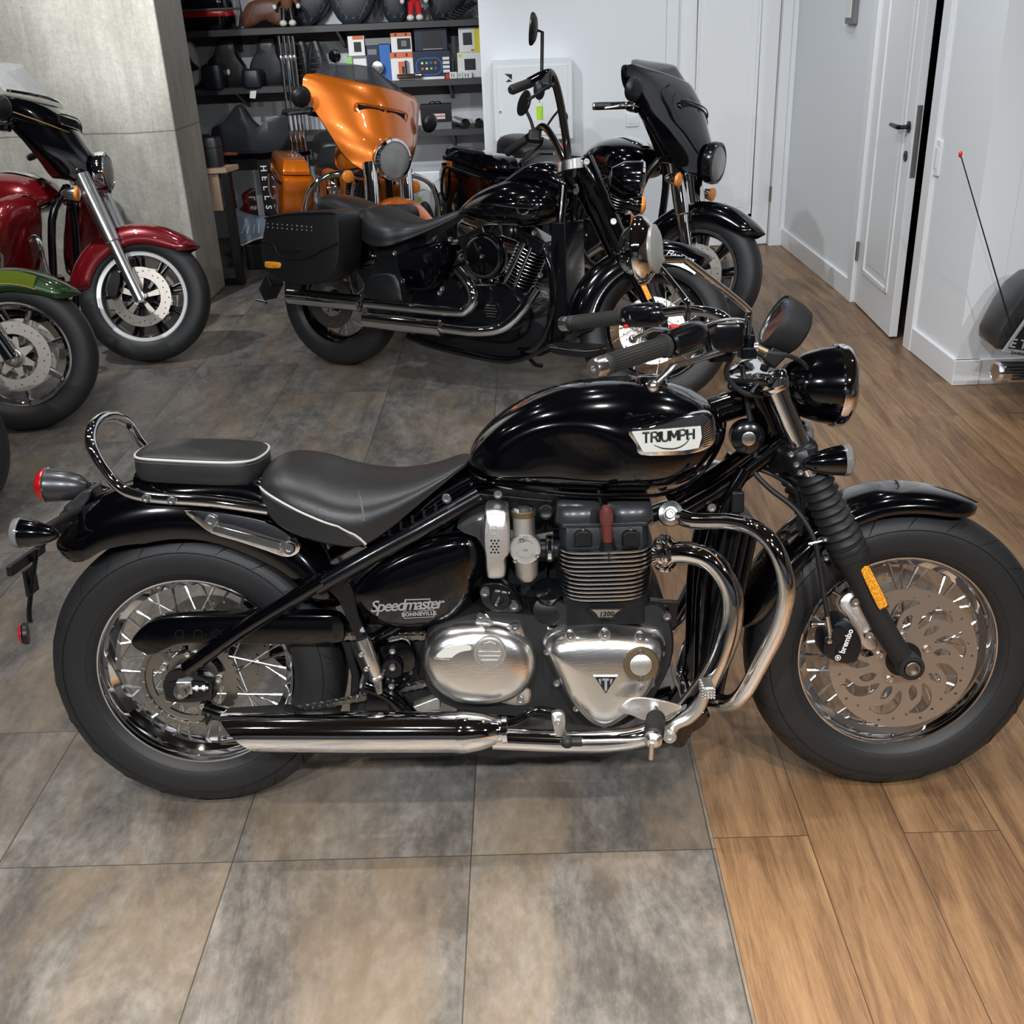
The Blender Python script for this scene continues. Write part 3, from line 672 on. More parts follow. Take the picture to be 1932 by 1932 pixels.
# main frame
tb('frame_tube', T.P((598,1108,-.125),(680,1060,-.125),(790,1000,-.115),(905,935,-.09)), .0185, 'gloss_black_metal')
tb('frame_tube', [(p[0],-p[1],p[2]) for p in T.P((598,1108,-.125),(680,1060,-.125),(790,1000,-.115),(905,935,-.09))], .0185, 'gloss_black_metal')
put('frame_plate', *gprism(cr(T.L(-.105,(612,1100),(662,1098),(680,1160),(712,1230),(700,1250),(672,1200),(640,1130)),3,True), -.012, .02), 'gloss_black_metal', bevel=.003)
tb('frame_tube', T.P((690,1290,-.11),(735,1310,-.11),(775,1350,-.11)), .017)
tb('frame_tube', T.P((688,1215,-.09),(760,1175,-.09),(800,1150,-.08)), .014)
for s in (-1,1):
    pts = T.P((1478,835,-.045),(1420,880,-.05),(1360,925,-.055),(1275,975,-.06)); tb('frame_tube', [(p[0],-s*p[1],p[2]) for p in pts], .017)
    pts = T.P((1405,885,-.06),(1365,960,-.065),(1330,1100,-.07),(1320,1300,-.07),(1290,1385,-.08)); tb('frame_tube', [(p[0],-s*p[1],p[2]) for p in pts], .016)
    pts = T.P((1290,1385,-.1),(1200,1400,-.1),(900,1385,-.1),(760,1340,-.1)); tb('frame_tube', [(p[0],-s*p[1],p[2]) for p in pts], .017)
tb('frame_backbone', [(1.2,0,.87),(1.1,0,.84),(.8,0,.74),(.6,0,.72),(.45,0,.66)], .03)
tb('steering_head', [tuple(np.array([1.245,0,.80])+t*T.ax) for t in (-.06,.0,.12)], .034, sm=1)
lk = T.p(1411,826,-.062); b = MB(); b.add(glathe([(.034,-.03),(.034,0),(.026,.006),(.0,.006)], lk, (0,-1,0), 28)); hk = b.build('frame_lug','gloss_black_metal')
b = MB(); b.add(glathe([(.014,0),(.014,.004),(.011,.005),(0,.005)], lk+np.array([0,-.006,0]), (0,-1,0), 24)); b.build('lock_cylinder','chrome_soft',hk)
for nm, pts, y0, y1, m_ in (('air_box', [(850,925),(1060,945),(1062,1000),(1010,1010),(960,1000),(905,1010),(870,980)], .0, .12, 'satin_black'),
    ('battery_box', [(610,1095),(700,1050),(800,990),(900,940),(905,1010),(1000,1060),(1060,1060),(1060,1200),(860,1200),(700,1180)], .04, .1, 'matte_black'),
    ('swingarm_pivot', [(652,1170),(800,1170),(830,1240),(820,1300),(790,1345),(672,1345),(690,1270),(668,1220)], -.05, .1, 'matte_black'),
    ('inner_mudguard', [(640,1180),(668,1200),(684,1260),(680,1345),(664,1345),(668,1260),(655,1215)], -.08, .08, 'satin_black')):
    put(nm, *gprism(T.L(-.03 if nm != 'swingarm_pivot' else -.05, *pts), 0 if y0 >= 0 else y0*.5, y1), m_, bevel=.004)
# engine: crankcase, cylinders, head
cc = T.L(-.13, (805,1195),(860,1165),(930,1150),(1020,1160),(1040,1130),(1100,1150),(1190,1150),(1245,1140),(1270,1190),(1265,1260),(1215,1345),(1160,1375),(1090,1370),(1000,1355),(860,1340),(800,1290))
put('crankcase', *gdome(cr(cc,3,True), [(.97,.29),(1,.27),(1,.01),(.98,0)]), 'matte_black')
fz = [T.p(1140,y,-.15)[2] for y in (1040,1160)]
e0, e1 = T.p(1052,1080,-.14)[0], T.p(1231,1080,-.14)[0]; ecx, ehw = (e0+e1)/2, (e1-e0)/2
b = MB(); b.add(gdome([(ecx+x*ehw*.9, y*.14, .44) for x,y in [(px_,py_) for px_,py_ in ((-1,-.9),(-.8,-1),(.8,-1),(1,-.9),(1,.9),(.8,1),(-.8,1),(-1,.9))]], [(1,0),(1,.16)], 2)); b.build('cylinder_block','satin_black')
zz = np.linspace(T.p(1140,1133,-.165)[2], T.p(1140,1043,-.17)[2], 12)
def finring(z, hx, hy, tilt=0, n=40, dz=0, e=3.2):
    o = []
    for k in range(n):
        a = 2*PI*k/n; ca, sa = math.cos(a), math.sin(a); x_ = hx*math.copysign(abs(ca)**(2/e), ca); y_ = hy*math.copysign(abs(sa)**(2/e), sa); o.append((ecx+x_, y_, z+dz))
    return o
b = MB()
for i, z in enumerate(zz):
    f_ = (.955,.975,.985,.995)[i] if i < 4 else 1; hx = ehw*1.06*f_; hy = .172*f_; e = 3.6 if i < 7 else 4.6
    b.k = 0; b.add(gloft([finring(z,hx*.985,hy*.985,dz=-.0022,e=e), finring(z,hx,hy,dz=-.002,e=e)])); b.k = 1
    b.add(gloft([finring(z,hx,hy,dz=-.002,e=e), finring(z,hx*1.003,hy*1.003,dz=0,e=e), finring(z,hx,hy,dz=.002,e=e)], cap=False)); b.k = 0; b.add(gloft([finring(z,hx,hy,dz=.002,e=e), finring(z,hx*.985,hy*.985,dz=.0022,e=e)]))
b.build('cooling_fins', ['satin_black','chrome_soft'])
b = MB(); zt = zz[-1]
b.add(gdome([(ecx+x*ehw*.93, y*.15, zt) for x,y in ((-1,-.85),(-.85,-1),(.85,-1),(1,-.85),(1,.85),(.85,1),(-.85,1),(-1,.85))], [(1,0),(1,.045),(.97,.052)], 2)); b.build('cylinder_head','cam_grey', bevel=.003)
b = MB(); b.add(gdome([(ecx+.0+x*ehw*1.03, y*.155, zt+.052) for x,y in ((-1,-.8),(-.85,-1),(.85,-1),(1,-.8),(1,.8),(.85,1),(-.85,1),(-1,.8))], [(1,-.004),(1,.004)], 2)); b.build('cover_flange','cam_grey', bevel=.002)
for s_, x0_, x1_ in ((0,-1.0,-.05),(1,.05,1.02)):
    xc, hw_ = ecx+(x0_+x1_)/2*ehw, (x1_-x0_)/2*ehw; lv = [(1,0),(1,.012),(.95,.03),(.86,.039),(.6,.041)]
    b = MB(); b.add(gdome(cr([(xc+x*hw_, y*.148, zt+.056) for x,y in ((-1,-.7),(-.9,-.95),(0,-1.03),(.9,-.95),(1,-.7),(1,.7),(.9,.95),(0,1.0),(-.9,.95),(-1,.7))],3,True), lv, 2)); b.build('cam_cover','cam_grey')
for x_ in (1100,1190):
    o_ = T.p(x_,1014,-.15); b = MB(); b.add(gdome([o_+np.array([u*.017,0,v*.016]) for u,v in ((-1,-1),(1,-1),(1,.6),(.6,1),(-.6,1),(-1,.6))],[(1,.03),(1,-.008),(.9,-.012)])); b.build('head_boss','satin_black',bevel=.001)
    bolts('head_bolt',[T.p(x_,1000,-.145)],.006,(0,-.3,1))
sp0 = T.p(1147,1035,-.155); ca_ = T.p(1143,958,-.175)
b = MB(); b.add(glathe([(.022,-.02),(.018,0),(.0135,.006),(.0135,.018)], sp0, ca_-sp0, 20)); b.build('plug_seat','satin_black')
b = MB(); b.add(gtube([sp0+(ca_-sp0)*t for t in (.2,.62,.64,.88,1.03)], [.0105,.0105,.013,.0135,.007], 16, 1)); b.build('spark_plug_cap','brown_rubber')
# badge 1200
bp_ = T.L(-.152,(1111,1147),(1175,1147),(1178,1151),(1166,1158),(1161,1167),(1125,1167),(1120,1158),(1108,1151))
put('capacity_badge', *gprism(bp_, -.004, .006), 'satin_black', bevel=.001)
put('badge_face', *gprism(T.L(-.157,(1116,1150),(1171,1150),(1160,1157),(1156,1164),(1129,1164),(1125,1157)), -.0012, 0), 'chrome_soft')
text('capacity_number','1200',.0135,.0012,'black_print',TR,T.p(1144,1159,-.1588),(1,0,0),(0,0,1),shear=.2,bold=.0006,spacing=1.1)
# right engine cover
def cover(name, pts, lat, lev, m, sm=4, **k): return put(name, *gdome(cr(T.L(lat,*pts),sm,True), lev), m, **k)
cl = cover('clutch_cover', [(1024,1204),(1045,1185),(1085,1178),(1141,1176),(1200,1179),(1240,1186),(1256,1204),(1254,1232),(1240,1275),(1210,1320),(1175,1350),(1140,1366),(1105,1352),(1068,1310),(1045,1262),(1028,1225)], -.135, [(1,.03),(1,-.004),(.985,-.009),(.955,-.012),(.93,-.028),(.86,-.044),(.7,-.054),(.45,-.058),(.15,-.059)], 'polished_alu')
bolts('cover_bolt', T.P((1076,1199,-.181),(1141,1196,-.184),(1207,1201,-.181),(1032,1229,-.15),(1248,1231,-.15),(1050,1288,-.148),(1229,1289,-.148),(1087,1335,-.148),(1140,1366,-.148)), .0078, (0,-1,.1), parent=cl)
for x_, y_ in ((1076,1199),(1141,1196),(1207,1201)):
    b = MB(); b.add(gell(T.p(x_,y_+1,-.172),(.0125,.011,.0165),16,8)); b.build('bolt_boss','polished_alu',cl)
o_ = T.p(1209,1254,-.192); b = MB(); b.add(glathe([(.036,-.012),(.037,-.002),(.035,.003),(.0235,.0045),(.0225,.0015)], o_, (0,-1,.06), 40)); b.build('cover_ring','bronze',cl)
b = MB(); b.add(glathe([(.0225,-.002),(.0225,.004),(.02,.0055),(0,.006)], o_, (0,-1,.06), 40)); b.build('cover_disc','brushed_alu',cl)
bolts('ring_screw', T.P((1209,1230,-.195),(1209,1280,-.195)), .0055, (0,-1,0), 'steel', cl, .004)
tr_ = T.L(-.1965,(1121,1276),(1164,1276),(1143,1309)); put('maker_badge', *gdome(cr(tr_,1,True) if False else tr_, [(1.08,.004),(1.08,0),(1,-.001)]), 'chrome_soft', cl, smooth=False)
put('badge_field', *gdome(tr_, [(.94,0),(.94,-.0018)]), 'black_print', cl, smooth=False)
b = MB()
for q in ([(1136,1280),(1149,1280),(1149,1284),(1145.5,1284),(1145.5,1301),(1143,1305),(1140.5,1301),(1140.5,1284),(1136,1284)],[(1129,1281),(1134,1281),(1134,1292),(1131,1288)],[(1151,1281),(1156,1281),(1154,1288),(1151,1292)]): b.add(gprism(T.L(-.1985,*q), -.0006, 0))
b.build('badge_letter','silver_print',cl,smooth=False)
# left-rear cover (sprocket cover)
sc_ = cover('sprocket_cover', [(798,1236),(806,1205),(832,1182),(868,1172),(920,1170),(965,1180),(998,1205),(1012,1240),(1006,1272),(985,1300),(950,1316),(900,1320),(855,1312),(818,1285),(803,1262)], -.13, [(.97,.03),(1,.0),(1,-.012),(.975,-.026),(.9,-.040),(.75,-.050),(.5,-.055),(.15,-.056)], 'polished_alu')
lug = cover('cover_lug', [(896,1178),(900,1158),(915,1152),(930,1165),(960,1172),(978,1170),(988,1185),(990,1215),(930,1215),(900,1200)], -.13, [(1,.01),(1,-.008),(.96,-.013),(.8,-.015)], 'polished_alu')
bolts('cover_bolt', T.P((907,1161,-.145),(972,1181,-.145)), .009, (0,-1,.1), parent=lug)
lug2 = cover('cover_lug', [(930,1300),(995,1295),(1000,1320),(990,1328),(960,1326),(925,1316)], -.125, [(1,.01),(1,-.006),(.9,-.01)], 'polished_alu')
bolts('cover_bolt', T.P((982,1320,-.136),(937,1314,-.136)), .008, (0,-1,.1), parent=lug2)
o_ = T.p(924,1232,-.186); b = MB(); b.add(glathe([(.034,-.012),(.034,.001),(.031,.004),(.027,.004),(.0255,.001),(0,.001)], o_, (0,-1,.05), 40)); nk = b.build('round_emblem','cast_alu',sc_)
b = MB()
for q in ([(908,1223),(912,1213),(924,1209),(936,1213),(940,1223)],[(903,1228),(945,1228),(945,1231),(903,1231)],[(903,1236),(945,1236),(945,1239),(903,1239)],[(908,1244),(940,1244),(937,1254),(924,1258),(912,1254)]): b.add(gprism(T.L(-.1885,*q), -.003, 0))
b.build('emblem_bars','cast_alu',nk,bevel=.001)
gr = cover('mesh_grille', [(821,1240),(835,1224),(862,1216),(888,1216),(891,1228),(886,1240),(850,1243)], -.181, [(1.0,.01),(1.06,-.001),(1.06,-.003),(.98,-.0035),(.95,-.0015)], 'polished_alu'); 
put('grille_mesh', *gdome(cr(T.L(-.1835,(823,1239),(836,1225),(862,1217.5),(887,1217.5),(889,1228),(885,1238.5),(850,1241)),4,True), [(1,0),(.98,-.001)]), 'silver_mesh' if 'silver_mesh' in MT else 'badge_white', gr)
# ignition switch, starter canister
ig = cover('ignition_switch', [(905,1118),(908,1103),(925,1099),(945,1100),(965,1112),(983,1135),(985,1147),(975,1155),(955,1153),(930,1152),(912,1138)], -.14, [(1,.03),(1,0),(.97,-.004),(.9,-.005)], 'gloss_black_metal')
bolts('switch_bolt', T.P((915,1117,-.146),(970,1143,-.146)), .0105, (0,-1,.1), parent=ig)
b = MB(); b.add(glathe([(.021,0),(.021,.004),(.018,.008),(.008,.008),(.006,.004),(0,.004)], T.p(944,1130,-.146), (0,-1,.1), 28)); kk = b.build('key_barrel','satin_black',ig)
tb('ignition_key', T.P((942,1127,-.152),(936,1142,-.165)), .003, 'chrome_soft', 8, 1, ig)
text('switch_marks','OFF  ON  P',.006,.0006,'white_print',ig,T.p(948,1117,-.1555),(1,0,-.2),(0,0,1))
st = T.p(1035,1125,-.1); b = MB(); b.add(glathe([(.0,-.04),(.026,-.04),(.028,-.036),(.028,.03),(.031,.033),(.031,.038),(.026,.04),(0,.042)], st+np.array([0,0,-.01]), (0,-.5,.9), 28)); b.build('starter_motor','gloss_black_metal')
b = MB(); b.add(glathe([(.03,-.01),(.032,0),(.028,.008),(.01,.014),(0,.014)], T.p(1032,1150,-.12), (0,-1,.2), 28)); b.build('starter_cap','satin_black')
b = MB(); b.add(glathe([(.02,-.012),(.022,-.008),(.022,-.003),(.018,0),(.022,.003),(.02,.008),(.012,.012),(0,.013)], T.p(1046,1178,-.115), (0,-.4,1), 24)); b.build('oil_filler_cap','chrome')
tb('breather_hose', T.P((1030,1150,-.12),(1025,1185,-.12),(1015,1210,-.1)), .006, 'rubber')
# throttle body, intake cover
th_ = T.p(991,1036,-.145)
b = MB(); b.add(glathe([(.0,-.05),(.026,-.05),(.031,-.03),(.032,0),(.030,.004),(.028,.004),(.027,.002),(0,.002)], th_, (0,-1,.05), 40)); tbd = b.build('throttle_body','cast_alu')
b = MB(); c0, c1 = T.p(989,1005,-.125), T.p(987,950,-.125); b.add(glathe([(.022,-.01),(.022,np.linalg.norm(c1-c0)*.62),(.0205,np.linalg.norm(c1-c0)*.64)], c0, c1-c0, 28)); b.build('carburettor_body','cast_alu',tbd)
b = MB(); h_ = np.linalg.norm(c1-c0); b.add(glathe([(.0235,h_*.58),(.0245,h_*.6),(.0245,h_*.76),(.0225,h_*.78)], c0, c1-c0, 28)); b.build('brass_ring','bronze',tbd)
b = MB(); b.add(glathe([(.022,h_*.77),(.021,h_*.9),(.012,h_*.97),(0,h_*.98)], c0, c1-c0, 28)); b.build('top_cap','chrome_soft',tbd)
b = MB(); b.add(glathe([(.02,-.004),(.024,.0),(.022,.03),(.012,.042),(0,.044)], T.p(993,1058,-.125), (0,-.1,-1), 24)); b.build('float_bowl','cast_alu',tbd)
bolts('body_screw', T.P((984,1018,-.149),(1014,1048,-.149),(972,1058,-.149)), .005, (0,-1,0), parent=tbd, h=.004)
for s_, a_, r_ in (('TRIUMPH',1,.0185),('MOTORCYCLES',-1,.0185)):
    n_ = len(s_)
    for i, chh in enumerate(s_):
        t_ = (PI/2-(i-(n_-1)/2)*.27) if a_ > 0 else (-PI/2+(i-(n_-1)/2)*.24)
        ux = np.array([math.sin(t_),0,-math.cos(t_)])*a_; uy = np.array([math.cos(t_),0,math.sin(t_)])*a_
        text('cast_letter',chh,.0052,.0008,'steel',tbd,th_+np.array([r_*math.cos(t_),-.0026,r_*math.sin(t_)]),ux,uy)
text('cast_year','1902',.006,.0008,'steel',tbd,th_+np.array([0,-.0026,-.002]),(1,0,0),(0,0,1))
for y_, r_, m_ in ((1035,.028,'bolt_steel'),): 
    o_ = T.p(1040,y_,-.11); b = MB(); b.add(glathe([(.02,-.03),(.02,-.012),(r_,-.01),(r_,.004),(.02,.006),(.02,.04)], o_, (1,0,-.03), 28)); b.build('intake_manifold','satin_black')
    b = MB(); b.add(glathe([(r_*1.04,-.007),(r_*1.04,0)], o_, (1,0,-.03), 28)); b.build('hose_clamp','chrome')
ac = cover('intake_cover', [(915,960),(925,952),(945,952),(958,958),(962,985),(962,1030),(954,1045),(955,1070),(948,1080),(925,1080),(919,1070),(917,1040),(913,1010)], -.12, [(.97,.04),(1,.03),(1,-.03),(.96,-.042),(.85,-.048),(.5,-.05)], 'brushed_alu')
b = MB()
for r_ in range(5):
    for k in range(3-(r_%2)):
        b.add(glathe([(.0024,0),(.0022,.0006),(0,.0006)], T.p(927+k*6.6+(3.3 if r_%2 else 0),1020+r_*5.6,-.1695), (0,-1,0), 8))
b.build('intake_holes','dark_void',ac)
put('intake_duct', *gdome(cr(T.L(-.1,(862,990),(900,965),(925,968),(925,1040),(905,1010)),4,True), [(.95,.04),(1,.0),(.95,-.02),(.7,-.028)]), 'gunmetal')
o_ = T.p(1030,966,-.11); b = MB(); b.add(glathe([(.0155,-.02),(.0155,.002),(.012,.004),(.009,.002),(0,.002)], o_, (0,-1,.1), 24)); b.build('round_plug','satin_black')
# side panel with lettering
SP = cover('side_panel', [(668,1120),(676,1095),(710,1062),(770,1030),(830,1010),(875,1003),(898,1012),(906,1040),(900,1085),(884,1130),(858,1163),(830,1174),(780,1180),(735,1178),(703,1165),(680,1143)], -.1, [(.96,.03),(1,.01),(1,-.008),(.985,-.018),(.94,-.027),(.8,-.034),(.5,-.038),(.15,-.039)], 'black_paint')
text('model_name','Speedmaster',.0345,.0012,'silver_print',SP,T.p(766,1142,-.1385),(1,0,.03),(0,0,1),shear=.32,bold=.0004,spacing=.82)
put('name_stroke', *gprism(T.L(-.1385,(768,1130.5),(812,1129),(812,1131),(768,1132.5)), -.0007,.0007), 'silver_print', SP)
text('series_name','BONNEVILLE',.0112,.0012,'silver_print',SP,T.p(790.5,1158.5,-.1375),(1,0,.03),(0,0,1),bold=.0005,spacing=1.12)
q0 = T.p(790.5,1158.5,-.137); plate('name_frame', [rrect(.062,.0165,.0008,1), rrect(.0585,.0135,.0006,1)], .001, 'silver_print', SP, q0, (1,0,.03), (0,0,1))
# cooling pump / pivot cover
pv = cover('pivot_plate', [(712,1222),(735,1213),(765,1210),(782,1228),(784,1260),(765,1295),(742,1305),(722,1285),(713,1255)], -.11, [(1,.02),(1,0),(.95,-.006),(.8,-.008)], 'black_paint')
b = MB(); b.add(glathe([(.0235,0),(.0235,.008),(.02,.013),(.008,.013),(.0075,.016),(0,.016)], T.p(741,1258,-.122), (0,-1,.05), 32)); b.build('pivot_cap','gloss_black_metal',pv)
bolts('pivot_bolt', T.P((741,1227,-.12),(739,1293,-.12),(741,1258,-.138)), .0075, (0,-1,.05), parent=pv)
# passenger peg, folded
pp = T.P((684,1205,-.145),(697,1240,-.15),(710,1275,-.145)); b = MB(); b.add(gtube(pp, [.015,.015,.0135], 14, 1)); pg = b.build('passenger_footpeg','polished_alu'); bolts('peg_screw', T.P((681,1235,-.163),(691,1262,-.163)), .0055, (0,-1,0), parent=pg, h=.004)
b = MB(); b.add(glathe([(.012,-.004),(.017,0),(.017,.005),(.012,.009)], pp[2], pp[2]-pp[0], 20)); b.add(gtube([pp[2], T.p(716,1305,-.13)], [.011,.008], 12, 1)); b.build('peg_joint','polished_alu',pg)
cover('footrest_bracket', [(694,1290),(722,1290),(735,1340),(690,1340)], -.1, [(1,.02),(1,0)], 'gloss_black_metal', 1)
put('rear_brake_arm', *gprism(T.L(-.06,(678,1290),(690,1250),(694,1310),(672,1330)),-.003,.003),'chrome_soft')
# exhaust: headers and silencers
hd = T.P((1248,1044,-.13),(1300,1043,-.155),(1345,1060,-.175),(1378,1110,-.19),(1381,1170,-.195),(1362,1235,-.195),(1325,1300,-.195),(1280,1350,-.195),(1220,1385,-.195),(1150,1398,-.195),(1050,1398,-.195),(930,1393,-.195))
tb('exhaust_header', hd, .0225, 'chrome', 20)
hl = [(p[0],-p[1],p[2]) for p in hd]; tb('exhaust_header', hl, .0225, 'chrome', 16)
b = MB(); o_ = hd[0]; ax_ = hd[1]-hd[0]; b.add(glathe([(.024,-.012),(.033,-.008),(.036,0),(.030,.005),(.034,.01),(.028,.016),(.031,.022),(.024,.028)], o_, ax_, 28)); fl = b.build('header_clamp','chrome')
for k in range(8):
    a = 2*PI*k/8; u_, w_, x_ = frame(ax_); b = MB(); b.add(gbox(o_+x_*.008+(math.cos(a)*u_+math.sin(a)*w_)*.034, (.012,.012,.012), np.array([x_,u_,w_]).T)); b.build('clamp_fin','chrome',fl,bevel=.003)
for s in (-1,1):
    m0, m1 = T.p(456,1381,-.2), T.p(872,1381,-.2); d_ = m1-m0; LL = np.linalg.norm(d_); f_ = np.array([1,-s,1])
    rings = []
    for i, (t, r_) in enumerate(((0,.0405),(.05,.041),(.1,.0415),(.5,.042),(.97,.0415),(1,.0415))):
        rg = []
        for k in range(36):
            a = 2*PI*k/36; zz_ = r_*math.sin(a); sh = (1-t)**3*(-.040)*(zz_/.042)*(1 if t < .5 else 0)   # slash-cut tail
            c_ = m0+d_*t; rg.append(((c_[0]+sh+(.0 if t >= .5 else 0)), (c_[1]+r_*math.cos(a)), c_[2]+zz_))
        rings.append([(x, y*(-s) , z) for x,y,z in rg])
    b = MB(); b.add(gloft(rings, cap=False)); mo_ = b.build('silencer','chrome')
    inn = [[(x*1.0+(.004), (y+s*.2*1)*.93-s*.2, (z-m0[2])*.93+m0[2]) for x,y,z in rings[0]], [(x+.12, (y+s*.2)*.9-s*.2, (z-m0[2])*.9+m0[2]) for x,y,z in rings[0]]]
    b = MB(); b.add(gloft([rings[0], inn[0]], cap=False)); b.k = 1; b.add(gloft([inn[0],inn[1]], cap=False)); v_, f__ = gloft([inn[1]], cap=False); b.add((inn[1],[tuple(range(36))])); b.build('silencer_tip',['chrome','dark_void'],mo_)
    c0_ = m1.copy(); c0_[1] *= -s; b = MB(); b.add(glathe([(.0425,-.01),(.0435,0),(.0425,.012),(.038,.04),(.029,.068),(.026,.072),(.0255,.08)], c0_, (1,0,.02), 36)); b.build('silencer_cone','chrome')
    c1_ = c0_+np.array([.08,0,.0016]); b = MB(); b.add(glathe([(.026,0),(.0285,.002),(.0285,.012),(.0235,.014)], c1_, (1,0,.02), 28)); b.build('exhaust_clamp','chrome')
# engine guard
eg = T.P((1275,972,-.12),(1310,983,-.15),(1380,985,-.2),(1432,1002,-.25),(1468,1045,-.28),(1484,1110,-.29),(1470,1180,-.28),(1436,1250,-.255),(1405,1305,-.23),(1380,1325,-.2),(1350,1322,-.16),(1325,1316,-.12),(1300,1322,-.06))
tb('engine_guard', eg+[np.array([eg[-1][0],0,eg[-1][2]])]+[np.array([p[0],-p[1],p[2]]) for p in eg[::-1]], .0165, 'chrome', 18)
b = MB(); b.add(glathe([(.024,-.006),(.026,0),(.024,.006),(.016,.009),(.014,.006),(0,.006)], T.p(1265,969,-.13), (0,-1,.3), 28)); gm = b.build('guard_mount','chrome_soft'); bolts('mount_bolt', T.P((1264,969,-.139)), .010, (0,-1,.3), parent=gm)
# radiator and things on the down tubes
ra = T.L(-.12,(1272,1080),(1290,1000),(1340,975),(1385,985),(1390,1060),(1360,1200),(1335,1320),(1290,1330),(1275,1250))
rax = [p[0] for p in ra]; b = MB(); x0_, x1_ = T.p(1335,1150,-.1)[0]-.022, T.p(1335,1150,-.1)[0]+.028; z0_, z1_ = T.p(1320,1310,-.1)[2], T.p(1350,985,-.1)[2]
def slant(x, y, z): return (x+(z-z0_)*.18, y, z)
v_, f_ = gbox(((x0_+x1_)/2,0,(z0_+z1_)/2),(x1_-x0_,.24,z1_-z0_)); b.add(([slant(*p) for p in v_], f_)); rad = b.build('radiator','satin_black',bevel=.006)
b = MB()
for k in range(26):
    z_ = z0_+.02+(z1_-z0_-.04)*k/25; v_, f_ = gbox((x1_+.001,0,z_),(.004,.2,.003)); b.add(([slant(*p) for p in v_], f_))
b.build('radiator_fins','gloss_black_metal',rad)
for k in range(3):
    y_ = -.123; tb('radiator_side_pipe', [slant(x0_+.012+k*.016,y_,z0_+.01), slant(x0_+.012+k*.016,y_,z1_-.01)], .0075, 'gloss_black_metal', 10, 1, rad)
q0 = T.p(1390,945,-.07); b = MB(); b.add(gbox(q0,(.026,.03,.045))); b.build('relay_box','satin_black',bevel=.004)
b = MB(); b.add(gbox(T.p(1384,975,-.06),(.022,.03,.03))); b.build('connector','satin_black',bevel=.003)
o_ = T.p(1400,990,.06); b = MB(); b.add(glathe([(.04,-.006),(.046,0),(.046,.01),(.03,.02),(0,.022)], o_, (1,0,.2), 32)); b.build('horn','gloss_black_metal')
b = MB(); b.add(glathe([(.047,.001),(.049,.004),(.047,.008)], o_, (1,0,.2), 32,cap=False)); b.build('horn_ring','chrome')
bolts('frame_bolt', T.P((1342,957,-.075),(843,940,-.12),(940,932,-.1),(1258,1162,-.13)), .010, (0,-1,.1))
put('engine_mount', *gprism(T.L(-.11,(1225,1130),(1280,1135),(1275,1180),(1235,1200)),-.005,.01),'gloss_black_metal',bevel=.002)
# linkage, gear side footrest and brake pedal
b = MB(); b.add(gdome(cr(T.L(-.2,(1040,1352),(1045,1342),(1060,1342),(1067,1355),(1066,1375),(1076,1398),(1062,1404),(1049,1385)),3,True),[(1,.006),(1,-.006),(.9,-.009)])); la = b.build('linkage_arm','brushed_alu')
bolts('linkage_bolt', T.P((1053,1361,-.209)), .006, (0,-1,0), parent=la)
b = MB(); b.add(glathe([(.013,0),(.014,.01),(.010,.02)], T.p(1052,1350,-.185), (0,-1,.3), 20)); b.build('linkage_boss','chrome_soft',la)
b = MB(); b.add(gell(T.p(1070,1400,-.222),(.014,.013,.013),16,10)); b.add(gtube(T.P((1070,1400,-.222),(1098,1399,-.222)),[.009,.010],12,1)); b.build('ball_joint_boot','rubber')
tb('brake_rod', T.P((1095,1399,-.222),(1215,1396,-.222)), .0042, 'chrome_soft', 10, 1)
pgp = T.P((1238,1350,-.26),(1232,1398,-.34)); b = MB(); b.add(gtube([pgp[0]+(pgp[1]-pgp[0])*t for t in (0,.08,.5,.8,.86)], [.015,.0185,.0185,.0175,.015], 16, 1)); fp = b.build('footpeg','grip_rubber')
b = MB()
for t in np.linspace(.15,.75,8): b.add(glathe([(.0195,-.001),(.0195,.001)], pgp[0]+(pgp[1]-pgp[0])*t, pgp[1]-pgp[0], 16))
b.build('peg_ribs','rubber',fp)
b = MB(); b.add(gtube([pgp[0]+(pgp[1]-pgp[0])*t for t in (.84,.9,1.0,1.08)], [.015,.0175,.0175,.010], 16, 1)); b.build('peg_end','polished_alu',fp)
tb('bank_sensor', T.P((1230,1402,-.345),(1228,1432,-.345)), .0048, 'chrome_soft', 10, 1, fp)
tb('peg_hinge', [pgp[0]+np.array([0,.05,0]), pgp[0]], .012, 'polished_alu', 12, 1, fp)
put('heel_plate', *gdome(cr(T.L(-.225,(1166,1342),(1172,1330),(1190,1318),(1215,1316),(1245,1320),(1286,1332),(1268,1344),(1240,1357),(1215,1358),(1190,1348)),3,True),[(1,.002),(1,-.002),(.97,-.003)]), 'brushed_alu')
bk_ = T.P((1262,1385,-.235),(1275,1368,-.235),(1300,1356,-.235),(1320,1335,-.24),(1330,1308,-.245)); b = MB(); b.add(gtube(bk_, [.010,.0085,.0085,.0085,.0085], 12, 5, flat=1.3)); bp2 = b.build('brake_pedal','brushed_alu')
b = MB(); o_ = T.p(1335,1298,-.25); b.add(gbox(o_,(.022,.05,.026)))
b.build('pedal_pad','brushed_alu',bp2,bevel=.005)
b = MB()
for i in range(4):
    for j in range(4): b.add(gell(o_+np.array([-.012,-.018+j*.012,-.009+i*.006]),(.003,.004,.0028),8,6)); b.add(gell(o_+np.array([-.009+i*.006,-.026,-.009+j*.006]),(.0025,.003,.0025),8,6))
b.build('pad_studs','cast_alu',bp2)
b = MB(); b.add(glathe([(.013,-.008),(.015,0),(.013,.008),(.006,.009),(.005,.006),(0,.006)], T.p(1263,1388,-.25), (0,-1,.1), 20)); b.build('pedal_pivot','brushed_alu',bp2)
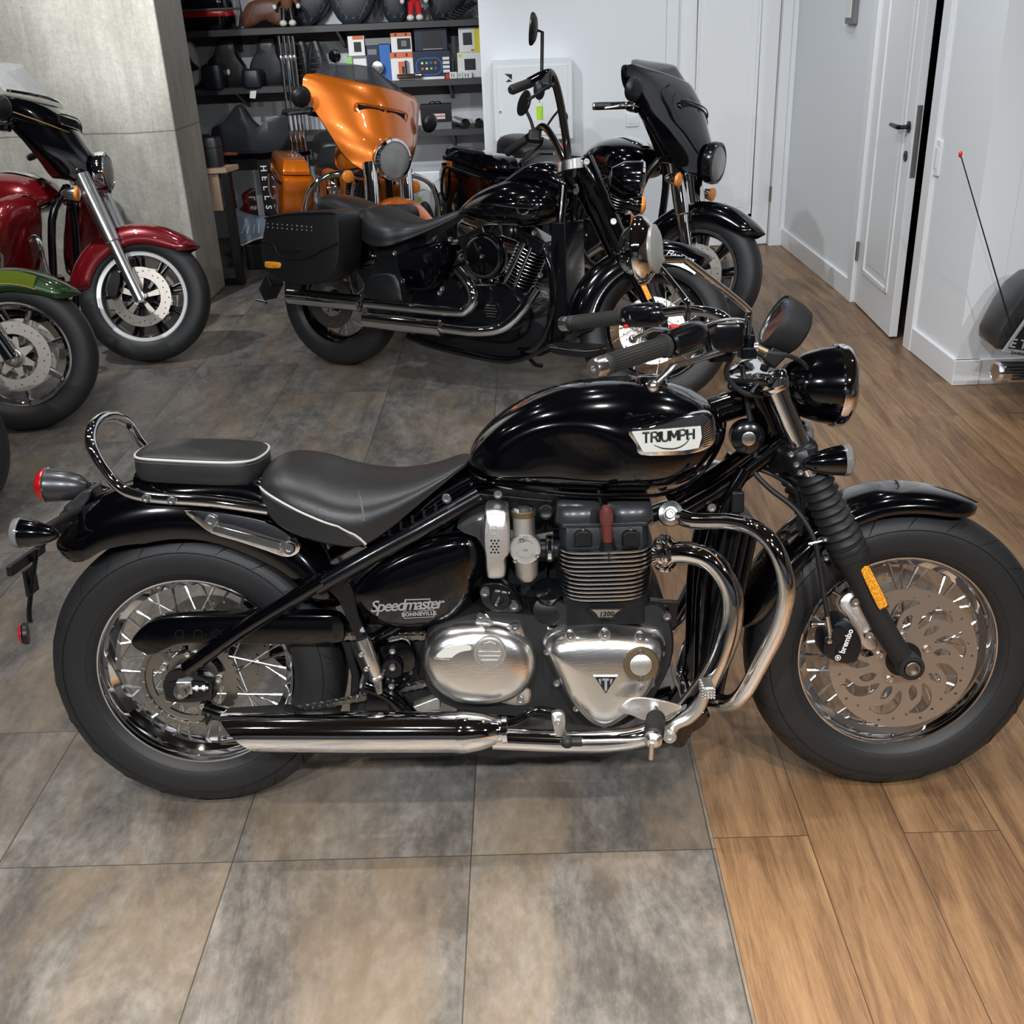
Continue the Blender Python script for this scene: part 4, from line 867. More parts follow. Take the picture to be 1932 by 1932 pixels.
put('footrest_bracket', *gdome(cr(T.L(-.18,(1258,1370),(1300,1340),(1338,1345),(1330,1365),(1300,1385),(1290,1408),(1268,1408)),3,True),[(1,.03),(1,0),(.9,-.006)]),'black_paint')
tb('gear_rod', T.P((865,1362,-.14),(930,1372,-.14),(975,1360,-.15),(1010,1340,-.15),(1050,1345,-.15)), .009)
tb('brake_hose', T.P((865,1345,-.12),(880,1335,-.12),(895,1332,-.12),(955,1336,-.12)), .007, 'rubber')
put('master_cylinder', *gprism(T.L(-.12,(778,1330),(825,1312),(832,1318),(832,1335),(790,1342)),-.01,.02),'cast_alu',bevel=.004)
sd = [(.82,.13,.16),(.72,.2,.09),(.62,.285,-.0)]; M_ = T.M; 
foot = np.array(T.I @ Vector((T.M@Vector((.66,.30,.0)))[:2]+(0.006,))) if False else None
w3 = T.M @ Vector((.66,.27,.03)); ft = np.array(T.I @ Vector((w3[0], w3[1], .012)))
tb('side_stand', [(.86,.12,.17),(.78,.18,.12),tuple(ft)], .012, 'satin_black', 12, 4)
b = MB(); b.add(gbox(ft,(.05,.04,.012),np.array(T.I.to_3x3()))); b.build('stand_foot','satin_black',bevel=.003)
tb('side_stand_tang', [(.86,-.02,.17),(.86,.12,.17)], .02, 'satin_black', 10, 1)
# rear fender
RF = lambda a: float(np.interp(a, [20,45,80,100,115,133], [.385,.41,.43,.435,.43,.405]))
fender('rear_fender', (0,.318), 134, 22, RF, lambda a: float(np.interp(a,[20,60,100,133],[.05,.095,.115,.07])), .102, 'black_paint', taper=.12)
# seat base tray between fender and seat
put('seat_tray', *superloft([(-.08,.765,.72,.05),(0,.765,.68,.085),(.15,.765,.66,.09),(.25,.72,.62,.1),(.35,.67,.6,.1),(.45,.66,.6,.09),(.55,.72,.66,.06),(.62,.75,.70,.04)],e=3), 'black_paint')
ps = [( -.076+.0,),]
pil = []
for x_, y_ in [(-.074,.0),(-.069,-.05),(-.05,-.078),(0,-.088),(.10,-.095),(.15,-.09),(.18,-.065),(.19,0),(.18,.065),(.15,.09),(.10,.095),(0,.088),(-.05,.078),(-.069,.05)]: pil.append((x_, y_, .757-.06*x_))
pil = cr(pil, 4, True)
PS = put('pillion_seat', *gdome(pil, [(.85,-.006),(.96,-.004),(1,.004),(1.01,.018),(1,.038),(.985,.045),(.95,.049),(.8,.054),(.5,.058),(.2,.059)], 2), 'leather')
rim_ = [(((x-.068)*.992+.068), y*.992, z+.044) for x,y,z in pil]; tb('piping', rim_, .0026, 'piping', 8, 1, PS, closed=True)
rim2 = [(((x-.068)*1.005+.068), y*1.005, z+.037) for x,y,z in pil]; tb('stitching', rim2, .0008, 'stitch', 5, 1, PS, closed=True)
ST = [(.182,.738,.731,.03),(.19,.762,.712,.08),(.21,.778,.688,.115),(.245,.785,.665,.142),(.30,.774,.645,.160),(.35,.755,.634,.168),(.40,.743,.628,.160),(.45,.739,.650,.135),(.50,.742,.684,.106),(.55,.752,.720,.080),(.59,.765,.748,.062),(.61,.768,.758,.04),(.618,.766,.762,.012)]
SE = put('rider_seat', *seat_mesh(ST), 'leather')
sp1 = [(x,-w*1.0,zl+(zt-zl)*float(np.interp(x,[.19,.285,.36,.395,.41],[.55,.42,.36,.22,.02]))) for x,zt,zl,w in cr([s[:4] for s in ST],5)[6:32] if x < .413]
tb('piping', sp1, .0024, 'piping', 8, 1, SE); tb('piping', [(x,-y,z) for x,y,z in sp1], .0024, 'piping', 8, 1, SE)
tb('stitching', [(x,y*1.0,z-.006) for x,y,z in sp1], .0009, 'stitch', 5, 1, SE)
S_ = cr([s[:4] for s in ST],5)
x_, zt_, zl_, w_ = S_[int(5*6.2)]; h_ = zt_-zl_; half = [(w_*1.0,zl_+h_*.45),(w_*.905,zl_+h_*.70),(w_*.6,zl_+h_*.915),(0,zt_+.0008)]
tb('seat_seam', [(x_+.0-.05*(1-abs(y)/w_),y,z) for y,z in [(-a,b) for a,b in half]+[(a,b) for a,b in half[::-1][1:]]], .0024, 'stitch', 6, 4, SE)
for k in range(5):
    p = T.p(735+k*22,1012-k*10,-.11); tb('seat_spring_rib', [p, p+np.array([0,0,.022])], .0035, 'satin_black', 8, 1)
# grab rail
gr_ = T.P((506,962,-.105),(400,947,-.112),(300,940,-.115),(248,931,-.115),(218,912,-.112),(192,880,-.11),(178,855,-.108))
B_ = gr_[-1]; V_ = T.p(192,789,0)-np.array([B_[0],0,B_[2]])
for t_ in (.3,.6,.9,1.2): gr_.append(np.array([B_[0]+V_[0]*math.sin(t_), -.108*math.cos(t_), B_[2]+V_[2]*math.sin(t_)]))
gr_.append(np.array([B_[0]+V_[0],0,B_[2]+V_[2]]))
gl_ = [np.array([p[0],-p[1],p[2]]) for p in gr_[::-1][1:]]; RL = tb('grab_rail', gr_+gl_, .0115, 'chrome', 16, 6)
bolts('rail_bolt', T.P((277,940,-.125),(325,944,-.125)), .009, (0,-1,.1), parent=RL)
sr = cr(T.L(-.112,(348,962),(400,964),(470,975),(520,990),(560,1018),(566,1035),(556,1048),(540,1050),(510,1040),(450,1020),(400,1005),(372,985)),3,True)
FS = put('fender_strut', *gdome(sr, [(1,.01),(1,-.003),(.96,-.006),(.8,-.007)]), 'chrome')
b = MB(); b.add(gprism(T.L(-.1195,(400,988),(530,1022),(530,1040),(402,1003)),-.003,.001)); b.build('strut_rib','chrome',FS,bevel=.002)
bolts('strut_bolt', T.P((399,982,-.121),(546,1034,-.121)), .013, (0,-1,.1), parent=FS)
# tail lamp, rear indicators, plate bracket
tl0, tl1 = T.p(167,918,0), T.p(92,915,0); ax_ = tl1-tl0; L_ = np.linalg.norm(ax_)
b = MB(); b.add(glathe([(0,0),(.012,.002),(.024,L_*.2),(.033,L_*.55),(.036,L_*.95),(.036,L_)], tl0, ax_, 32)); TLm = b.build('tail_lamp','gunmetal')
b = MB(); b.add(glathe([(.036,L_),(.0365,L_+.006),(.033,L_+.016),(.02,L_+.024),(0,L_+.027)], tl0, ax_, 32)); b.build('lens','red_lens',TLm)
b = MB(); b.add(glathe([(.036,L_-.002),(.038,L_),(.036,L_+.003)], tl0, ax_, 32, cap=False)); b.build('lens_ring','chrome_soft',TLm)
put('lamp_bracket', *gprism(T.L(-.0,(130,950),(165,920),(185,915),(178,935),(150,975),(125,985)),-.03,.03),'gunmetal',bevel=.005)
ia = tl1-tl0; ia = ia/np.linalg.norm(ia)
o_ = T.p(38,1005,-.15); bullet('rear_indicator', T, o_, o_-T.p(105,1008,-.15), .029, .078)
o2 = np.array([o_[0],.15,o_[2]]); bullet('rear_indicator', T, o2, o_-T.p(105,1008,-.15), .029, .078)
p1 = T.p(80,1000,-.15); tb('indicator_stem', [(p1[0],-.15,p1[2]),(p1[0]+.03,-.06,p1[2]+.01),(p1[0]+.03,.06,p1[2]+.01),(p1[0],.15,p1[2])], .009, 'rubber', 12, 1)
put('plate_bracket', *gprism(T.L(-.05,(118,962),(140,985),(130,1010),(100,1000)),-.01,.06),'satin_black',bevel=.004)
tb('plate_hanger', T.P((70,1035,-.01),(62,1090,-.01),(55,1150,-.01),(57,1175,-.02)), .009, 'satin_black', 8, 2, flat=.5)
tb('plate_hanger', T.P((74,1030,-.01),(95,1000,-.01),(120,985,-.01)), .010, 'satin_black', 8, 2)
v0, v1 = T.p(30,1068,-.05), T.p(70,1042,-.0); b = MB(); b.add(gbox((v0+v1)/2,(.012,.16,.022))); b.build('plate_bracket','satin_black',bevel=.002)
b = MB(); b.add(gbox(T.p(58,1095,0),(.008,.05,.06))); b.build('plate_carrier','satin_black',bevel=.002)
rc = T.p(53,1195,-.02); b = MB(); b.add(glathe([(.024,0),(.024,.008),(.02,.012),(0,.013)], rc, (-1,-.35,0), 28)); rr0 = b.build('reflector_holder','satin_black')
b = MB(); b.add(glathe([(.0215,.012),(.022,.014),(.02,.017),(0,.018)], rc, (-1,-.35,0), 28)); b.build('red_reflector','red_lens',rr0)
# fuel tank
TS = [(.612,.765,.742,.02),(.622,.795,.732,.06),(.655,.833,.724,.098),(.70,.866,.718,.12),(.76,.895,.712,.138),(.83,.914,.706,.150),(.91,.921,.703,.158),(.99,.917,.703,.158),(1.05,.902,.722,.148),(1.09,.882,.755,.128),(1.12,.858,.79,.09),(1.135,.84,.815,.04)]
def dent(x, y, z):
    t = math.exp(-(((x-.79)/.115)**2+((z-.785)/.062)**2)**2); return (x, y*(1-.15*t), z)
TK = put('fuel_tank', *superloft(TS, 44, 2.35, dent, .42, 2.9), 'black_paint', angle=60)
S_ = cr(TS,5); lip = [(x, -max(w*.97,.004), zb+.012) for x,zt,zb,w in S_]; tb('tank_seam', lip+[(x,-y,z) for x,y,z in lip[::-1]], .0045, 'black_paint', 8, 1, TK)
bl = -.1515
BD = put('tank_badge', *gdome(cr(T.L(bl,(1184,812),(1230,803),(1290,786),(1325,778),(1345,782),(1350,800),(1350,828),(1338,845),(1310,855),(1270,859),(1206,859),(1198,838)),3,True), [(1,.022),(1,-.002),(.97,-.006),(.93,-.0075)]), 'chrome', TK)
put('badge_plate', *gdome(T.L(bl-.0085,(1192,815),(1322,804),(1324,825),(1318,845),(1290,850),(1214,853)), [(1,.003),(1,-.001)]), 'badge_white', BD)
b = MB()
for k in range(11):
    t_ = k/10; a_ = T.p(1327,806+38*t_-0,bl-.0085); c_ = T.p(1347-2*abs(t_-.5)*6,792+48*t_,bl-.006); b.add(gtube([a_,c_],[.0012,.0016],6,1))
b.build('badge_flutes','chrome',BD)
LT = {'T':([(0,1),(.75,1)],[(.4,1),(.4,0)]),'R':([(0,0),(0,1),(.45,1),(.65,.85),(.65,.65),(.45,.5),(0,.5)],[(.4,.5),(.7,0)]),'I':([(0,0),(0,1)],),'U':([(0,1),(0,.3),(.12,.06),(.35,0),(.58,.06),(.7,.3),(.7,1)],),'M':([(0,0),(.04,1)],[(.04,1),(.42,.3)],[(.42,.3),(.8,1)],[(.8,1),(.84,0)]),'P':([(0,0),(0,1),(.45,1),(.65,.85),(.65,.62),(.45,.45),(0,.45)],),'H':([(0,0),(0,1)],[(.68,0),(.68,1)],[(0,.52),(.68,.52)])}
o_, e_ = T.p(1212,836,bl-.0104), T.p(1309,828,bl-.0104); ux_ = (e_-o_)/np.linalg.norm(e_-o_); hh = .0195; tot = .8+.7+.05+.7+.84+.65+.68; gap = (np.linalg.norm(e_-o_)-tot*hh*.92)/6; cx_ = 0
for chh, wd_ in zip('TRIUMPH',(.8,.7,.05,.7,.84,.65,.68)):
    b = MB()
    for st_ in LT[chh]: b.add(gtube([o_+ux_*(cx_+x_*hh*.92)+np.array([0,0,y_*hh]) for x_,y_ in st_], .0021, 8, 1))
    b.build('badge_letter','black_print',BD); cx_ += wd_*hh*.92+gap
tb('badge_swoosh', T.P((1234,840,bl-.0104),(1252,846,bl-.0104),(1275,846,bl-.0104),(1292,838,bl-.0104),(1302,826,bl-.0104)), [.0006,.0013,.0014,.0011,.0006], 'black_print', 6, 5, BD)
fcap = T.p(1228,722,-.02); b = MB(); b.add(glathe([(.040,-.02),(.040,-.002),(.036,.004),(.033,.004),(.032,.008),(.03,.014),(.022,.017),(0,.018)], (fcap[0],-.02,fcap[2]-.002), (0.05,0,1), 36)); b.build('fuel_cap','chrome')
tb('seat_lock_trim', T.P((1100,718,0),(1180,712,0),(1190,714,0)), .004, 'chrome')
# ---- steered assembly
CTX['M'] = T.S
fw_ = wheel('front_wheel', FC, .318, .135, .215, .045, spokes=36, hub_r=.045, hub_w=.07, hub_mat='satin_black')
for s in (-1,1): disc('brake_disc', FC, s*.077, .157, .07, fw_, slots=9)
b = MB(); b.add(glathe([(.045,-.012),(.045,.004),(.03,.006),(0,.006)], (FC[0],-.073,FC[2]), (0,-1,0), 28)); b.build('hub_cap','satin_black',fw_)
bolts('disc_bolt', [(FC[0]+.052*math.cos(a),-.08,FC[2]+.052*math.sin(a)) for a in np.linspace(0,2*PI,5,endpoint=False)+.4], .009, (0,-1,0), parent=fw_, h=.004)
FFc = lambda a: .362
fender('front_fender', (1.51,.316), 170, 62, lambda a: float(np.interp(a,[62,100,140,170],[.358,.364,.352,.352])), .04, .085, 'black_paint', taper=.17)
fa = T.q(1718,1258,-.12)
for s in (-1,1):
    def SY(p): return (p[0], p[1]*(1 if s < 0 else -1), p[2])
    lo, mid, up1, up2 = T.q(1706,1240,-.1), T.q(1620,1060,-.1), T.q(1512,850,-.1), T.q(1455,712,-.1)
    dF = (up2-fa); 
    leg = MB(); leg.add(gtube([SY(p) for p in [T.q(1590,1015,-.1),T.q(1605,1050,-.1),T.q(1625,1100,-.1),T.q(1665,1180,-.1),T.q(1712,1255,-.1)]], [.036,.034,.024,.0235,.022], 20, 5)); lg = leg.build('fork_leg','matte_black')
    ax_ = SY(T.q(1718,1258,-.115)); b = MB(); b.add(glathe([(.0,-.03),(.027,-.03),(.028,0),(.026,.01),(.018,.011),(.017,.006),(0,.006)], ax_, (0,s,0), 28)); b.build('axle_clamp','matte_black',lg)
    b = MB(); b.add(glathe([(.016,.006),(.016,.014),(.014,.016),(.0105,.016),(.0095,.009),(0,.009)], ax_, (0,s,0), 24)); b.build('axle_end','steel',lg)
    # gaiter
    g0, g1 = np.array(SY(T.q(1532,892,-.1))), np.array(SY(T.q(1602,1040,-.1))); dg = g1-g0; Lg = np.linalg.norm(dg); pr_ = []
    nb = 9
    for k in range(nb): t0 = Lg*.9*k/nb; st_ = Lg*.9/nb; rr_ = .031+.006*k/nb; pr_ += [(rr_-.004,t0),(rr_+.003,t0+st_*.35),(rr_+.0035,t0+st_*.55),(rr_-.004,t0+st_*.95)]
    pr_ += [(.038,Lg*.91),(.039,Lg*.93),(.039,Lg*.96),(.036,Lg*.97),(.0385,Lg*.98),(.0385,Lg*1.06),(.03,Lg*1.09)]
    b = MB(); b.add(glathe(pr_, g0, dg, 32)); b.build('fork_gaiter','rubber')
    tb('fork_tube', [SY(T.q(1532,892,-.1)), SY(up1), SY(T.q(1462,727,-.1))], .0215, 'chrome', 24, 1)
    b = MB(); b.add(glathe([(.027,-.026),(.029,-.022),(.029,.002),(.026,.006),(.021,.007),(.02,.010),(.012,.011),(.0,.011)], SY(T.q(1457,712,-.1)), dF if s < 0 else np.array(SY(dF)), 32)); b.build('fork_top_clamp','chrome')
    b = MB(); b.add(glathe([(.033,-.02),(.035,-.014),(.035,.018),(.030,.024),(.022,.027)], SY(T.q(1512,862,-.1)), -dF if False else np.array(SY(up2))-np.array(SY(fa)), 32)); b.build('lower_clamp','satin_black')
    o_ = T.q(1593,868,-.135); oo = np.array(SY(o_)); dv = T.q(1593,868,-.135)-T.q(1510,875,-.135); dv[1] = 0
    bullet('front_indicator', T, oo, dv, .030, .082)
    st0 = T.q(1548,870,-.14); tb('indicator_stem', [SY(st0), SY(T.q(1525,870,-.09))], .011, 'satin_black', 10, 1)
bolts('clamp_bolt', T.Q((1491,857,-.136),(1501,876,-.136),(1508,891,-.136)), .0065, (0,-1,.1))
rf = cr([tuple(x) for x in T.LQ(-.126,(1623,1075),(1627,1069),(1637,1068),(1642,1073),(1673,1135),(1673,1143),(1664,1148),(1655,1144))],3,True)
RF2 = put('fork_reflector', *gdome(rf,[(1,.004),(1,-.001),(.96,-.003),(.6,-.004)]), 'amber'); b = MB()
b.add(gdome(rf,[(1.08,.005),(1.08,.0),(1.0,.0005)])); b.build('reflector_rim','matte_black',RF2)
# lower and upper yokes
a_, b_ = T.q(1512,862,-.1), None
put('lower_yoke', *gdome(cr([(a_[0]-.06,0,a_[2]-.02),(a_[0]-.04,-.06,a_[2]-.02),(a_[0]-.02,-.12,a_[2]-.0),(a_[0]+.025,-.125,a_[2]+.01),(a_[0]+.03,0,a_[2]+.01),(a_[0]+.025,.125,a_[2]+.01),(a_[0]-.02,.12,a_[2]),(a_[0]-.04,.06,a_[2]-.02)],4,True),[(.97,-.022),(1,-.018),(1,.016),(.95,.02)],2),'satin_black')
ty_ = T.q(1457,716,-.1); put('top_yoke', *gdome(cr([(ty_[0]-.07,0,ty_[2]-.01),(ty_[0]-.055,-.05,ty_[2]-.01),(ty_[0]-.02,-.125,ty_[2]-.0),(ty_[0]+.02,-.125,ty_[2]+.01),(ty_[0]+.015,-.05,ty_[2]+.01),(ty_[0]+.012,0,ty_[2]+.01),(ty_[0]+.015,.05,ty_[2]+.01),(ty_[0]+.02,.125,ty_[2]+.01),(ty_[0]-.02,.125,ty_[2]),(ty_[0]-.055,.05,ty_[2]-.01)],4,True),[(.96,-.02),(1,-.015),(1,.0),(.95,.006),(.7,.008)],2),'chrome')
# headlamp
hc, hx_ = T.q(1597,728,0), T.q(1485,745,0); dh = np.array([1,0,-.06]); dh /= np.linalg.norm(dh); hr = (T.q(1600,652,0)[2]-T.q(1600,806,0)[2])/2*.97; hL = hc[0]-hx_[0]+.02
b = MB(); b.add(glathe([(0,-hL),(hr*.3,-hL*.98),(hr*.55,-hL*.88),(hr*.78,-hL*.66),(hr*.92,-hL*.42),(hr*.98,-hL*.22),(hr,-hL*.16)], hc, dh, 48)); HL = b.build('headlamp','black_paint')
b = MB(); b.add(glathe([(hr*.99,-hL*.22),(hr*1.035,-hL*.2),(hr*1.045,-hL*.1),(hr*1.0,-.004),(hr*.92,.0),(hr*.9,-.006)], hc, dh, 48, cap=False)); b.build('headlamp_rim','chrome',HL)
b = MB(); b.add(glathe([(hr*.92,-.004),(hr*.8,.006),(hr*.4,.012),(0,.014)], hc, dh, 40)); b.build('headlamp_glass','clear_lens',HL)
b = MB(); b.add(glathe([(hr*.91,-.006),(hr*.7,-.03),(hr*.3,-.05),(0,-.052)], hc, dh, 40)); b.build('reflector_bowl','chrome',HL)
tb('headlamp_bracket', [hc-dh*hL*.8+np.array([0,-.02,0]), hc-dh*hL*1.15+np.array([0,-.03,0])], .016, 'satin_black', 12, 1)
# speedometer
sc0 = T.q(1462,604,0); ns = np.array([-.86,0,.5]); ns /= np.linalg.norm(ns); sr_ = .054
b = MB(); b.add(glathe([(0,-.062),(sr_*.7,-.062),(sr_*.9,-.055),(sr_*.98,-.04),(sr_*1.03,-.01),(sr_*1.03,0),(sr_*.98,.004),(sr_*.93,.002),(sr_*.92,-.002)], sc0, ns, 48)); SM = b.build('speedometer','matte_black')
b = MB(); b.add(glathe([(sr_*.93,0),(sr_*.88,.002),(sr_*.85,-.001)], sc0, ns, 48, cap=False)); b.build('bezel_ring','chrome_soft',SM)
b = MB(); b.add(glathe([(sr_*.9,-.001),(0,-.0008)], sc0, ns, 48)); b.build('dial_glass','black_paint',SM)
put('speedometer_bracket', *gprism(T.LQ(0,(1430,672),(1448,655),(1462,640),(1485,650),(1480,670),(1455,695)),-.025,.025),'satin_black',bevel=.005)
# handlebar
hb_ = [T.q(1125,693,-.392),T.q(1255,651,-.29),T.q(1320,628,-.22),T.q(1368,612,-.16),T.q(1405,615,-.10),T.q(1415,650,-.06),T.q(1418,665,-.0)]
sym = [np.array([p[0],-p[1],p[2]]) for p in hb_[::-1][1:]]; tb('handlebar', hb_+sym, .0112, 'chrome', 16, 6)
for s in (-1,1):
    SYv = lambda p: np.array([p[0], p[1]*(1 if s < 0 else -1), p[2]])
    g0, g1 = SYv(T.q(1138,690,-.382)), SYv(T.q(1255,652,-.29)); dg = g1-g0; L_ = np.linalg.norm(dg)
    b = MB(); b.add(glathe([(.016,-.002),(.0175,.0),(.0175,.012),(.0162,.014),(.0165,L_*.5),(.0165,L_-.008),(.021,L_-.006),(.021,L_)], g0, dg, 28)); gp = b.build('handlebar_grip','grip_rubber')
    b = MB(); u_, w_, x_ = frame(dg)
    for k in range(22):
        a = 2*PI*k/22; rv = math.cos(a)*u_+math.sin(a)*w_; b.add(gtube([g0+x_*.016+rv*.0166, g1-x_*.009+rv*.0166], .0010, 5, 1))
    b.build('grip_ribs','grip_rubber',gp)
    b = MB(); b.add(glathe([(.0155,.001),(.017,0),(.0172,-.018),(.0155,-.023),(.006,-.023),(.005,-.018),(0,-.018)], g0, dg, 28)); b.build('bar_end','chrome_soft',gp)
    h0, h1 = SYv(T.q(1262,650,-.283)), SYv(T.q(1325,628,-.215)); dg = h1-h0; L_ = np.linalg.norm(dg)
    b = MB(); b.add(glathe([(.02,-.004),(.0245,0),(.027,L_*.3),(.027,L_*.65),(.0235,L_*.9),(.016,L_)], h0, dg, 24)); sh = b.build('switch_housing','gloss_black_metal')
    u_, w_, x_ = frame(dg)
    if s < 0:
        b = MB(); b.add(gbox(h0+x_*.035+np.array([-.012,0,.024]),(.016,.02,.008))); b.build('kill_switch','red_plastic',sh,bevel=.002)
    else:
        for dx, dz, mm, nn_ in ((-.022,.008,'satin_black','thumb_switch'),(-.026,-.008,'box_grey','thumb_switch'),(-.022,-.022,'red_plastic','horn_button')):
            b = MB(); b.add(gbox(h0+x_*.02+np.array([dx,0,dz]),(.010,.018,.009))); b.build(nn_,mm,sh,bevel=.002)
        b = MB(); b.add(glathe([(.007,0),(.007,.008),(.004,.009)], h0+x_*.045+np.array([-.026,0,-.004]), (-1,0,0), 16)); b.build('round_switch','box_grey',sh)
    # lever
    if s < 0: lv = T.Q((1385,655,-.14),(1345,668,-.2),(1300,683,-.27),(1272,690,-.31),(1255,706,-.335),(1232,728,-.36))
    else: lv = [SYv(p)+np.array([.06,0,-.0]) for p in T.Q((1385,655,-.14),(1345,668,-.2),(1300,683,-.27),(1272,690,-.31),(1255,706,-.335),(1232,728,-.36))]
    b = MB(); b.add(gtube(lv, [.0125,.0105,.009,.0085,.0075,.007], 14, 5, flat=.62)); LVR = b.build('brake_lever' if s < 0 else 'clutch_lever','polished_alu')
    b = MB(); b.add(gell(lv[-1],(.0105,.0105,.0105),16,10)); b.build('lever_ball','polished_alu',LVR)
# master cylinder reservoir
rsv = T.q(1363,628,-.165); 
rs = [(rsv[0]+x*.036, rsv[1]+y*.032, rsv[2]-.006) for x,y in rrect(2,2,.45,4)]
b = MB(); b.add(gdome(rs,[(.6,-.03),(.9,-.026),(1,-.015),(1,.014),(1.06,.015),(1.06,.022),(1.0,.026),(.8,.027)],2)); RV = b.build('brake_reservoir','gloss_black_metal')
text('reservoir_warning','WARNING',.009,.0005,'white_print',RV,(rsv[0]+.004,rsv[1]+.006,rsv[2]+.0215),(0.1,-1,0),(1,0.1,0))
bolts('reservoir_screw', [(rsv[0]-.024,rsv[1]+.018,rsv[2]+.02),(rsv[0]+.024,rsv[1]-.018,rsv[2]+.02)], .004, (0,0,1), parent=RV, h=.003)
put('reservoir_clamp', *gdome([(rsv[0]+x*.022, rsv[1]+y*.02+.02, rsv[2]-.04) for x,y in rrect(2,2,.4,3)],[(1,-.014),(1,.012)],2),'gloss_black_metal')
mb0 = T.q(1410,640,-.12)
b = MB(); b.add(glathe([(.016,-.016),(.017,0),(.016,.014),(.0125,.016)], mb0+np.array([0,0,-.008]), (0,0,1), 6)); b.add(gbox(mb0+np.array([.0,0,-.025]),(.03,.04,.022))); b.build('mirror_mount','gloss_black_metal',bevel=.003)
bolts('mount_nut', [T.q(1424,655,-.13)], .010, (1,-.4,0))
# mirrors
mc = T.q(1236,474,-.3); stem = [T.q(1410,642,-.12),T.q(1412,600,-.12),T.q(1404,578,-.125),T.q(1300,496,-.24),T.q(1285,490,-.26),T.q(1250,490,-.285)]
tb('mirror_stem', stem, .0065, 'chrome', 14, 5)
gn = np.array([-.93,.37,-.06])
c_ = mc+np.array([-.026,.012,.002]); MR = mirror('mirror', c_, gn, .058, parent=None, depth=.03)
b = MB(); b.add(glathe([(.04,0),(.041,-.006),(.032,-.011),(.02,-.013),(0,-.013)], c_-np.array(gn)/np.linalg.norm(gn)*.024, gn, 32)); b.build('mirror_cap','cap_grey',MR)
mc2 = T.q(1192,472,.29); st2 = [T.q(1298,605,.12),T.q(1298,580,.12),T.q(1293,565,.125),T.q(1240,500,.24),T.q(1205,478,.27)]
tb('mirror_stem', st2, .0065, 'chrome', 14, 5); MR2 = mirror('mirror', mc2, (-.87,-.5,.05), .052, depth=.03)
# cables and hoses
tb('throttle_cable', T.Q((1430,652,-.12),(1450,665,-.13),(1490,672,-.12),(1515,685,-.09),(1522,695,-.06)), .0045, 'rubber', 8, 5)
tb('cable_nut', T.Q((1428,655,-.125),(1448,664,-.13)), .006, 'bronze', 8, 1)
tb('brake_hose', T.Q((1385,665,-.12),(1370,705,-.1),(1400,740,-.09),(1440,748,-.08)), .005, 'rubber', 8, 5)
tb('brake_hose', T.Q((1400,690,-.05),(1410,760,-.045),(1425,860,-.05),(1420,885,-.055),(1450,920,-.07),(1500,960,-.09),(1533,1010,-.105),(1545,1060,-.11),(1556,1130,-.115),(1563,1170,-.12)), .0055, 'rubber', 10, 5)
tb('hose_fitting', T.Q((1561,1162,-.12),(1566,1195,-.12),(1562,1205,-.12)), .0055, 'chrome_soft', 10, 3)
tb('wiring', T.Q((1415,880,-.03),(1460,897,-.04),(1500,925,-.06),(1508,960,-.06),(1505,1000,-.06)), .0045, 'rubber', 8, 5)
tb('wiring', T.Q((1425,870,-.03),(1470,890,-.04),(1510,915,-.06),(1515,960,-.06),(1510,1010,-.06)), .0045, 'rubber', 8, 5)
tb('hose_clip', T.Q((1525,1026,-.11),(1560,1018,-.11)), .003, 'chrome_soft', 8, 1); bolts('clip_bolt', T.Q((1555,1016,-.112),(1557,1052,-.112)), .006, (0,-1,0))
# caliper
CB = put('caliper_bracket', *gdome(cr(T.LQ(-.093,(1582,1140),(1600,1118),(1625,1130),(1640,1180),(1655,1215),(1640,1225),(1620,1210),(1600,1165)),3,True),[(1,.005),(1,-.004),(.94,-.006)]),'brushed_alu')
bolts('bracket_bolt', T.Q((1612,1134,-.1),(1638,1197,-.1)), .0105, (0,-1,0), parent=CB)
CL = put('brake_caliper', *gdome(cr(T.LQ(-.088,(1570,1162),(1590,1160),(1605,1175),(1618,1200),(1615,1225),(1605,1240),(1585,1244),(1565,1238),(1545,1225),(1545,1200),(1556,1180)),3,True),[(.95,.03),(1,.02),(1,-.02),(.93,-.03),(.7,-.034)]),'satin_black')
for x_, y_ in ((1580,1195),(1590,1226)):
    b = MB(); b.add(glathe([(.017,-.01),(.0175,0),(.014,.005),(0,.006)], T.q(x_,y_,-.12), (0,-1,0), 24)); b.build('caliper_piston_cap','satin_black',CL)
text('caliper_lettering','brembo',.017,.001,'white_print',CL,T.q(1597,1210,-.1265),(.32,0,1),(-1,0,.32),bold=.0005)
plate('caliper_logo', [circ2(0,0,.0062,20), circ2(0,0,.0048,16)], .001, 'white_print', CL, T.q(1581,1241,-.1265), (1,0,0), (0,0,1)); 
b = MB(); b.add(glathe([(.0028,0),(0,.0006)], T.q(1581,1241,-.1265), (0,-1,0), 12)); b.build('logo_dot','white_print',CL)
b = MB(); b.add(glathe([(.007,0),(.0075,.008),(.005,.013),(0,.014)], T.q(1562,1206,-.12), (0,-1,0), 16)); b.build('banjo_bolt','chrome_soft',CL)
tb('slide_pin', T.Q((1530,1178,-.08),(1558,1178,-.08)), .008, 'chrome_soft', 12, 1)
CTX['M'] = None
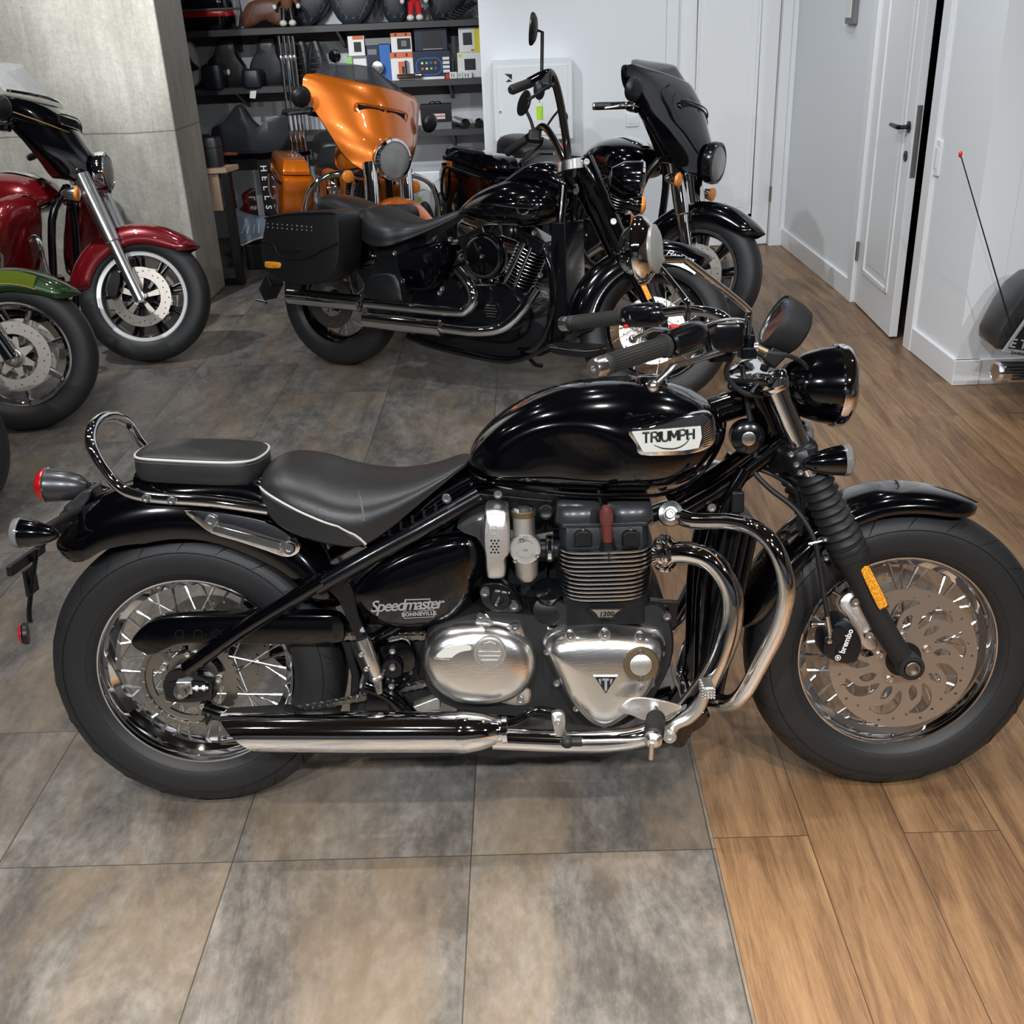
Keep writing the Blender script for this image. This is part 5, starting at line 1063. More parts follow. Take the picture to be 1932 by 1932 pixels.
# ================= motorcycles further back =================
DETAIL = False
def vtwin(F, lat, cx, cz, m='gloss_black_metal', fin='chrome_soft', ac='black_paint', acr=.095, s=1.0):
    """air cooled V-twin seen from its right side; cx,cz crank centre"""
    put('crankcase', *gdome(cr([(cx-.19*s,-.12,cz+.02),(cx-.15*s,-.12,cz+.10),(cx-.05,-.12,cz+.12),(cx+.08,-.12,cz+.11),(cx+.17,-.12,cz+.03),(cx+.16,-.12,cz-.08),(cx+.06,-.12,cz-.14),(cx-.12,-.12,cz-.12)],3,True), [(.95,.25),(1,.23),(1,0),(.9,-.02)]), m)
    put('gearbox', *gprism(cr([(cx-.42,-.1,cz+.06),(cx-.2,-.1,cz+.1),(cx-.16,-.1,cz-.12),(cx-.4,-.1,cz-.1)],3,True), 0, .2), m)
    for d in (-1,1):
        a = math.radians(90-d*24); ax = np.array([math.cos(a),0,math.sin(a)]); b0 = np.array([cx+d*.035,-.0,cz+.06]); pr = []
        for k in range(11): h = .06+.016*k; pr += [(.056,h),(.074,h+.002),(.074,h+.006),(.056,h+.008)]
        b = MB(); b.add(glathe([(.05,0)]+pr+[(.056,.24)], b0, ax, 28)); b.build('engine_cylinder', m)
        b = MB()
        for k in range(11): h = .06+.016*k; b.add(glathe([(.0745,h+.002),(.0755,h+.004),(.0745,h+.006)], b0, ax, 28, cap=False))
        b.build('cylinder_fins', fin)
        c = b0+ax*.245; u = np.array([math.sin(a),0,-math.cos(a)]); R = np.array([u,[0,1,0],ax]).T
        b = MB(); b.add(gbox(c+ax*.02,(.15,.15,.06),R)); b.build('rocker_cover', m, bevel=.012, seg=3)
        for e in (-.018,.018): tb('pushrod_tube', [b0+u*e*1.5+ax*.0+np.array([0,-.09,0]), c+u*e+np.array([0,-.07,0])], .009, 'chrome', 10, 1)
    b = MB(); b.add(glathe([(.03,0),(acr*.9,0),(acr,.012),(acr,.04),(acr*.93,.052),(acr*.8,.056),(acr*.76,.05),(acr*.3,.055),(0,.057)], (cx-.01,lat+.03,cz+.24), (0,-1,0), 40)); A = b.build('air_cleaner', ac)
    b = MB(); b.add(glathe([(acr*.84,.055),(acr*.86,.059),(acr*.8,.058)], (cx-.01,lat+.03,cz+.24), (0,-1,0), 40, cap=False)); b.build('trim_ring','chrome',A)
    bolts('cover_bolt', [(cx-.01,lat-.028,cz+.24)], .009, (0,-1,0), parent=A)
    b = MB(); b.add(glathe([(.045,-.02),(.047,0),(.042,.006),(0,.006)], (cx,-.14,cz), (0,-1,0), 30)); P = b.build('timer_cover', m)
    b = MB()
    for k in range(5): b.add(gbox((cx,-.148,cz-.024+.012*k),(.06*(1-abs(k-2)*.12),.004,.004)))
    b.build('cover_ribs','chrome_soft',P)
def batwing(hx, hz, paint, inner='gloss_black_metal', lens='clear_lens', vent=True, glass='smoke', gh=.15, sc=1.0, ring='chrome', hr=.088, line=None):
    rows = [(-0.084,0.134,0,0.05,0),(-0.042,0.202,0,0.12,0.0),(0.017,0.263,-0.01,0.17,0.02),(0.084,0.308,-0.04,0.2,0.03),(0.151,0.347,-0.08,0.225,0.03),(0.218,0.375,-0.12,0.235,0.02),(0.277,0.381,-0.16,0.22,0.015),(0.323,0.364,-0.2,0.19,0.01),(0.353,0.302,-0.23,0.15,0.0)]
    NU = 20; outer = []
    def row(dz, Wd, dx, sw, rise, off=0, k=1.0):
        r = []
        for i in range(NU+1):
            u = -1+2*i/NU; r.append((hx+(dx-sw*abs(u)**1.7)*sc-off, u*Wd*sc*k, hz+(dz+rise*abs(u)**1.5)*sc))
        return r
    RR = cr([r for r in rows], 4)
    outer = [row(*r) for r in RR]; inn = [row(*r, off=.022, k=.965) for r in RR][::-1]
    g = gloft([list(x) for x in zip(*([o for o in outer+inn]))], cap=True)
    FA = put('fairing', *g, paint, angle=70)
    R2 = RR[3:-1]; a = [row(*r, off=.045, k=.93) for r in R2]; b_ = [row(r[0],r[1]*.8,r[2]-.05,r[3]*.6,r[4]*.8,off=.10) for r in R2]
    IN = put('inner_fairing', *gloft([list(x) for x in zip(*(a+b_[::-1]))]), inner, FA, angle=70)
    for y_ in (-.09,.09):
        b = MB(); b.add(glathe([(.045,0),(.045,.012),(.038,.014),(0,.010)], (hx-.30*sc,y_,hz+.17), (-1,0,.35), 24)); b.build('gauge','satin_black',IN)
    ex = np.array([1,0,.06]); hc = np.array([hx+.028,0,hz])
    b = MB(); b.add(glathe([(hr*1.12,-.05),(hr*1.17,-.02),(hr*1.12,0),(hr*.98,.004),(hr*.95,-.004)], hc, ex, 40, cap=False)); H = b.build('headlamp', ring)
    b = MB(); b.add(glathe([(hr*.96,-.004),(hr*.6,-.03),(0,-.045)], hc, ex, 36)); b.build('reflector_bowl','chrome_soft',H)
    b = MB(); b.add(glathe([(hr*.97,-.002),(hr*.7,.012),(hr*.3,.018),(0,.02)], hc, ex, 36)); b.build('headlamp_glass',lens,H)
    for k in range(6):
        a_ = 2*PI*k/6; b = MB(); b.add(gell(hc+np.array([-.018,math.cos(a_)*hr*.55,math.sin(a_)*hr*.55]),(.012,.022,.022),12,8)); b.build('headlamp_bulb','chrome',H)
    if vent:
        for y0,y1 in ((-.15,-.01),(.01,.15)):
            P = [(hx+(-.145-.2*abs(y/.42)**1.7)*sc+.014, y, hz+.222+dz) for y,dz in ((y0,-.014),(y1,-.014),(y1,.02),(y0,.02))]; put('air_vent', *gprism(P,-.012,.004,0),'dark_void',FA,smooth=False)
        tb('vent_trim', cr([(hx+(-.145-.2*abs(y/.42)**1.7)*sc+.018, y, hz+.222+dz) for y,dz in ((-.17,.0),(-.15,-.02),(0,-.022),(.15,-.02),(.17,0),(.15,.026),(0,.03),(-.15,.026))],3,True), .0045, paint, 6, 1, FA, closed=True)
    if gh:
        GR = []
        for t in np.linspace(0,1,7):
            r = []
            wd = .30*(1-.05*t-.6*t**3)
            for i in range(15): u = -1+2*i/14; r.append((hx+(-.225-.15*abs(u)**1.8-1.0*gh*t)*sc, u*wd, hz+.325+gh*t-.01*abs(u)**2))
            GR.append(r)
        inn = [[(x-.006,y,z) for x,y,z in r] for r in GR][::-1]
        put('windscreen', *gloft([list(x) for x in zip(*(GR+inn))]), glass, FA, angle=60)
        tb('screen_trim', [(x+.004,y,z+.004) for x,y,z in GR[0]], .007, ring if ring == 'chrome' else 'chrome_soft', 8, 1, FA)
    if line: tb('pinstripe', [(x+.003,y,z) for x,y,z in row(.185,.39,-.115,.215,.06)], .003, line, 6, 1, FA)
    return FA
def tourer(F, paint, label, *, ring='chrome', wheel_rim='chrome_soft', fork='chrome', grip='satin_black', gh=.12, glass='smoke', guard='chrome', lens='clear_lens', hx=1.44, hz=.96, inner='gloss_black_metal', bags=True, cast_mat='gloss_black_metal', low=None, line=None, lid=None, face=None, fair=None, fsc=1.0, hr=.088, flen=.64, bdz=0):
    r = root('motorcycle', F, label); wb = F.wb
    wheel('rear_wheel', (0,0,.325), .325, .16, .205, .06, rim_mat=wheel_rim, cast=(9,'single'), cast_mat=cast_mat, tread=False)
    # bodywork
    tk = [(.60,.78,.74,.03),(.64,.83,.73,.09),(.72,.885,.72,.14),(.82,.915,.715,.17),(.92,.925,.715,.18),(1.02,.915,.72,.175),(1.10,.89,.735,.14),(1.16,.85,.77,.07),(1.18,.83,.80,.03)]
    TK = put('fuel_tank', *superloft(tk,32,2.3,None,.42,2.8), paint, angle=60)
    put('tank_console', *superloft([(.66,.86,.84,.02),(.72,.895,.87,.035),(.9,.935,.9,.045),(1.02,.925,.9,.045),(1.1,.9,.87,.03)],16,2.3), 'chrome', TK)
    put('rider_seat', *seat_mesh([(-.02,.78,.72,.06),(.02,.80,.70,.12),(.1,.78,.66,.17),(.2,.745,.63,.19),(.3,.735,.63,.18),(.42,.745,.67,.13),(.52,.775,.72,.09),(.6,.80,.76,.05)]), 'leather_dark')
    put('pillion_seat', *seat_mesh([(-.36,.82,.76,.06),(-.32,.85,.74,.12),(-.2,.86,.73,.15),(-.05,.85,.73,.15),(.03,.82,.74,.12),(.06,.8,.75,.05)]), 'leather_dark')
    fender('rear_fender', (0,.325), 165, 30, .41, .12, .11, paint, taper=.1)
    for s in (-1,1):
        if bags:
            Z_ = lambda L: [(x,y,z+bdz) for x,y,z in L]
            o = [(-.50,s*.40,.60),(-.47,s*.40,.44),(-.38,s*.40,.37),(-.1,s*.40,.35),(.08,s*.40,.40),(.16,s*.40,.52),(.17,s*.40,.665),(-.50,s*.40,.665)]
            B = put('saddlebag', *gdome(cr(Z_(o),4,True), [(.95,-s*.2),(1,-s*.18),(1,-s*.02),(.96,0),(.8,s*.006)]), paint)
            L = [(-.51,s*.31,0),(-.47,s*.22,0),(.12,s*.22,0),(.18,s*.26,0),(.18,s*.36,0),(.12,s*.405,0),(-.46,s*.405,0),(-.51,s*.37,0)]
            put('saddlebag_lid', *gdome([(x,y,.672+bdz) for x,y,_ in cr(L,3,True)], [(1,0),(1.01,.02),(.9,.07),(.8,.085),(.5,.09)],2), lid or paint, B)
            tb('bag_guard', Z_([(-.44,s*.25,.34),(-.46,s*.41,.44),(-.44,s*.425,.62),(-.3,s*.425,.64),(.1,s*.42,.62),(.2,s*.34,.6)]), .009, guard, 10, 5, B)
            b = MB(); b.add(gbox((-.40,s*.408,.66+bdz),(.06,.01,.03))); b.build('side_reflector','amber_lens',B,bevel=.004)
        tb('exhaust_pipe', [(1.0,s*.15,.38),(.8,s*.19,.27),(.4,s*.22,.24),(-.1,s*.24,.24),(-.5,s*.24,.25)], [.025,.027,.045,.047,.045], 'chrome', 18, 4)
        b = MB(); b.add(gdome(cr([(.72,s*.27,.30),(.74,s*.36,.30),(1.0,s*.36,.33),(1.06,s*.28,.34),(.9,s*.24,.32)],3,True), [(1,0),(1,.018)],2)); b.build('floorboard','satin_black')
        tb('engine_guard', [(1.18,s*.06,.78),(1.16,s*.30,.72),(1.14,s*.38,.6),(1.12,s*.38,.42),(1.1,s*.28,.30),(1.08,s*.08,.26)], .016, guard, 14, 5)
        if low: put('leg_fairing', *gdome(cr([(1.16,s*.13,.80),(1.14,s*.30,.83),(1.12,s*.42,.72),(1.1,s*.41,.55),(1.08,s*.32,.42),(1.08,s*.14,.40)],4,True), [(.85,-.05),(.95,-.03),(.95,.02),(.85,.05),(.6,.065)], 0), low)
    vtwin(F, -.17, .78, .38, ac='chrome' if guard == 'chrome' else 'black_paint')
    tb('frame_tube', [(1.25,0,.86),(1.2,-.08,.7),(1.14,-.09,.3),(1.0,-.1,.2),(.3,-.1,.2)], .02, 'gloss_black_metal', 12, 4); tb('frame_tube', [(1.25,0,.86),(1.2,.08,.7),(1.14,.09,.3),(1.0,.1,.2),(.3,.1,.2)], .02, 'gloss_black_metal', 12, 4)
    put('side_cover', *gdome(cr([(.2,-.15,.50),(.24,-.15,.66),(.5,-.15,.68),(.52,-.15,.5),(.4,-.15,.44)],3,True), [(1,.3),(1,0),(.9,-.02)]), paint)
    # steered
    CTX['M'] = F.S
    FCx = (wb,0,.325)
    fw = wheel('front_wheel', FCx, .325, .13, .222, .05, rim_mat=wheel_rim, cast=(9,'twin') if face else (5,'twin'), cast_mat=cast_mat, tread=False)
    if face:
        b = MB(); b.add(glathe([(.221,-.052),(.221,-.055),(.205,-.053),(.203,-.045)], FCx, (0,1,0), 80, cap=False)); b.build('rim_face', 'machined' if face == 'chrome_soft' else face, fw)
    for s in (-1,1):
        D = disc('brake_disc', FCx, s*.072, .148, .175, fw, slots=0)
        for k in range(5):
            a = 2*PI*k/5+.3; P = [(math.cos(a)*.045,math.sin(a)*.045)]; q = [(.03,a-.3),(.095,a-.16),(.095,a+.16),(.03,a+.3)]
            plate('disc_arm', [[(r_*math.cos(t),r_*math.sin(t)) for r_,t in q]], .006, 'disc_steel', fw, (wb,s*.073,.325), (1,0,0),(0,0,1))
    fender('front_fender', (wb,.325), 178, 42, lambda a: float(np.interp(a,[42,60,110,178],[.385,.37,.362,.375])), lambda a: float(np.interp(a,[42,70,178],[.07,.10,.12])), .088, paint, taper=.08)
    for s in (-1,1):
        ax = np.array([wb,s*.115,.325]); up = ax+F.ax*flen+np.array([.02,0,0])
        d = up-ax; tb('fork_leg', [ax-F.ax*.02, ax+d*.15, ax+d*.45], [.03,.03,.031], fork, 20, 1); tb('fork_cover', [ax+d*.45, ax+d*.46, ax+d*1.0], [.031,.038,.040], fork, 20, 1)
        b = MB(); b.add(glathe([(.03,-.03),(.034,0),(.03,.016),(.018,.017),(.017,.01),(0,.01)], ax, (0,s,0), 24)); b.build('axle_clamp', fork)
        put('brake_caliper', *gdome(cr([(wb-.16,s*.10,.35),(wb-.13,s*.10,.44),(wb-.08,s*.10,.45),(wb-.09,s*.10,.36),(wb-.12,s*.10,.31)],3,True), [(1,-s*.05),(1,s*.02),(.85,s*.03)]), 'gloss_black_metal')
        bullet('front_indicator', F, (hx-.06,s*.22,hz-.13), (1,0,0), .032, .075, fork, 'amber_lens' if fork != 'x' else 'clear_lens')
        tb('indicator_stem', [(hx-.09,s*.10,hz-.13),(hx-.09,s*.22,hz-.13)], .012, fork, 10, 1)
        tb('handlebar', [(hx-.26,s*.02,hz+.06),(hx-.26,s*.12,hz+.11),(hx-.30,s*.24,hz+.17),(hx-.36,s*.33,hz+.16),(hx-.43,s*.38,hz+.14)], .0135, fork, 12, 5)
        b = MB(); g0 = np.array([hx-.50,s*.41,hz+.12]); g1 = np.array([hx-.37,s*.34,hz+.155]); mirror('mirror', (hx-.31,s*.42,hz+.22), (-.97,-s*.2,.1), .055, 'satin_black', depth=.035); b.add(gtube([g0,g0*.9+g1*.1,g1],[.016,.0185,.0175],14,1)); GP = b.build('handlebar_grip', grip)
        b = MB(); b.add(glathe([(.019,-.003),(.019,.002),(.012,.008),(0,.008)], g0, g0-g1, 16)); b.build('grip_end','chrome_soft',GP)
        b = MB(); b.add(gbox(g1+np.array([.03,-s*.02,.0]),(.05,.06,.045))); b.build('switch_housing','gloss_black_metal',bevel=.01,seg=3)
        tb('lever', [g1+np.array([.06,-s*.03,.01]), g1+np.array([.03,s*.02,0]), g0+np.array([.06,0,-.0])], [.009,.007,.006], 'chrome' if fork == 'chrome' else 'satin_black', 10, 4)
    batwing(hx, hz, fair or paint, inner, lens, True, glass, gh, fsc, ring=ring, line=line, hr=hr)
    CTX['M'] = None
    return r
# ---- black cruiser with leather bags in the middle
S = Fr(-.93,5.15,math.radians(-27),math.radians(7),1.625,math.radians(32),30,.13)
SR = root('motorcycle', S, 'black cruiser with black leather saddlebags and tall black handlebar behind the foreground motorcycle')
rw2 = wheel('rear_wheel', (0,0,.32), .32, .15, .205, .052, rim_mat='black_paint', spokes=20, tread=False)
disc('brake_disc', (0,0,.32), -.085, .13, .13, rw2, slots=0, m='steel')
for s in (-1,1):
    o_ = [(p[0], s*.345, p[2]) for p in S.L(-.345,(497,425),(503,408),(545,401),(600,398),(632,402),(640,440),(638,495),(625,520),(600,536),(560,538),(520,528),(496,505),(491,465))]
    SB = put('saddlebag', *gdome(cr(o_,4,True), [(.93,-s*.19),(1,-s*.17),(1,-s*.03),(.97,-s*.005),(.9,0)]), 'leather_dark')
    if s < 0:
        tb('lid_seam', S.L(-.352,(494,455),(515,460),(530,484),(575,487),(610,470),(638,458)), .004, 'satin_black', 8, 4, SB)
        tb('lid_edge', S.L(-.349,(500,412),(545,404),(620,401),(634,404)), .004, 'satin_black', 8, 4, SB)
        for rr_ in range(2):
            for k in range(10): b = MB(); b.add(gell(S.p(505+k*9.2,422+rr_*7+k*.7,-.349),(.004,.003,.004),8,6)); b.build('stud','chrome_soft',SB)
        put('side_reflector', *gdome(cr(S.L(-.350,(500,497),(503,493),(527,495),(530,500),(526,506),(503,505)),3,True), [(1,.003),(1,-.002),(.85,-.005)]), 'amber', SB)
        put('bag_badge', *gdome(cr(S.L(-.350,(528,471),(548,467),(572,471),(548,477)),3,True), [(1,.002),(.8,-.003)]), 'satin_black', SB)
S1 = [(-.07,.80,.74,.06),(-.03,.815,.725,.12),(.05,.81,.71,.14),(.14,.79,.70,.14),(.2,.77,.70,.12),(.24,.755,.70,.06)]
PSm = put('pillion_seat', *seat_mesh(S1), 'leather_dark')
S2 = [(.17,.745,.72,.05),(.19,.765,.68,.12),(.25,.775,.63,.17),(.32,.755,.605,.19),(.40,.73,.61,.18),(.46,.72,.635,.13),(.54,.73,.67,.1),(.62,.755,.71,.07),(.68,.775,.745,.04),(.70,.775,.76,.01)]
put('rider_seat', *seat_mesh(S2), 'leather_dark')
TK2 = [(.68,.78,.765,.02),(.73,.82,.75,.07),(.80,.865,.735,.11),(.88,.895,.725,.145),(.97,.915,.72,.165),(1.06,.915,.725,.165),(1.13,.90,.74,.14),(1.18,.87,.77,.09),(1.21,.84,.80,.03)]
TB2 = put('fuel_tank', *superloft(TK2,32,2.2,None,.4,2.8), 'black_paint', angle=60)
bg = S.p(965,388,-.168)
put('tank_emblem', *gdome([(bg[0]-.13,-.168,bg[2]),(bg[0]+.03,-.170,bg[2]+.012),(bg[0]+.12,-.166,bg[2]+.006),(bg[0]+.12,-.166,bg[2]-.010),(bg[0]+.03,-.170,bg[2]-.012)], [(1,.008),(1,-.001),(.8,-.004)]), 'chrome', TB2)
b = MB(); b.add(glathe([(.034,0),(.036,.004),(.030,.006),(.028,.001)], (bg[0]+.055,-.166,bg[2]), (0,-1,.1), 28, cap=False)); b.build('emblem_ring','chrome',TB2)
put('dash_console', *superloft([(.9,.905,.88,.03),(.98,.955,.9,.06),(1.06,.985,.9,.075),(1.14,.985,.88,.075),(1.2,.95,.86,.06),(1.24,.90,.86,.03)],20,2.6), 'black_paint', TB2)
tb('console_trim', S.P((990,305,0),(1015,292,0),(1045,290,0)), .005, 'chrome', 8, 4, TB2)
vtwin(S, -.19, .915, .36, ac='black_paint', acr=.10)
for s in (-1,1):
    pts = S.P((1062,350,-.05),(1055,450,-.08),(1045,560,-.09),(1035,640,-.1)); tb('frame_tube', [(p[0],-s*p[1],p[2]) for p in pts], .02, 'black_paint', 14, 4)
    pts = S.P((1035,650,-.12),(960,680,-.12),(830,655,-.12),(770,635,-.1)); tb('frame_rail', [(p[0],-s*p[1],p[2]) for p in pts], .018, 'black_paint', 12, 4)
put('oil_tank', *gdome(cr(S.L(-.12,(755,480),(800,462),(835,460),(842,500),(825,545),(780,550),(757,520)),3,True), [(1,.22),(1,0),(.85,-.03),(.6,-.035)]), 'black_paint')
put('lower_frame', *gprism(cr(S.L(-.09,(760,560),(860,560),(1000,600),(1040,640),(1020,672),(900,668),(790,640)),3,True), 0, .18), 'satin_black')
put('radiator', *gprism(S.L(-.10,(1040,420),(1065,420),(1072,650),(1035,650)), 0, .2), 'gloss_black_metal', bevel=.005)
put('belt_guard', *gprism(cr(S.L(-.09,(690,470),(760,450),(790,540),(700,560)),3,True), 0, .18), 'satin_black')
e1 = S.P((865,510,-.16),(885,535,-.19),(893,562,-.21),(882,583,-.215),(850,588,-.22),(690,572,-.22)); tb('upper_exhaust', e1, [.021,.022,.023,.023,.023,.024], 'chrome', 16, 6)
for nm, a0, a1, y_ in (('upper_silencer',(545,558),(680,572),-.22),('lower_silencer',(688,602),(832,618),-.215)):
    c0, c1 = S.p(*a0,y_), S.p(*a1,y_); b = MB(); L_ = np.linalg.norm(c1-c0); b.add(glathe([(.020,.0),(.030,0),(.036,.004),(.038,L_*.5),(.038,L_-.01),(.040,L_-.008),(.040,L_+.004),(.028,L_+.01)], c0, c1-c0, 28)); b.build(nm,'chrome')
tb('lower_exhaust', S.P((832,618,-.215),(900,625,-.215),(950,617,-.2),(985,585,-.18),(1012,545,-.15)), .024, 'chrome', 16, 6)
fender('rear_fender', (0,.32), 168, 30, .40, .13, .11, 'black_paint', taper=.1)
put('plate_holder', *gprism(S.L(-.05,(488,545),(502,515),(512,540),(498,568)), 0, .1), 'satin_black', bevel=.004)
tb('fender_tip', S.P((484,567,-.1),(502,571,-.1)), .008, 'chrome', 10, 1)
PF = put('passenger_board', *gdome(cr(S.L(-.27,(692,528),(705,518),(745,520),(757,560),(752,568),(690,560)),3,True), [(.95,.03),(1,.02),(1,0),(.9,-.006)]), 'satin_black')
FB = S.p(1085,660,-.3); put('floorboard', *gdome(cr([(FB[0]-.10,-.33,FB[2]),(FB[0]-.1,-.22,FB[2]),(FB[0]+.1,-.22,FB[2]+.01),(FB[0]+.13,-.28,FB[2]+.01),(FB[0]+.06,-.34,FB[2])],3,True), [(.9,-.02),(1,0),(1,.01)],2), 'satin_black')
tb('floorboard_rim', [(FB[0]-.1,-.335,FB[2]+.01),(FB[0]+.06,-.345,FB[2]+.01),(FB[0]+.13,-.28,FB[2]+.02)], .004, 'chrome', 8, 4)
tb('kick_stand', S.P((995,672,-.02),(1010,688,.05),(1022,690,.09)), .01, 'satin_black', 10, 1)
tb('engine_guard', S.P((1035,462,-.2),(1028,470,-.26),(1040,520,-.27),(1040,600,-.27),(1010,655,-.24),(980,660,-.12)), .013, 'black_paint', 12, 5)
bolts('frame_bolt', S.P((1008,440,-.17),(850,452,-.17),(745,478,-.16),(760,530,-.18),(830,553,-.18),(835,545,-.18),(1020,520,-.18)), .012, (0,-1,.1))
CTX['M'] = S.S
fw2 = wheel('front_wheel', (1.625,0,.325), .325, .13, .222, .045, rim_mat='black_paint', spokes=24, tread=False)
disc('brake_disc', (1.625,0,.325), .075, .146, .07, fw2, slots=0)
FF = fender('front_fender', (1.625,.325), 192, 55, lambda a: float(np.interp(a,[55,80,120,192],[.385,.375,.37,.395])), lambda a: float(np.interp(a,[55,90,192],[.09,.12,.13])), .095, 'black_paint', taper=.06)
c_ = np.array([1.625,-.088,.325]); A_ = [math.radians(t) for t in np.linspace(60,100,14)]
st_ = [(c_[0]+.283*math.cos(a),-.096,c_[2]+.283*math.sin(a)) for a in A_]+[(c_[0]+.262*math.cos(a),-.096,c_[2]+.262*math.sin(a)) for a in A_[::-1]]
put('fender_skirt_trim', *gprism(st_,-.003,.004), 'chrome_soft', FF)
text('fender_script','Heritage',.034,.001,'white_print',FF,(c_[0]+.30*math.cos(math.radians(78)),-.0995,c_[2]+.302*math.sin(math.radians(78))),(math.sin(math.radians(78)),0,-math.cos(math.radians(78))),(math.cos(math.radians(78)),0,math.sin(math.radians(78))),shear=.35)
for s in (-1,1):
    ax = np.array([1.625,s*.115,.325]); d = S.ax*.75
    tb('fork_leg', [ax, ax+d*.1, ax+d*.47], [.028,.027,.03], 'black_paint', 18, 1); tb('fork_cover', [ax+d*.46, ax+d*.47, ax+d*.75, ax+d*.76, ax+d*1.0], [.034,.036,.037,.043,.044], 'black_paint', 20, 1)
    bolts('fork_bolt', [ax+d*.97+np.array([0,s*.046,0]), ax+d*.62+np.array([0,s*.038,0])], .014, (0,s,0))
    if s < 0:
        b = MB(); R_ = np.array([S.ax, [0,1,0], np.cross(S.ax,[0,1,0])]).T; b.add(gbox(ax+d*.27+np.array([.005,-.03,0]),(.17,.01,.022),R_)); b.build('fork_reflector','amber',bevel=.004)
    tb('handlebar', [(1.19,s*.04,.97),(1.18,s*.10,1.03),(1.13,s*.25,1.16),(1.09,s*.34,1.225),(1.06,s*.39,1.215),(1.0,s*.42,1.17)], .0165, 'black_paint', 14, 5)
    g0, g1 = np.array([.93,s*.455,1.12]), np.array([1.02,s*.40,1.18])
    b = MB(); b.add(gtube([g0,g0*.92+g1*.08,g1],[.014,.019,.018],14,1)); b.build('handlebar_grip','rubber')
    b = MB(); b.add(gbox(g1+np.array([.035,-s*.015,.01]),(.06,.05,.055))); b.build('switch_housing','satin_black',bevel=.012,seg=3)
    tb('lever', [g1+np.array([.07,-s*.03,-.0]), g1+np.array([.06,s*.03,-.02]), g0+np.array([.07,0,-.03])], [.008,.007,.006], 'satin_black', 8, 4)
    mr = np.array([.99,s*.45,1.355])
    if s < 0: tb('mirror_stem', [(1.045,-.40,1.22),(1.035,-.415,1.36),(1.0,-.44,1.358)], .007, 'satin_black', 10, 1)
    else: tb('mirror_stem', [(1.05,.38,1.21),(1.03,.41,1.27),(1.0,.44,1.33)], .008, 'satin_black', 10, 3)
    mirror('mirror', mr, (-.99,.1,.02) if s < 0 else (-.85,-.4,.1), .058, 'satin_black', depth=.025)
bh = np.array([1.50,0,.93]); b = MB(); b.add(glathe([(0,-.13),(.05,-.12),(.08,-.07),(.09,0)], bh, (1,0,-.03), 32)); HB = b.build('headlamp','black_paint')
b = MB(); b.add(glathe([(.09,-.004),(.095,.004),(.09,.014),(.082,.016)], bh, (1,0,-.03), 32, cap=False)); b.build('headlamp_rim','chrome',HB)
b = MB(); b.add(glathe([(.084,.012),(.05,.024),(0,.028)], bh, (1,0,-.03), 28)); b.build('headlamp_glass','clear_lens',HB)
for s in (-1,1): bullet('front_indicator', S, (1.50,s*.17,.80), (1,0,0), .034, .08, 'black_paint', 'amber_lens'); tb('indicator_stem', [(1.45,s*.05,.80),(1.45,s*.17,.80)], .012, 'black_paint', 10, 1)
put('upper_yoke', *gdome(cr([(1.17,-.14,.94),(1.28,-.14,.96),(1.29,0,.96),(1.28,.14,.96),(1.17,.14,.94),(1.14,0,.94)],3,True), [(1,-.02),(1,.02),(.9,.026)],2), 'chrome_soft')
tb('cable', [(1.2,.1,.98),(1.16,.22,1.25),(1.14,.28,1.27),(1.1,.34,1.22)], .005, 'rubber', 8, 5)
CTX['M'] = None
# ---- the three batwing tourers
SG = Fr(.03,6.78,math.radians(-61),math.radians(6),1.625,math.radians(30))
tourer(SG, 'black_paint', 'glossy black touring motorcycle with batwing fairing in front of the white back door', ring='gloss_black_metal', wheel_rim='gloss_black_metal', gh=.10, guard='black_paint', low=None, face='gunmetal', hz=.87, hx=1.55)
OG = Fr(-1.27,7.395,math.radians(-72),math.radians(5),1.625,math.radians(23))
tourer(OG, 'orange_paint', 'bright orange touring motorcycle with batwing fairing in front of the accessory shelves', glass='smoke', gh=.12, hr=.098, hz=.865, flen=.55, bdz=-.05)
BU = Fr(-3.50,5.82,math.radians(-18),math.radians(6),1.625,math.radians(24))
tourer(BU, 'burgundy', 'dark red touring motorcycle with clear windscreen beside the concrete pillar', glass='clear_plastic', gh=.17, fork='chrome_soft', low='burgundy', face='chrome_soft', line='gold_line', hz=.93, fair='black_paint', fsc=.88)
tb('lower_guard_bar', BU.P((58,452,-.44),(66,448,-.46),(74,460,-.47),(84,500,-.46),(100,545,-.42)), .014, 'chrome', 12, 5)
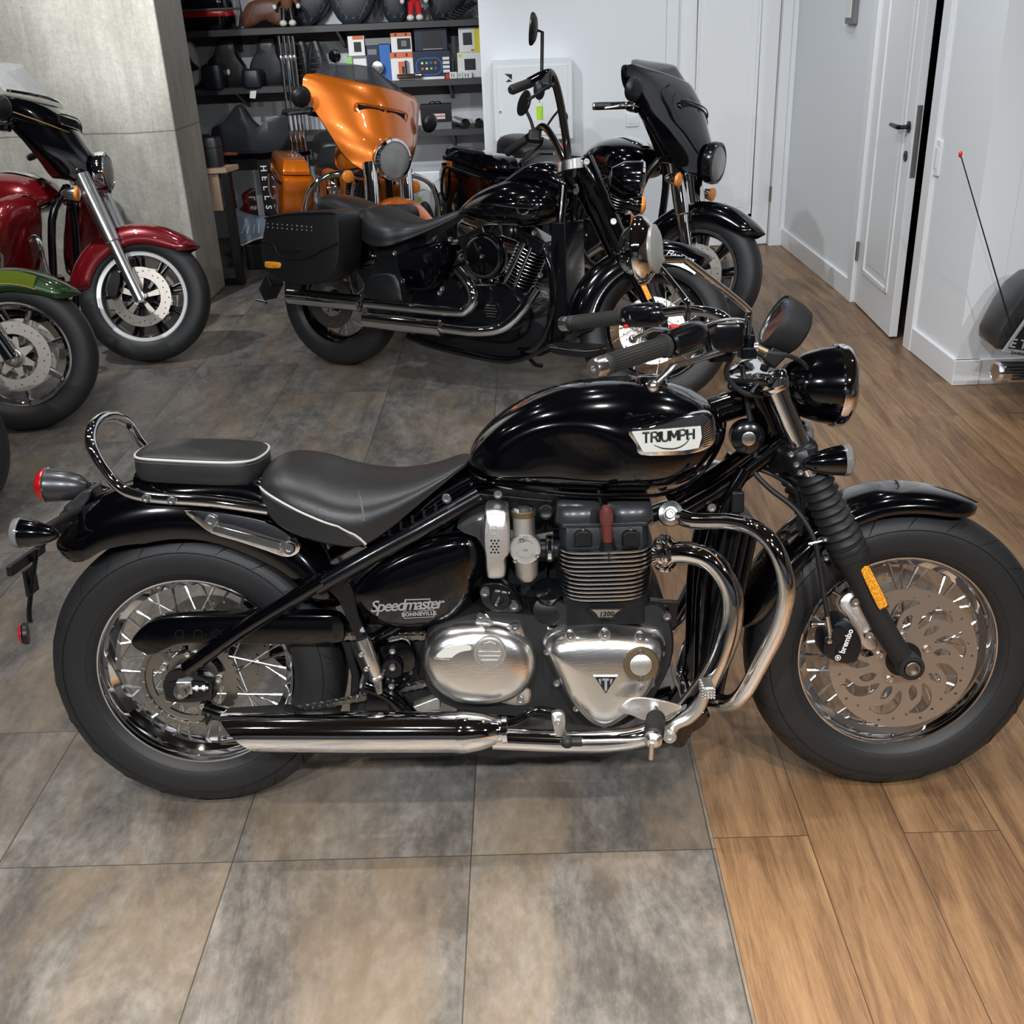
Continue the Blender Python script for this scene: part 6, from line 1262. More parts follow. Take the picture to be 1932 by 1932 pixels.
# ---- green one: only its front reaches into view
GRN = Fr(-3.81,4.378,math.radians(0),math.radians(5),1.625,math.radians(12))
root('motorcycle', GRN, 'front of a lime green motorcycle with amber fork reflector at the left edge'); CTX['M'] = GRN.S
def front_only(F, paint, fendermat2=None, text_=None, seen=True):
    fw = wheel('front_wheel', (1.625,0,.325), .325, .13, .222, .05, rim_mat='chrome', cast=(7,'single'), cast_mat='chrome', tread=False)
    for s in (-1,1):
        disc('brake_disc', (1.625,0,.325), s*.072, .148, .175, fw, slots=0)
        plate('disc_carrier', [[((.085 if k%2 else .045)*math.cos(PI*k/7+t),(.085 if k%2 else .045)*math.sin(PI*k/7+t)) for k in range(14) for t in ((-.1,.1) if k%2 else (0,))]], .007, 'disc_steel', fw, (1.625,s*.074,.325),(1,0,0),(0,0,1))
    fender('front_fender', (1.625,.325), 178, 40, lambda a: float(np.interp(a,[40,60,110,178],[.38,.37,.362,.37])), lambda a: float(np.interp(a,[40,70,178],[.06,.09,.10])), .088, paint, taper=.08)
    for s in (-1,1):
        ax = np.array([1.625,s*.115,.325]); d = F.ax*.82
        tb('fork_leg', [ax, ax+d*.12, ax+d*.5], [.03,.029,.031], 'gloss_black_metal', 18, 1); tb('fork_cover', [ax+d*.5,ax+d*.51,ax+d], [.031,.039,.041], 'chrome', 18, 1)
        b = MB(); b.add(glathe([(.034,-.03),(.036,0),(.026,.018),(.012,.026),(0,.027)], ax, (0,s,0), 20)); b.build('axle_cover','chrome')
        R_ = np.array([F.ax,[0,1,0],np.cross(F.ax,[0,1,0])]).T; b = MB(); b.add(gbox(ax+d*.22+np.array([0,s*.032,0]),(.14,.01,.022),R_)); b.build('fork_reflector','amber',bevel=.004)
    put('headlamp_nacelle', *superloft([(1.20,.98,.86,.06),(1.28,1.02,.82,.13),(1.38,1.0,.82,.14),(1.47,.97,.84,.11),(1.5,.94,.87,.08)],24,2.3), 'chrome')
    tb('handlebar', [(.95,-.42,1.08),(1.1,-.36,1.12),(1.24,-.18,1.08),(1.26,0,1.04),(1.24,.18,1.08),(1.1,.36,1.12),(.95,.42,1.08)], .0135, 'chrome', 12, 5)
front_only(GRN, 'dark_green')
fp_ = [(1.625+r_*math.cos(math.radians(a)),0,.325+r_*math.sin(math.radians(a))) for r_, a in [(.352,135),(.356,120),(.36,100),(.362,85),(.35,76),(.325,68),(.30,62),(.30,80),(.298,100),(.298,120),(.30,135)]]
for r0_, r1_, a0_, a1_, m_ in ((.305,.357,150,66,'lime'),(.302,.305,150,64,'gold_line')):
    A_ = [math.radians(t) for t in np.linspace(a0_,a1_,16)]; put('fender_panel', *gprism([(1.625+r1_*math.cos(a),-.0935,.325+r1_*math.sin(a)) for a in A_]+[(1.625+r0_*math.cos(a),-.0935,.325+r0_*math.sin(a)) for a in A_[::-1]],-.002,.006), m_)
CTX['M'] = None
FLf = Fr(-3.74,3.33,math.radians(0),math.radians(5),1.625,math.radians(5))
root('motorcycle', FLf, 'black front wheel and fender of the motorcycle nearest at the far left edge'); CTX['M'] = FLf.S; front_only(FLf, 'black_paint'); CTX['M'] = None
CTX['root'] = None
# ================= accessory shelves and what stands on them =================
YS = 8.15; YBK = 8.55
def thing(name, label, cat, M=None, loc=(0,0,0), group=None):
    CTX['M'] = None; CTX['root'] = None
    o = empty(name, loc, M); tag(o, label, cat, group); CTX['root'] = o
    CTX['M'] = Matrix.Translation(-Vector(loc)); return o
def single(o, label, cat, group=None): tag(o, label, cat, group); return o
xL = W(300,60,YS)[0]-.6; xR = wl-.004
SZ = []
for (xa,ya,xb,yb),th in (((345,58,903,37),.04),((370,169,905,147),.04),((380,262,912,244),.045)):
    za, zb = W(xa,ya,YS)[2], W(xb,yb,YS)[2]; z = (za+zb)/2; SZ.append(z)
for k, z in enumerate(SZ):
    t = thing('wall_shelf', ('top dark wall shelf carrying motorcycle seats','middle dark wall shelf carrying boxes and seats','bottom dark wall shelf behind the orange motorcycle')[k], 'shelf', loc=((xL+xR)/2,YBK,z), group=None)
    b = MB(); b.add(gbb((xL,YS,z-.042),(xR,YBK,z))); b.build('board','shelf_wood',bevel=.002)
    for x in np.linspace(xL+.3,xR-.25,4):
        b = MB(); b.add(gprism([(x,YS+.05,z-.042),(x,YBK-.001,z-.042),(x,YBK-.001,z-.16)],-.01,.01,0)); b.build('bracket','satin_black')
CTX['root'] = None; CTX['M'] = None
def sbox(name, label, cat, x0, y0, x1, k, mats, Y=YS+.06, depth=.10, deco=None, z0=None, group=None, sub='box_body'):
    """box standing on shelf k, front face from pixel x0..x1, top at pixel row y0"""
    zb = SZ[k] if z0 is None else z0; a = W(x0,y0,Y); c = W(x1,y0,Y); o = ((a[0]+c[0])/2, Y+depth/2, zb)
    t = thing(name, label, cat, loc=o, group=group); hgt = (a[2]+c[2])/2-zb
    b = MB(); b.add(gbb((a[0],Y,zb+.0005),(c[0],Y+depth,zb+hgt))); b.build(sub, mats[0], bevel=.002)
    w_ = c[0]-a[0]
    for d in (deco or []):
        u0,v0,u1,v1,m = d[:5]; b = MB(); off = d[5] if len(d) > 5 else .0012
        b.add(gbb((a[0]+u0*w_,Y-off,zb+v0*hgt),(a[0]+u1*w_,Y+.0005,zb+v1*hgt))); b.build(d[6] if len(d) > 6 else 'printed_panel', m, smooth=False)
    return t, a[0], w_, zb, hgt, Y
G2 = 'accessory boxes on the middle shelf'
_t = sbox('accessory_pack','clear pack with lime green side card on the middle shelf','package',652,106,692,1,['box_grey'],deco=[(0,0,.28,1,'box_green'),(.35,.1,.95,.9,'paper_white')],group=G2)
sbox('accessory_box','small white box with orange hanger stripe beside a green pack','box',655,68,686,1,['paper_white'],z0=SZ[1]+_t[4]+.001,deco=[(0.3,.82,.95,1,'box_orange'),(.35,.2,.8,.7,'satin_black')],group=G2)
_t = sbox('accessory_box','dark navy box beside the bright blue box','box',690,86,714,1,['box_navy'],deco=[(.1,.75,.8,.9,'box_grey')],group=G2)
sbox('accessory_box','flat grey box on top of the dark blue box','box',688,72,736,1,['box_grey'],z0=SZ[1]+_t[4]+.001,group=G2)
sbox('accessory_box','bright blue upright box behind the orange windscreen','box',714,82,735,1,['box_blue'],group=G2)
_t = sbox('accessory_box','white box with orange top and orange gadget print, lower of two','box',735,99,778,1,['paper_white'],deco=[(0,.8,1,1,'box_orange'),(.34,.12,.72,.68,'box_orange'),(.5,.25,.7,.5,'satin_black',.002),(.2,.85,.28,.97,'black_print',.002),(.7,.85,.78,.97,'black_print',.002)],group=G2)
sbox('accessory_box','orange topped box with photo print stacked on another orange box','box',736,62,775,1,['paper_white'],z0=SZ[1]+_t[4]+.001,deco=[(0,.8,1,1,'box_orange'),(.3,.15,.95,.72,'satin_black'),(.5,.3,.75,.6,'box_grey',.002),(.2,.85,.3,.97,'black_print',.002),(.7,.85,.8,.97,'black_print',.002)],group=G2)
t,a0,w_,zb,hg,Y = sbox('tablet_box','navy box printed with a tablet screen of round icons','box',778,96,848,1,['box_navy'],depth=.2,deco=[(.0,.0,.82,.09,'paper_white'),(.86,0,1,.16,'red_plastic')]+[(.80,.22+.15*i,.98,.32+.15*i,'paper_white') for i in range(4)],group=G2)
plate('screen_outline', [rrect(w_*.72,hg*.62,hg*.28), rrect(w_*.67,hg*.55,hg*.25)], .002, 'box_blue', t, (a0+w_*.42,Y-.001,zb+hg*.46), (1,0,0), (0,0,1))
for i in range(4):
    for j in range(2): b = MB(); b.add(glathe([(hg*.045,0),(0,.001)], (a0+w_*(.24+.12*i),Y-.001,zb+hg*(.38+.2*j)), (0,-1,0), 12)); b.build('screen_icon', ('box_orange','paper_white','box_green','box_blue')[(i+j)%4])
sbox('display_case','dark clear-fronted case stacked on the navy tablet box','case',780,54,842,1,['box_navy'],z0=SZ[1]+hg+.001,depth=.2,deco=[(.25,.1,.85,.85,'satin_black'),(.25,.06,.85,.1,'silver_print')],group=G2)
_t = sbox('speaker_box','white box with black speaker print and yellow corner mark, lower of two','box',862,99,906,1,['paper_white'],depth=.14,deco=[(.3,.3,.78,.75,'satin_black'),(.05,.82,.2,.95,'box_yellow')],group=G2)
sbox('speaker_box','white box with yellow side and black speaker print, upper of two','box',864,52,905,1,['paper_white'],z0=SZ[1]+_t[4]+.001,depth=.14,deco=[(.72,0,1,1,'box_yellow'),(.2,.3,.62,.8,'satin_black'),(.55,.05,.7,.12,'box_orange')],group=G2)
for x0,x1,l in ((848,862,'tiny white box with bars print left of the speaker boxes'),(863,872,'tiny plain white box in front of the speaker boxes'),(873,890,'tiny white box with dark bars in front of the speaker box')):
    sbox('small_box', l,'box',x0,136,x1,1,['paper_white'],Y=YS+.02,depth=.03,deco=[(.2,.2,.35,.8,'box_grey'),(.5,.2,.65,.8,'box_grey')],group='tiny white boxes on the middle shelf')
# chrome footpeg parts in front of the boxes
t = thing('chrome_footpeg','chrome T-shaped footpeg lying before the orange box','footpeg',loc=tuple(W(770,146,YS+.03)))
p = W(768,143,YS+.03); b = MB(); b.add(gtube([p+np.array([-.07,0,.0]),p+np.array([.09,0,0])],.016,12,1)); b.add(gtube([p+np.array([.0,0,0]),p+np.array([.0,0,.10])],.013,12,1)); o = b.build('peg_body','chrome')
b = MB(); b.add(glathe([(.02,0),(.02,.012)], p+np.array([.09,0,0]), (1,0,0), 16)); b.build('peg_cap','chrome_soft')
# vented panels, lamps
for k,(x0,x1,xt0,xt1,yb_,lbl) in enumerate(((550,577,556,575,150,'left of two black louvred panels on the middle shelf'),(584,610,584,602,140,'right of two black louvred panels on the middle shelf'))):
    Yp = YS+.16; P = [W(xt0,83,Yp),W(xt1,82,Yp),W(x1,yb_,Yp),W(x0,yb_,Yp)]; P[2][2] = P[3][2] = SZ[1]+.001
    t = thing('louvre_panel', lbl, 'panel', loc=tuple(P[3]), group='louvred panels on the middle shelf')
    put('panel', *gdome(cr(P,3,True),[(1,.02),(1,0),(.95,-.004)]), 'satin_black')
    for i in range(5):
        f_ = .2+.15*i; l_ = P[0]+(P[3]-P[0])*f_; r_ = P[1]+(P[2]-P[1])*f_; put('louvre', *gtube([l_*.9+r_*.1+np.array([0,-.004,0]), l_*.1+r_*.9+np.array([0,-.004,0])], .004, 6, 1), 'chrome_soft')
for px,py,m,l in ((632,106,'black_paint','round black lamp shell above the orange fairing'),(712,127,'chrome','round chrome lamp with glass on the middle shelf')):
    c = W(px,py,YS+.012); R_ = .042; t = thing('spot_lamp', l, 'lamp', loc=(c[0],c[1],SZ[1]))
    b = MB(); b.add(glathe([(0,.042),(R_*.5,.04),(R_*.9,.025),(R_,.01),(R_,0)], c, (0,1,0), 28)); b.build('lamp_shell', m)
    b = MB(); b.add(glathe([(R_*1.03,.004),(R_*1.05,-.004),(R_*.95,-.008)], c, (0,1,0), 28, cap=False)); b.build('lamp_rim','chrome')
    b = MB(); b.add(glathe([(R_*.96,-.004),(0,-.012)], c, (0,1,0), 24)); b.build('lamp_glass', 'chrome_soft' if m == 'chrome' else 'black_paint')
    b = MB(); b.add(gtube([(c[0],c[1]+.018,c[2]-R_*.9),(c[0],c[1]+.018,SZ[1]+.001)],.010,12,1)); b.build('lamp_stem','chrome')
c = W(638,140,YS+.13); t = thing('wrapped_part','clear plastic wrapped chrome part behind the orange fairing','package',loc=(c[0],c[1],SZ[1])); put('wrapping', *gell((c[0],c[1],SZ[1]+.06),(.07,.03,.06),18,10), 'clear_plastic'); put('chrome_part', *gell((c[0],c[1],SZ[1]+.045),(.035,.015,.035),14,8), 'chrome')
# seats on the top shelf
def seat_up(label, pts, m, k, Y=YS+.1, quilt=True, th=.12, group=None, name='spare_saddle'):
    P = [W(x,y,Y) for x,y in pts]; zb = min(p[2] for p in P); dz = SZ[k]+.002-zb
    for p in P: p[2] += dz
    cx = np.mean([p[0] for p in P]); t = thing(name, label, 'saddle', loc=(cx,Y+th/2,SZ[k]), group=group)
    o = cr(P,4,True); put('cushion', *gdome(o,[(.9,th),(1,th*.8),(1,th*.25),(.95,.01),(.8,0),(.5,-.008)]), m)
    if quilt:
        x0,x1 = min(p[0] for p in P), max(p[0] for p in P); z0,z1 = min(p[2] for p in P), max(p[2] for p in P); st = .05; pc = ((x0+x1)/2,(z0+z1)/2)
        def inside(x,z):
            c = False; n = len(o)
            for i in range(n):
                a,b_ = o[i],o[i-1]; ax_,az,bx_,bz = [pc[0]+(a[0]-pc[0])*.82,pc[1]+(a[2]-pc[1])*.82,pc[0]+(b_[0]-pc[0])*.82,pc[1]+(b_[2]-pc[1])*.82]
                if (az > z) != (bz > z) and x < (bx_-ax_)*(z-az)/(bz-az+1e-12)+ax_: c = not c
            return c
        b = MB(); n_ = 0
        for d in (-1,1):
            for i in range(-12,13):
                q = []
                for t_ in np.linspace(-.4,.4,41):
                    x = pc[0]+i*st+t_*d*.6; z = pc[1]+t_
                    if inside(x,z): q.append((x,Y-.004,z))
                if len(q) > 2: b.add(gtube([q[0],q[-1]],.0022,5,1)); n_ += 1
        if n_: b.build('quilt_stitching', 'stitch')
    return t
GS = 'motorcycle seats on the top shelf'
seat_up('brown leather diamond quilted seat on the top shelf', [(457,55),(457,28),(470,8),(500,0),(530,5),(545,25),(543,54),(520,52),(500,44),(478,54)], 'brown_leather', 0, quilt=True, group=GS)
seat_up('black quilted seat standing just right of the brown seat', [(555,50),(548,20),(560,-22),(612,-24),(622,5),(592,48)], 'navy_leather', 0, Y=YS+.26, group=GS)
seat_up('black quilted seat standing nose-down, second from the left', [(646,46),(622,8),(624,-30),(704,-32),(706,5),(682,44)], 'navy_leather', 0, group=GS)
seat_up('black quilted seat directly left of the red-suited doll', [(732,44),(717,0),(717,-30),(764,-32),(768,15),(762,42)], 'navy_leather', 0, group=GS)
seat_up('black seat with ribbed side at the right end of the top shelf', [(818,38),(808,0),(812,-30),(885,-32),(880,0),(852,34)], 'leather_dark', 0, group=GS)
for k_ in range(1):
    b = MB(); CTX['root'] = [o for o in COL.objects if o.get('label','').startswith('black seat with ribbed')][0]
    for t_ in np.linspace(0,1,9): a_, c_ = W(840+t_*48,34-t_*32,YS+.07), W(856+t_*44,38-t_*30,YS+.07); b.add(gtube([a_,c_],.010,8,1))
    b.build('ribbed_side','leather_dark')
def doll(label, px, pyb, suit, skin, foot, ext):
    Y = YS+.035; p = W(px,pyb,Y); z0 = SZ[0]+.001; t = thing('plush_doll', label, 'doll', loc=(p[0],Y,z0)); x = p[0]
    bdy = MB(); bdy.add(gell((x,Y+.02,z0+.155),(.042,.035,.06),16,10)); bdy.build('torso', suit)
    b = MB(); b.add(gell((x,Y+.02,z0+.245),(.048,.045,.045),16,10)); hd_ = b.build('head', skin); b = MB()
    for s in (-1,1): b.add(gell((x+s*.04,Y+.02,z0+.285),(.018,.012,.018),10,6)); 
    b.build('ears', skin, hd_); b = MB(); b.add(gell((x,Y-.02,z0+.235),(.018,.012,.012),10,6)); b.build('muzzle','cream',hd_)
    for s in (-1,1):
        tb('arm', [(x+s*.03,Y+.015,z0+.185),(x+s*.06,Y+.01,z0+.165),(x+s*.075,Y,z0+.14)], [.017,.015,.013], suit, 10, 3); b = MB(); b.add(gell((x+s*.082,Y-.002,z0+.128),(.016,.015,.018),10,8)); b.build('paw', foot)
        tb('leg', [(x+s*.022,Y+.015,z0+.12),(x+s*.027,Y+.01,z0+.07),(x+s*.03,Y+.005,z0+.04)], [.024,.021,.02], ext, 10, 3); b = MB(); b.add(gell((x+s*.032,Y-.012,z0+.023),(.027,.035,.022),12,8)); b.build('shoe', foot)
doll('plush doll in a brown jacket leaning on the brown seat', 545, 52, 'tan_cloth', 'doll_brown', 'cream', 'satin_black')
doll('plush doll in a red suit with white shoes on the top shelf', 784, 42, 'red_cloth', 'doll_brown', 'cream', 'red_cloth')
# touring trunk on the left
p0, p1 = W(336,56,YS+.03), W(440,50,YS+.03); t = thing('touring_trunk','glossy black touring trunk with red light strip at the left end of the top shelf','trunk',loc=(p0[0],YS+.2,SZ[0]))
x0, x1 = p0[0]-.12, p1[0]; z0 = SZ[0]+.001
def rr3(z, s=1.0, dx=0): return [((x0+x1)/2+a*s+dx, YS+.22+b_*s, z) for a,b_ in rrect(x1-x0,.36,.10,4)]
put('trunk_body', *gloft([rr3(z0,.86), rr3(z0+.04,.93), rr3(z0+.11,.98), rr3(z0+.13,.98)]), 'black_paint'); put('light_strip', *gloft([rr3(z0+.085,.985), rr3(z0+.115,.995), rr3(z0+.12,.985)]), 'red_lens'); put('trunk_lid', *gloft([rr3(z0+.135,.99), rr3(z0+.16,1.0), rr3(z0+.28,.93), rr3(z0+.33,.8), rr3(z0+.34,.5)]), 'black_paint'); tb('grey_band', [q for q in rr3(z0+.13,.995)], .008, 'box_grey', 6, 1, closed=True)
# middle shelf, left: seats
def high_seat(label, x0, x1, yt, back, m):
    Y = YS+.16; P = [W(x,y,Y) for x,y in back]; zb = min(p[2] for p in P); 
    for p in P: p[2] = max(p[2], SZ[1]+.002)
    t = thing('spare_saddle', label, 'saddle', loc=(np.mean([p[0] for p in P]),Y,SZ[1]), group='high-backed seats on the middle shelf')
    put('backrest', *gdome(cr(P,4,True),[(.9,.10),(1,.08),(1,.01),(.93,0),(.6,-.006)]), 'leather_dark')
    xa, xb = W(x0,150,YS-.02)[0], W(x1,150,YS-.02)[0]
    o = [((xa+xb)/2+a, YS+.05+b_, 0) for a,b_ in rrect(xb-xa,.18,.03,4)]; zt = W(x0,yt,YS)[2]
    put('cushion', *gloft([[(x,y,SZ[1]+.001+h) for x,y,_ in [( (xa+xb)/2+(q[0]-(xa+xb)/2)*s_, YS+.05+(q[1]-YS-.05)*s_, 0) for q in o]] for h,s_ in ((0,.95),(.02,1),((zt-SZ[1])*.8,1),((zt-SZ[1])*.95,.93),((zt-SZ[1]),.7))]), m)
high_seat('dark high-backed seat with a white oval tag on the middle shelf', 382, 420, 122, [(395,166),(390,122),(404,100),(408,78),(424,72),(440,78),(446,105),(462,130),(460,164)], 'navy_leather')
b = MB(); b.add(gell(W(431,136,YS+.14),(.012,.006,.02),12,8)); b.build('seat_tag','cream')
high_seat('dark high-backed seat directly beside the chrome posts', 457, 492, 132, [(473,164),(472,120),(484,96),(486,72),(500,68),(516,72),(522,100),(532,125),(532,160)], 'navy_leather')
t_ = thing('price_tag','crumpled grey paper tag hanging below the middle shelf','tag',loc=tuple(W(477,180,YS-.01))); put('tag_paper', *gprism([W(472,172,YS-.012),W(484,171,YS-.012),W(482,186,YS-.012),W(471,185,YS-.012)],-.002,.002), 'paper_white')
Y = YS+.05; seatw = thing('spare_saddle','white and dark blue seat at the left end of the middle shelf','saddle',loc=tuple(W(360,168,Y)))
put('shell', *gdome(cr([W(330,170,Y),W(335,110,Y),(W(345,80,Y)),W(358,84,Y),W(368,108,Y),W(376,150,Y),W(360,168,Y)],4,True),[(.95,.12),(1,.08),(1,.01),(.95,0)]), 'white_vinyl'); put('blue_cushion', *gdome(cr([W(335,95,Y-.01),W(350,95,Y-.01),W(362,115,Y-.01),W(374,130,Y-.01),W(355,134,Y-.01),W(338,128,Y-.01)],4,True),[(1,.02),(1,0),(.9,-.012)]), 'box_navy')
# bottom shelf: gift bag, chrome pipes
t,a0,w_,zb,hg,Y = sbox('gift_bag','black gift bag with bow and framed red label on the bottom shelf','bag',792,197,850,2,['satin_black'],Y=YS+.05,depth=.10,deco=[(0,0,1,.28,'box_grey'),(.22,.42,.80,.62,'paper_white'),(.22,.40,.80,.42,'red_plastic',.002),(.22,.62,.80,.64,'red_plastic',.002)],sub='bag_body')
text('bag_text','WILD DAWSON',w_*.085,.001,'black_print',None,(a0+w_*.51,Y-.0022,zb+hg*.52),(1,0,0),(0,0,1),bold=.0006)
for s in (-1,1): b = MB(); b.add(gell((a0+w_*(.5+.09*s),Y+.01,zb+hg*1.05),(.024,.01,.014),12,8)); b.build('bow_loop','satin_black')
for px,py,dx in ((878,240,-.1),(904,237,-.06)):
    c = W(px,py,YS+.0); c[2] = SZ[2]+.035; t = thing('exhaust_tip', ('chrome tube end left of its twin on the bottom shelf','chrome tube end touching the white wall corner on the bottom shelf')[px > 890], 'pipe', loc=tuple(c))
    ax_ = (.32,-1,0) if px < 890 else (.1,-1,0); b = MB(); b.add(glathe([(.028,.03),(.030,.02),(.034,.012),(.033,0),(.033,-.28),(.028,-.28)], c+np.array([0,.03,0]), ax_, 28, cap=False)); b.build('tube','chrome'); b = MB(); b.add(glathe([(.028,.025),(.028,-.2),(0,-.2)], c+np.array([0,.03,0]), ax_, 24)); b.build('tube_bore','dark_void')
# wrapped fairing on the table, chrome posts
Yt = 7.99
def at(x,y,Y): return W(x,y,Y)
tz = W(470,292,Yt)[2]
ft = [W(398,296,Yt),W(550,293,Yt)]; tx0, tx1 = ft[0][0], ft[1][0]
t = thing('display_table','black table with gloss top left of the orange motorcycle','table',loc=((tx0+tx1)/2,Yt+.2,0))
top = [(tx0,Yt,tz),(tx1,Yt,tz),(tx1+.12,Yt+.10,tz),(tx0,Yt+.10,tz)]
b = MB(); b.add(gprism(top,-.03,0,2)); b.build('table_top','black_paint',bevel=.002)
for x_,y_ in ((tx0+.06,Yt+.01),(tx1-.1,Yt+.01),(tx0+.06,Yt+.05)): b = MB(); b.add(gbb((x_,y_,0),(x_+.045,y_+.045,tz-.03))); b.build('table_leg','satin_black',bevel=.002)
b = MB(); a = W(500,312,Yt+.02); c = W(520,312,Yt+.02); b.add(gbb((a[0]-.0,Yt+.02,.02),(c[0]+.06,Yt+.04,tz-.03))); BN = b.build('table_panel','box_navy' if False else 'satin_black')
for i, chh in enumerate('HELLS BA'):
    if chh == ' ': continue
    text('panel_letter', chh, .062, .001, 'white_print', BN, (W(492,320,Yt+.0)[0]+.015, Yt+.0185, tz-.10-.068*i), (0,0,-1), (1,0,0), bold=.001)
b = MB(); b.add(gbb((W(492,320,Yt)[0]-.02,Yt+.019,.1),(W(492,320,Yt)[0]+.045,Yt+.03,tz-.03))); b.build('lettered_strip','dark_void')
t = thing('wrapped_fairing','black fairing wrapped in clear plastic on the display table','package',loc=((tx0+tx1)/2,Yt+.25,tz))
o = [W(x,y,Yt+.0) for x,y in [(396,262),(393,240),(415,228),(432,205),(445,192),(458,200),(475,225),(500,240),(530,215),(545,215),(543,262),(520,285),(430,287)]]; zb = min(p[2] for p in o)
for p in o: p[2] += tz+.009-zb
put('fairing_part', *gdome(cr(o,3,True),[(.88,.08),(.92,.07),(.92,.01),(.85,-.01),(.5,-.03)]), 'leather_dark')
put('plastic_wrap', *gdome(cr(o,3,True),[(.96,.09),(1,.08),(1,.0),(.95,-.022),(.5,-.045)]), 'wrap')
t = thing('orange_ribbon','short orange strap lying on the display table edge','strap',loc=(tx0+.05,Yt+.03,tz)); p = W(452,277,Yt+.03)
put('strap', *gbb((W(402,280,Yt)[0]+.03,Yt+.03,tz+.001),(W(402,280,Yt)[0]+.16,Yt+.07,tz+.02)), 'box_orange', bevel=.002)
GP2 = 'chrome posts standing left of the orange fairing'
for k_,(xa,ya,xb,yb_) in enumerate(((521,68,557,300),(531,68,566,300),(541,68,573,300),(549,68,580,300))):
    Yp = YS-.02; a, c = W(xa,ya,Yp), W(xb,yb_,Yp); t = thing('chrome_post', ('leftmost of four slim chrome posts before the shelves','second from left of four slim chrome posts before the shelves','second from right of four slim chrome posts before the shelves','rightmost of four slim chrome posts before the shelves')[k_], 'post', loc=(c[0],Yp,0), group=GP2)
    xm = (a[0]+c[0])/2; b = MB(); b.add(gtube([(xm,Yp,0),(xm,Yp,a[2])],.0112,14,1)); b.build('pole','chrome')
    for z_ in (.55,.95,1.3): b = MB(); b.add(glathe([(.0115,-.02),(.0138,-.015),(.0138,.015),(.0115,.02)], (xm,Yp,z_), (0,0,1), 14)); b.build('pole_joint','chrome_soft')
# light wood side table with black bag, things under the table
Yw = 6.93; zc = W(400,318,Yw)[2]; xa, xb = W(370,320,Yw)[0], W(436,302,Yw)[0]
t = thing('side_table','light wood topped side table tucked behind the concrete pillar','table',loc=(xa,Yw+.1,0))
put('table_top', *gprism([(xa-.15,Yw-.05,zc),(xb-.04,Yw,zc),(xb,Yw+.16,zc),(xa-.15,Yw+.2,zc)],-.03,0,2), 'light_wood', bevel=.002)
b = MB(); b.add(gbb((xa,Yw+.02,zc-.26),(xb-.10,Yw+.04,zc-.03))); b.build('side_board','light_wood')
for q in (xb-.08,): b = MB(); b.add(gbb((q,Yw+.0,0),(q+.05,Yw+.05,zc-.03))); b.build('table_leg','satin_black'); b = MB(); b.add(gbb((q-.0,Yw+.0,0),(q-.3,Yw+.04,.04))); b.build('foot_rail','satin_black')
t = thing('tool_bag','black zipped bag on the light wood side table','bag',loc=(xa+.05,Yw+.08,zc)); c0, c1 = W(372,262,Yw+.03), W(408,262,Yw+.03)
o = [((c0[0]+c1[0])/2-.02+a_, Yw+.09+b_, 0) for a_,b_ in rrect(c1[0]-c0[0]+.05,.12,.03,4)]
put('bag_body', *gloft([[(x,y,zc+.001+h) for x,y,_ in o] for h in (0,.01,(c0[2]-zc)*.85)]+[[((c0[0]+c1[0])/2-.02+(x-(c0[0]+c1[0])/2+.02)*.9,Yw+.09+(y-Yw-.09)*.9,c0[2]) for x,y,_ in o]]), 'leather_dark'); tb('bag_zip',[((c0[0]+c1[0])/2-.02+(x-(c0[0]+c1[0])/2+.02)*1.02,Yw+.09+(y-Yw-.09)*1.02,zc+(c0[2]-zc)*.7) for x,y,_ in o],.004,'satin_black',6,1,closed=True)
def ubox(name,label,cat,x0,y0,x1,y1,Y,d,m):
    a, c = W(x0,y0,Y), W(x1,y1,Y); CTX['root'] = None; CTX['M'] = None; b = MB(); z0 = max(c[2],.001); b.add(gbb((a[0],Y,z0),(c[0],Y+d,a[2]))); return single(b.build(name,m,False,bevel=.006), label, cat)
ubox('storage_box','dark red box under the display table','box',455,366,492,545,7.66,.25,'burgundy')
ubox('storage_box','dark brown box under the display table beside the red one','box',425,366,455,545,7.66,.22,'doll_brown')
CTX['root'] = None; CTX['M'] = None
t = thing('shoulder_bag','blue-grey shoe-shaped bag with white sole line under the display table','bag',loc=tuple(G(450,470))); ps = (0,7.38,0); Yq = 7.38
o = [W(x,y,Yq) for x,y in [(428,400),(445,405),(470,412),(500,415),(512,430),(508,445),(480,452),(455,462),(440,462),(430,440)]]
put('shoe_body', *gdome(cr(o,3,True),[(.9,.16),(1,.12),(1,.02),(.9,0)]), 'blue_grey'); tb('sole_line', [W(x,y,Yq-.012) for x,y in [(436,456),(445,462),(458,462),(480,452),(508,445)]], .007, 'white_vinyl', 8, 3)
for k_ in range(4): a_, c_ = W(462+k_*9,424,Yq-.012), W(456+k_*11,440,Yq-.012); put('shoe_stripe', *gtube([a_,c_],.006,6,1), 'white_vinyl')
b0 = [o_ for o_ in [CTX['root']]][0]
CTX['root'] = None; CTX['M'] = None
mt = MB(); mt.add(gbb((W(440,480,7.05)[0],7.36,.001),(W(510,480,7.05)[0],7.62,max(.05,W(470,455,ps[1])[2]-.02)))); single(mt.build('storage_crate','satin_black',False,bevel=.01), 'low black crate under the blue-grey shoe-shaped bag', 'crate')
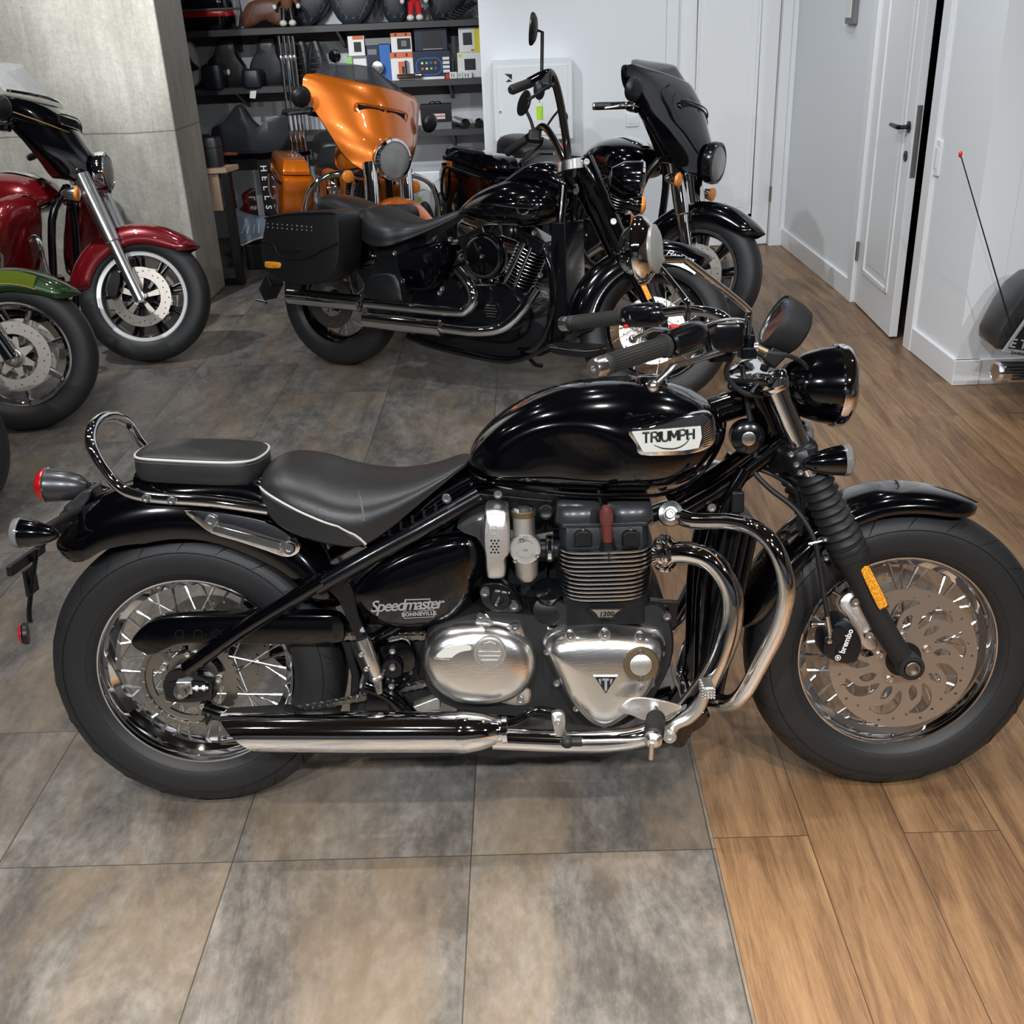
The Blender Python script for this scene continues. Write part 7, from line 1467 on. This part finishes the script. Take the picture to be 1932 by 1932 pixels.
# low white cabinet, wrapped goods and cardboard box near the white corner
CTX['root'] = None
zq = W(840,322,8.1)[2]; t = thing('low_cabinet','low white cabinet under the shelves behind the wrapped goods','cabinet',loc=(W(800,330,8.1)[0],8.3,0))
xa, xb = W(640,330,8.1)[0], W(830,330,8.1)[0]; b = MB(); b.add(gbb((xa,8.1,.0005),(xb,8.5,zq))); b.build('cabinet_body','white_paint',bevel=.003)
for i in range(3): w_ = (xb-xa)/3; b = MB(); b.add(gbb((xa+i*w_+.004,8.085,.03),(xa+(i+1)*w_-.004,8.1,zq-.01))); D = b.build('cabinet_door','white_paint',bevel=.002)
Yc_ = 7.3; a, c = W(868,314,Yc_), W(915,314,Yc_); t = thing('cardboard_box','tall brown cardboard box taped with clear film beside the white wall corner','box',loc=((a[0]+c[0])/2,Yc_+.1,0))
b = MB(); b.add(gbb((a[0],Yc_,.001),(c[0]-.0,Yc_+.22,a[2]))); b.build('carton','card',bevel=.003)
for f_ in (.9,.78,.5): b = MB(); b.add(gbb((a[0]-.001,Yc_-.0015,a[2]*f_),(c[0]+.001,Yc_+.221,a[2]*f_+.03))); b.build('packing_tape','clear_plastic')
t = thing('black_tray','small black bracket lying on top of the cardboard box','bracket',loc=((a[0]+c[0])/2,Yc_+.1,a[2])); b = MB(); b.add(gbb((a[0]+.03,Yc_+.02,a[2]+.001),(c[0]-.01,Yc_+.16,a[2]+.014))); b.add(gbb((a[0]+.1,Yc_+.06,a[2]+.014),(a[0]+.15,Yc_+.10,a[2]+.03))); b.build('bracket_body','satin_black')
Yd = 7.66
def hoop(pts, Y): return [W(x,y,Y) for x,y in pts]
o = hoop([(845,345),(846,300),(852,284),(866,278),(880,284),(886,300),(886,345)],Yd); t = thing('windscreen','clear wrapped windscreen with green sticker leaning by the cardboard box','windscreen',loc=(o[0][0],Yd,0))
o[0][2] = o[-1][2] = .0; put('screen', *gdome(cr([o[0]]+o[1:-1]+[o[-1]],4,True),[(1,.006),(1,0)]), 'clear_plastic'); tb('screen_edge', o, .007, 'satin_black', 8, 5)
b = MB(); p = W(873,301,Yd-.01); b.add(gbox(p,(.035,.003,.022))); b.build('green_sticker','tag_green')
for (px,py,rx,rz,l) in ((800,372,.11,.14,'low mound of clear wrapped parts with green sticker left of its neighbour'),(832,352,.10,.20,'taller mound of clear wrapped parts with lime sticker beside the black backrest')):
    Yw_ = 7.26 if px < 820 else 7.47; p = W(px,py,Yw_); t = thing('wrapped_parts', l, 'package', loc=(p[0],Yw_,0)); hgt = p[2]+.05
    vs, fs = gell((p[0],Yw_,hgt/2+.001),(rx,.09,hgt/2),26,18); rnd = random.Random(px); vs = [(x+rnd.uniform(-.008,.008),y+rnd.uniform(-.01,.01),max(.001,z+rnd.uniform(-.008,.008))) for x,y,z in vs]; put('plastic_wrap', vs, fs, 'wrap', angle=25)
    put('dark_part', *gell((p[0],Yw_+.01,hgt*.45),(rx*.6,.05,hgt*.4),16,10), 'satin_black'); b = MB(); q = W(px-8 if px < 820 else px-2,py+4 if px < 820 else 394,Yw_-.1); b.add(gbox(q,(.03,.003,.026))); b.build('green_sticker','tag_green')
Yb_ = 7.22; t = thing('backrest_pad','black upright backrest pad between the wrapped parts and the cardboard box','backrest',loc=tuple(W(855,400,Yb_)[:2])+(0,)); p0, p1 = W(853,400,Yb_), W(858,362,Yb_)
b = MB(); b.add(gtube([(p0[0],Yb_,.001),p0,(p0+p1)/2,p1],[.012,.035,.037,.03],16,4)); b.build('pad','leather_dark')
# green tag and fob on the black handlebar, keys on the touring bike
w_ = np.array(S.M@S.S@Vector((1.04,-.40,1.15))); t = thing('price_tag','lime green price tag hanging from the black handlebar','tag',loc=tuple(w_))
b = MB(); b.add(gell(w_+np.array([0,-.03,0]),(.022,.012,.035),14,10)); b.build('key_fob','satin_black'); b = MB(); q = w_+np.array([-.0,-.035,-.075]); b.add(gbox(q,(.026,.004,.062))); b.build('tag_card','tag_green',bevel=.001); b = MB(); b.add(gbox(q+np.array([0,-.0005,.024]),(.027,.005,.012))); b.build('tag_holder','cream'); b = MB(); b.add(gtube([w_+np.array([0,-.03,-.03]),q+np.array([0,0,.03])],.0015,6,1)); b.build('tag_loop','chrome_soft')
w_ = np.array(SG.M@SG.S@Vector((.88,-.43,.985))); t = thing('key_ring','bunch of keys hanging from the right grip of the black touring motorcycle','keys',loc=tuple(w_))
b = MB(); b.add(gtube([w_+np.array([.014*math.cos(a),-.0,-.02+.014*math.sin(a)]) for a in np.linspace(0,2*PI,12,endpoint=False)],.0018,6,1,closed=True)); b.build('ring','chrome'); b = MB(); b.add(gell(w_+np.array([.01,-.005,-.07]),(.018,.009,.028),12,8)); b.build('key_fob','satin_black')
for dx in (-.014,.0): b = MB(); b.add(gbox(w_+np.array([dx,-.01,-.085]),(.008,.003,.06))); b.build('key','chrome_soft')
# ---------- tail of a motorcycle at the right edge ----------
Yr = 4.12; CTX['M'] = None; CTX['root'] = None
p = W(1905,680,Yr); t = thing('motorcycle','tail of a motorcycle with aerial and number plate at the right edge','motorcycle',loc=(p[0]+.3,Yr,0))
o = [W(x,y,Yr+.06) for x,y in [(1878,655),(1890,620),(1935,550),(1990,520),(2040,560),(2030,670),(1905,664)]]; put('saddlebag', *gdome(cr(o,2,True),[(.95,.2),(1,.17),(1,.02),(.95,0)]), 'gunmetal')
pl = [W(x,y,Yr-.04) for x,y in [(1892,664),(1944,590),(2010,600),(1990,676)]]; cpt = sum(pl)/4; put('plate_frame', *gdome(pl,[(1,.012),(1,0)]), 'silver_print', smooth=False); put('number_plate', *gdome([cpt+(q-cpt)*.86+np.array([0,-.002,.006]) for q in pl],[(1,.004),(1,0)]), 'satin_black', smooth=False)
text('plate_lettering','E TI',.05,.002,'silver_print',None,W(1925,650,Yr-.05),pl[3]-pl[0],(0,0,1),bold=.001); text('frame_lettering','DAVIDSON',.0145,.002,'black_print',None,W(1925,668,Yr-.045),pl[3]-pl[0],(0,0,1),bold=.0004)
a, c = W(1912,632,Yr-.02), W(1812,291,Yr-.02); b = MB(); b.add(gtube([a,a+(c-a)*.08,c],[.0065,.003,.0022],8,1)); A = b.build('aerial','satin_black'); b = MB(); b.add(gell(c,(.007,.007,.012),10,8)); b.build('aerial_tip','red_plastic',A)
e0, e1 = W(1876,702,Yr-.05), W(1990,706,Yr+.0); b = MB(); b.add(glathe([(.034,0),(.040,.006),(.042,.02),(.044,.5)], e0, e1-e0+np.array([.2,0,0]), 28, cap=False)); b.build('exhaust_pipe','chrome'); b = MB(); b.add(glathe([(.038,.003),(.034,.1),(0,.1)], e0, e1-e0+np.array([.2,0,0]), 24)); b.build('pipe_bore','chrome_soft')
for k_ in range(5): a = W(1900+k_*2,690+k_*6,Yr-.08); b = MB(); b.add(gtube([a,a+np.array([.25,0,0])],.007,8,1)); b.build('lamp_guard_bar','satin_black')
cw = W(1990,700,Yr+.0); b = MB(); b.add(glathe([(.20,-.08),(.26,-.08),(.31,-.05),(.32,0),(.31,.05),(.26,.08),(.20,.08)], (cw[0]+.25,Yr+.1,.32), (0,1,0), 48)); b.build('rear_tyre','tyre')
CTX['root'] = None; CTX['M'] = None
import sys,types
# stub bpy for pure geometry use is heavy: run in blender
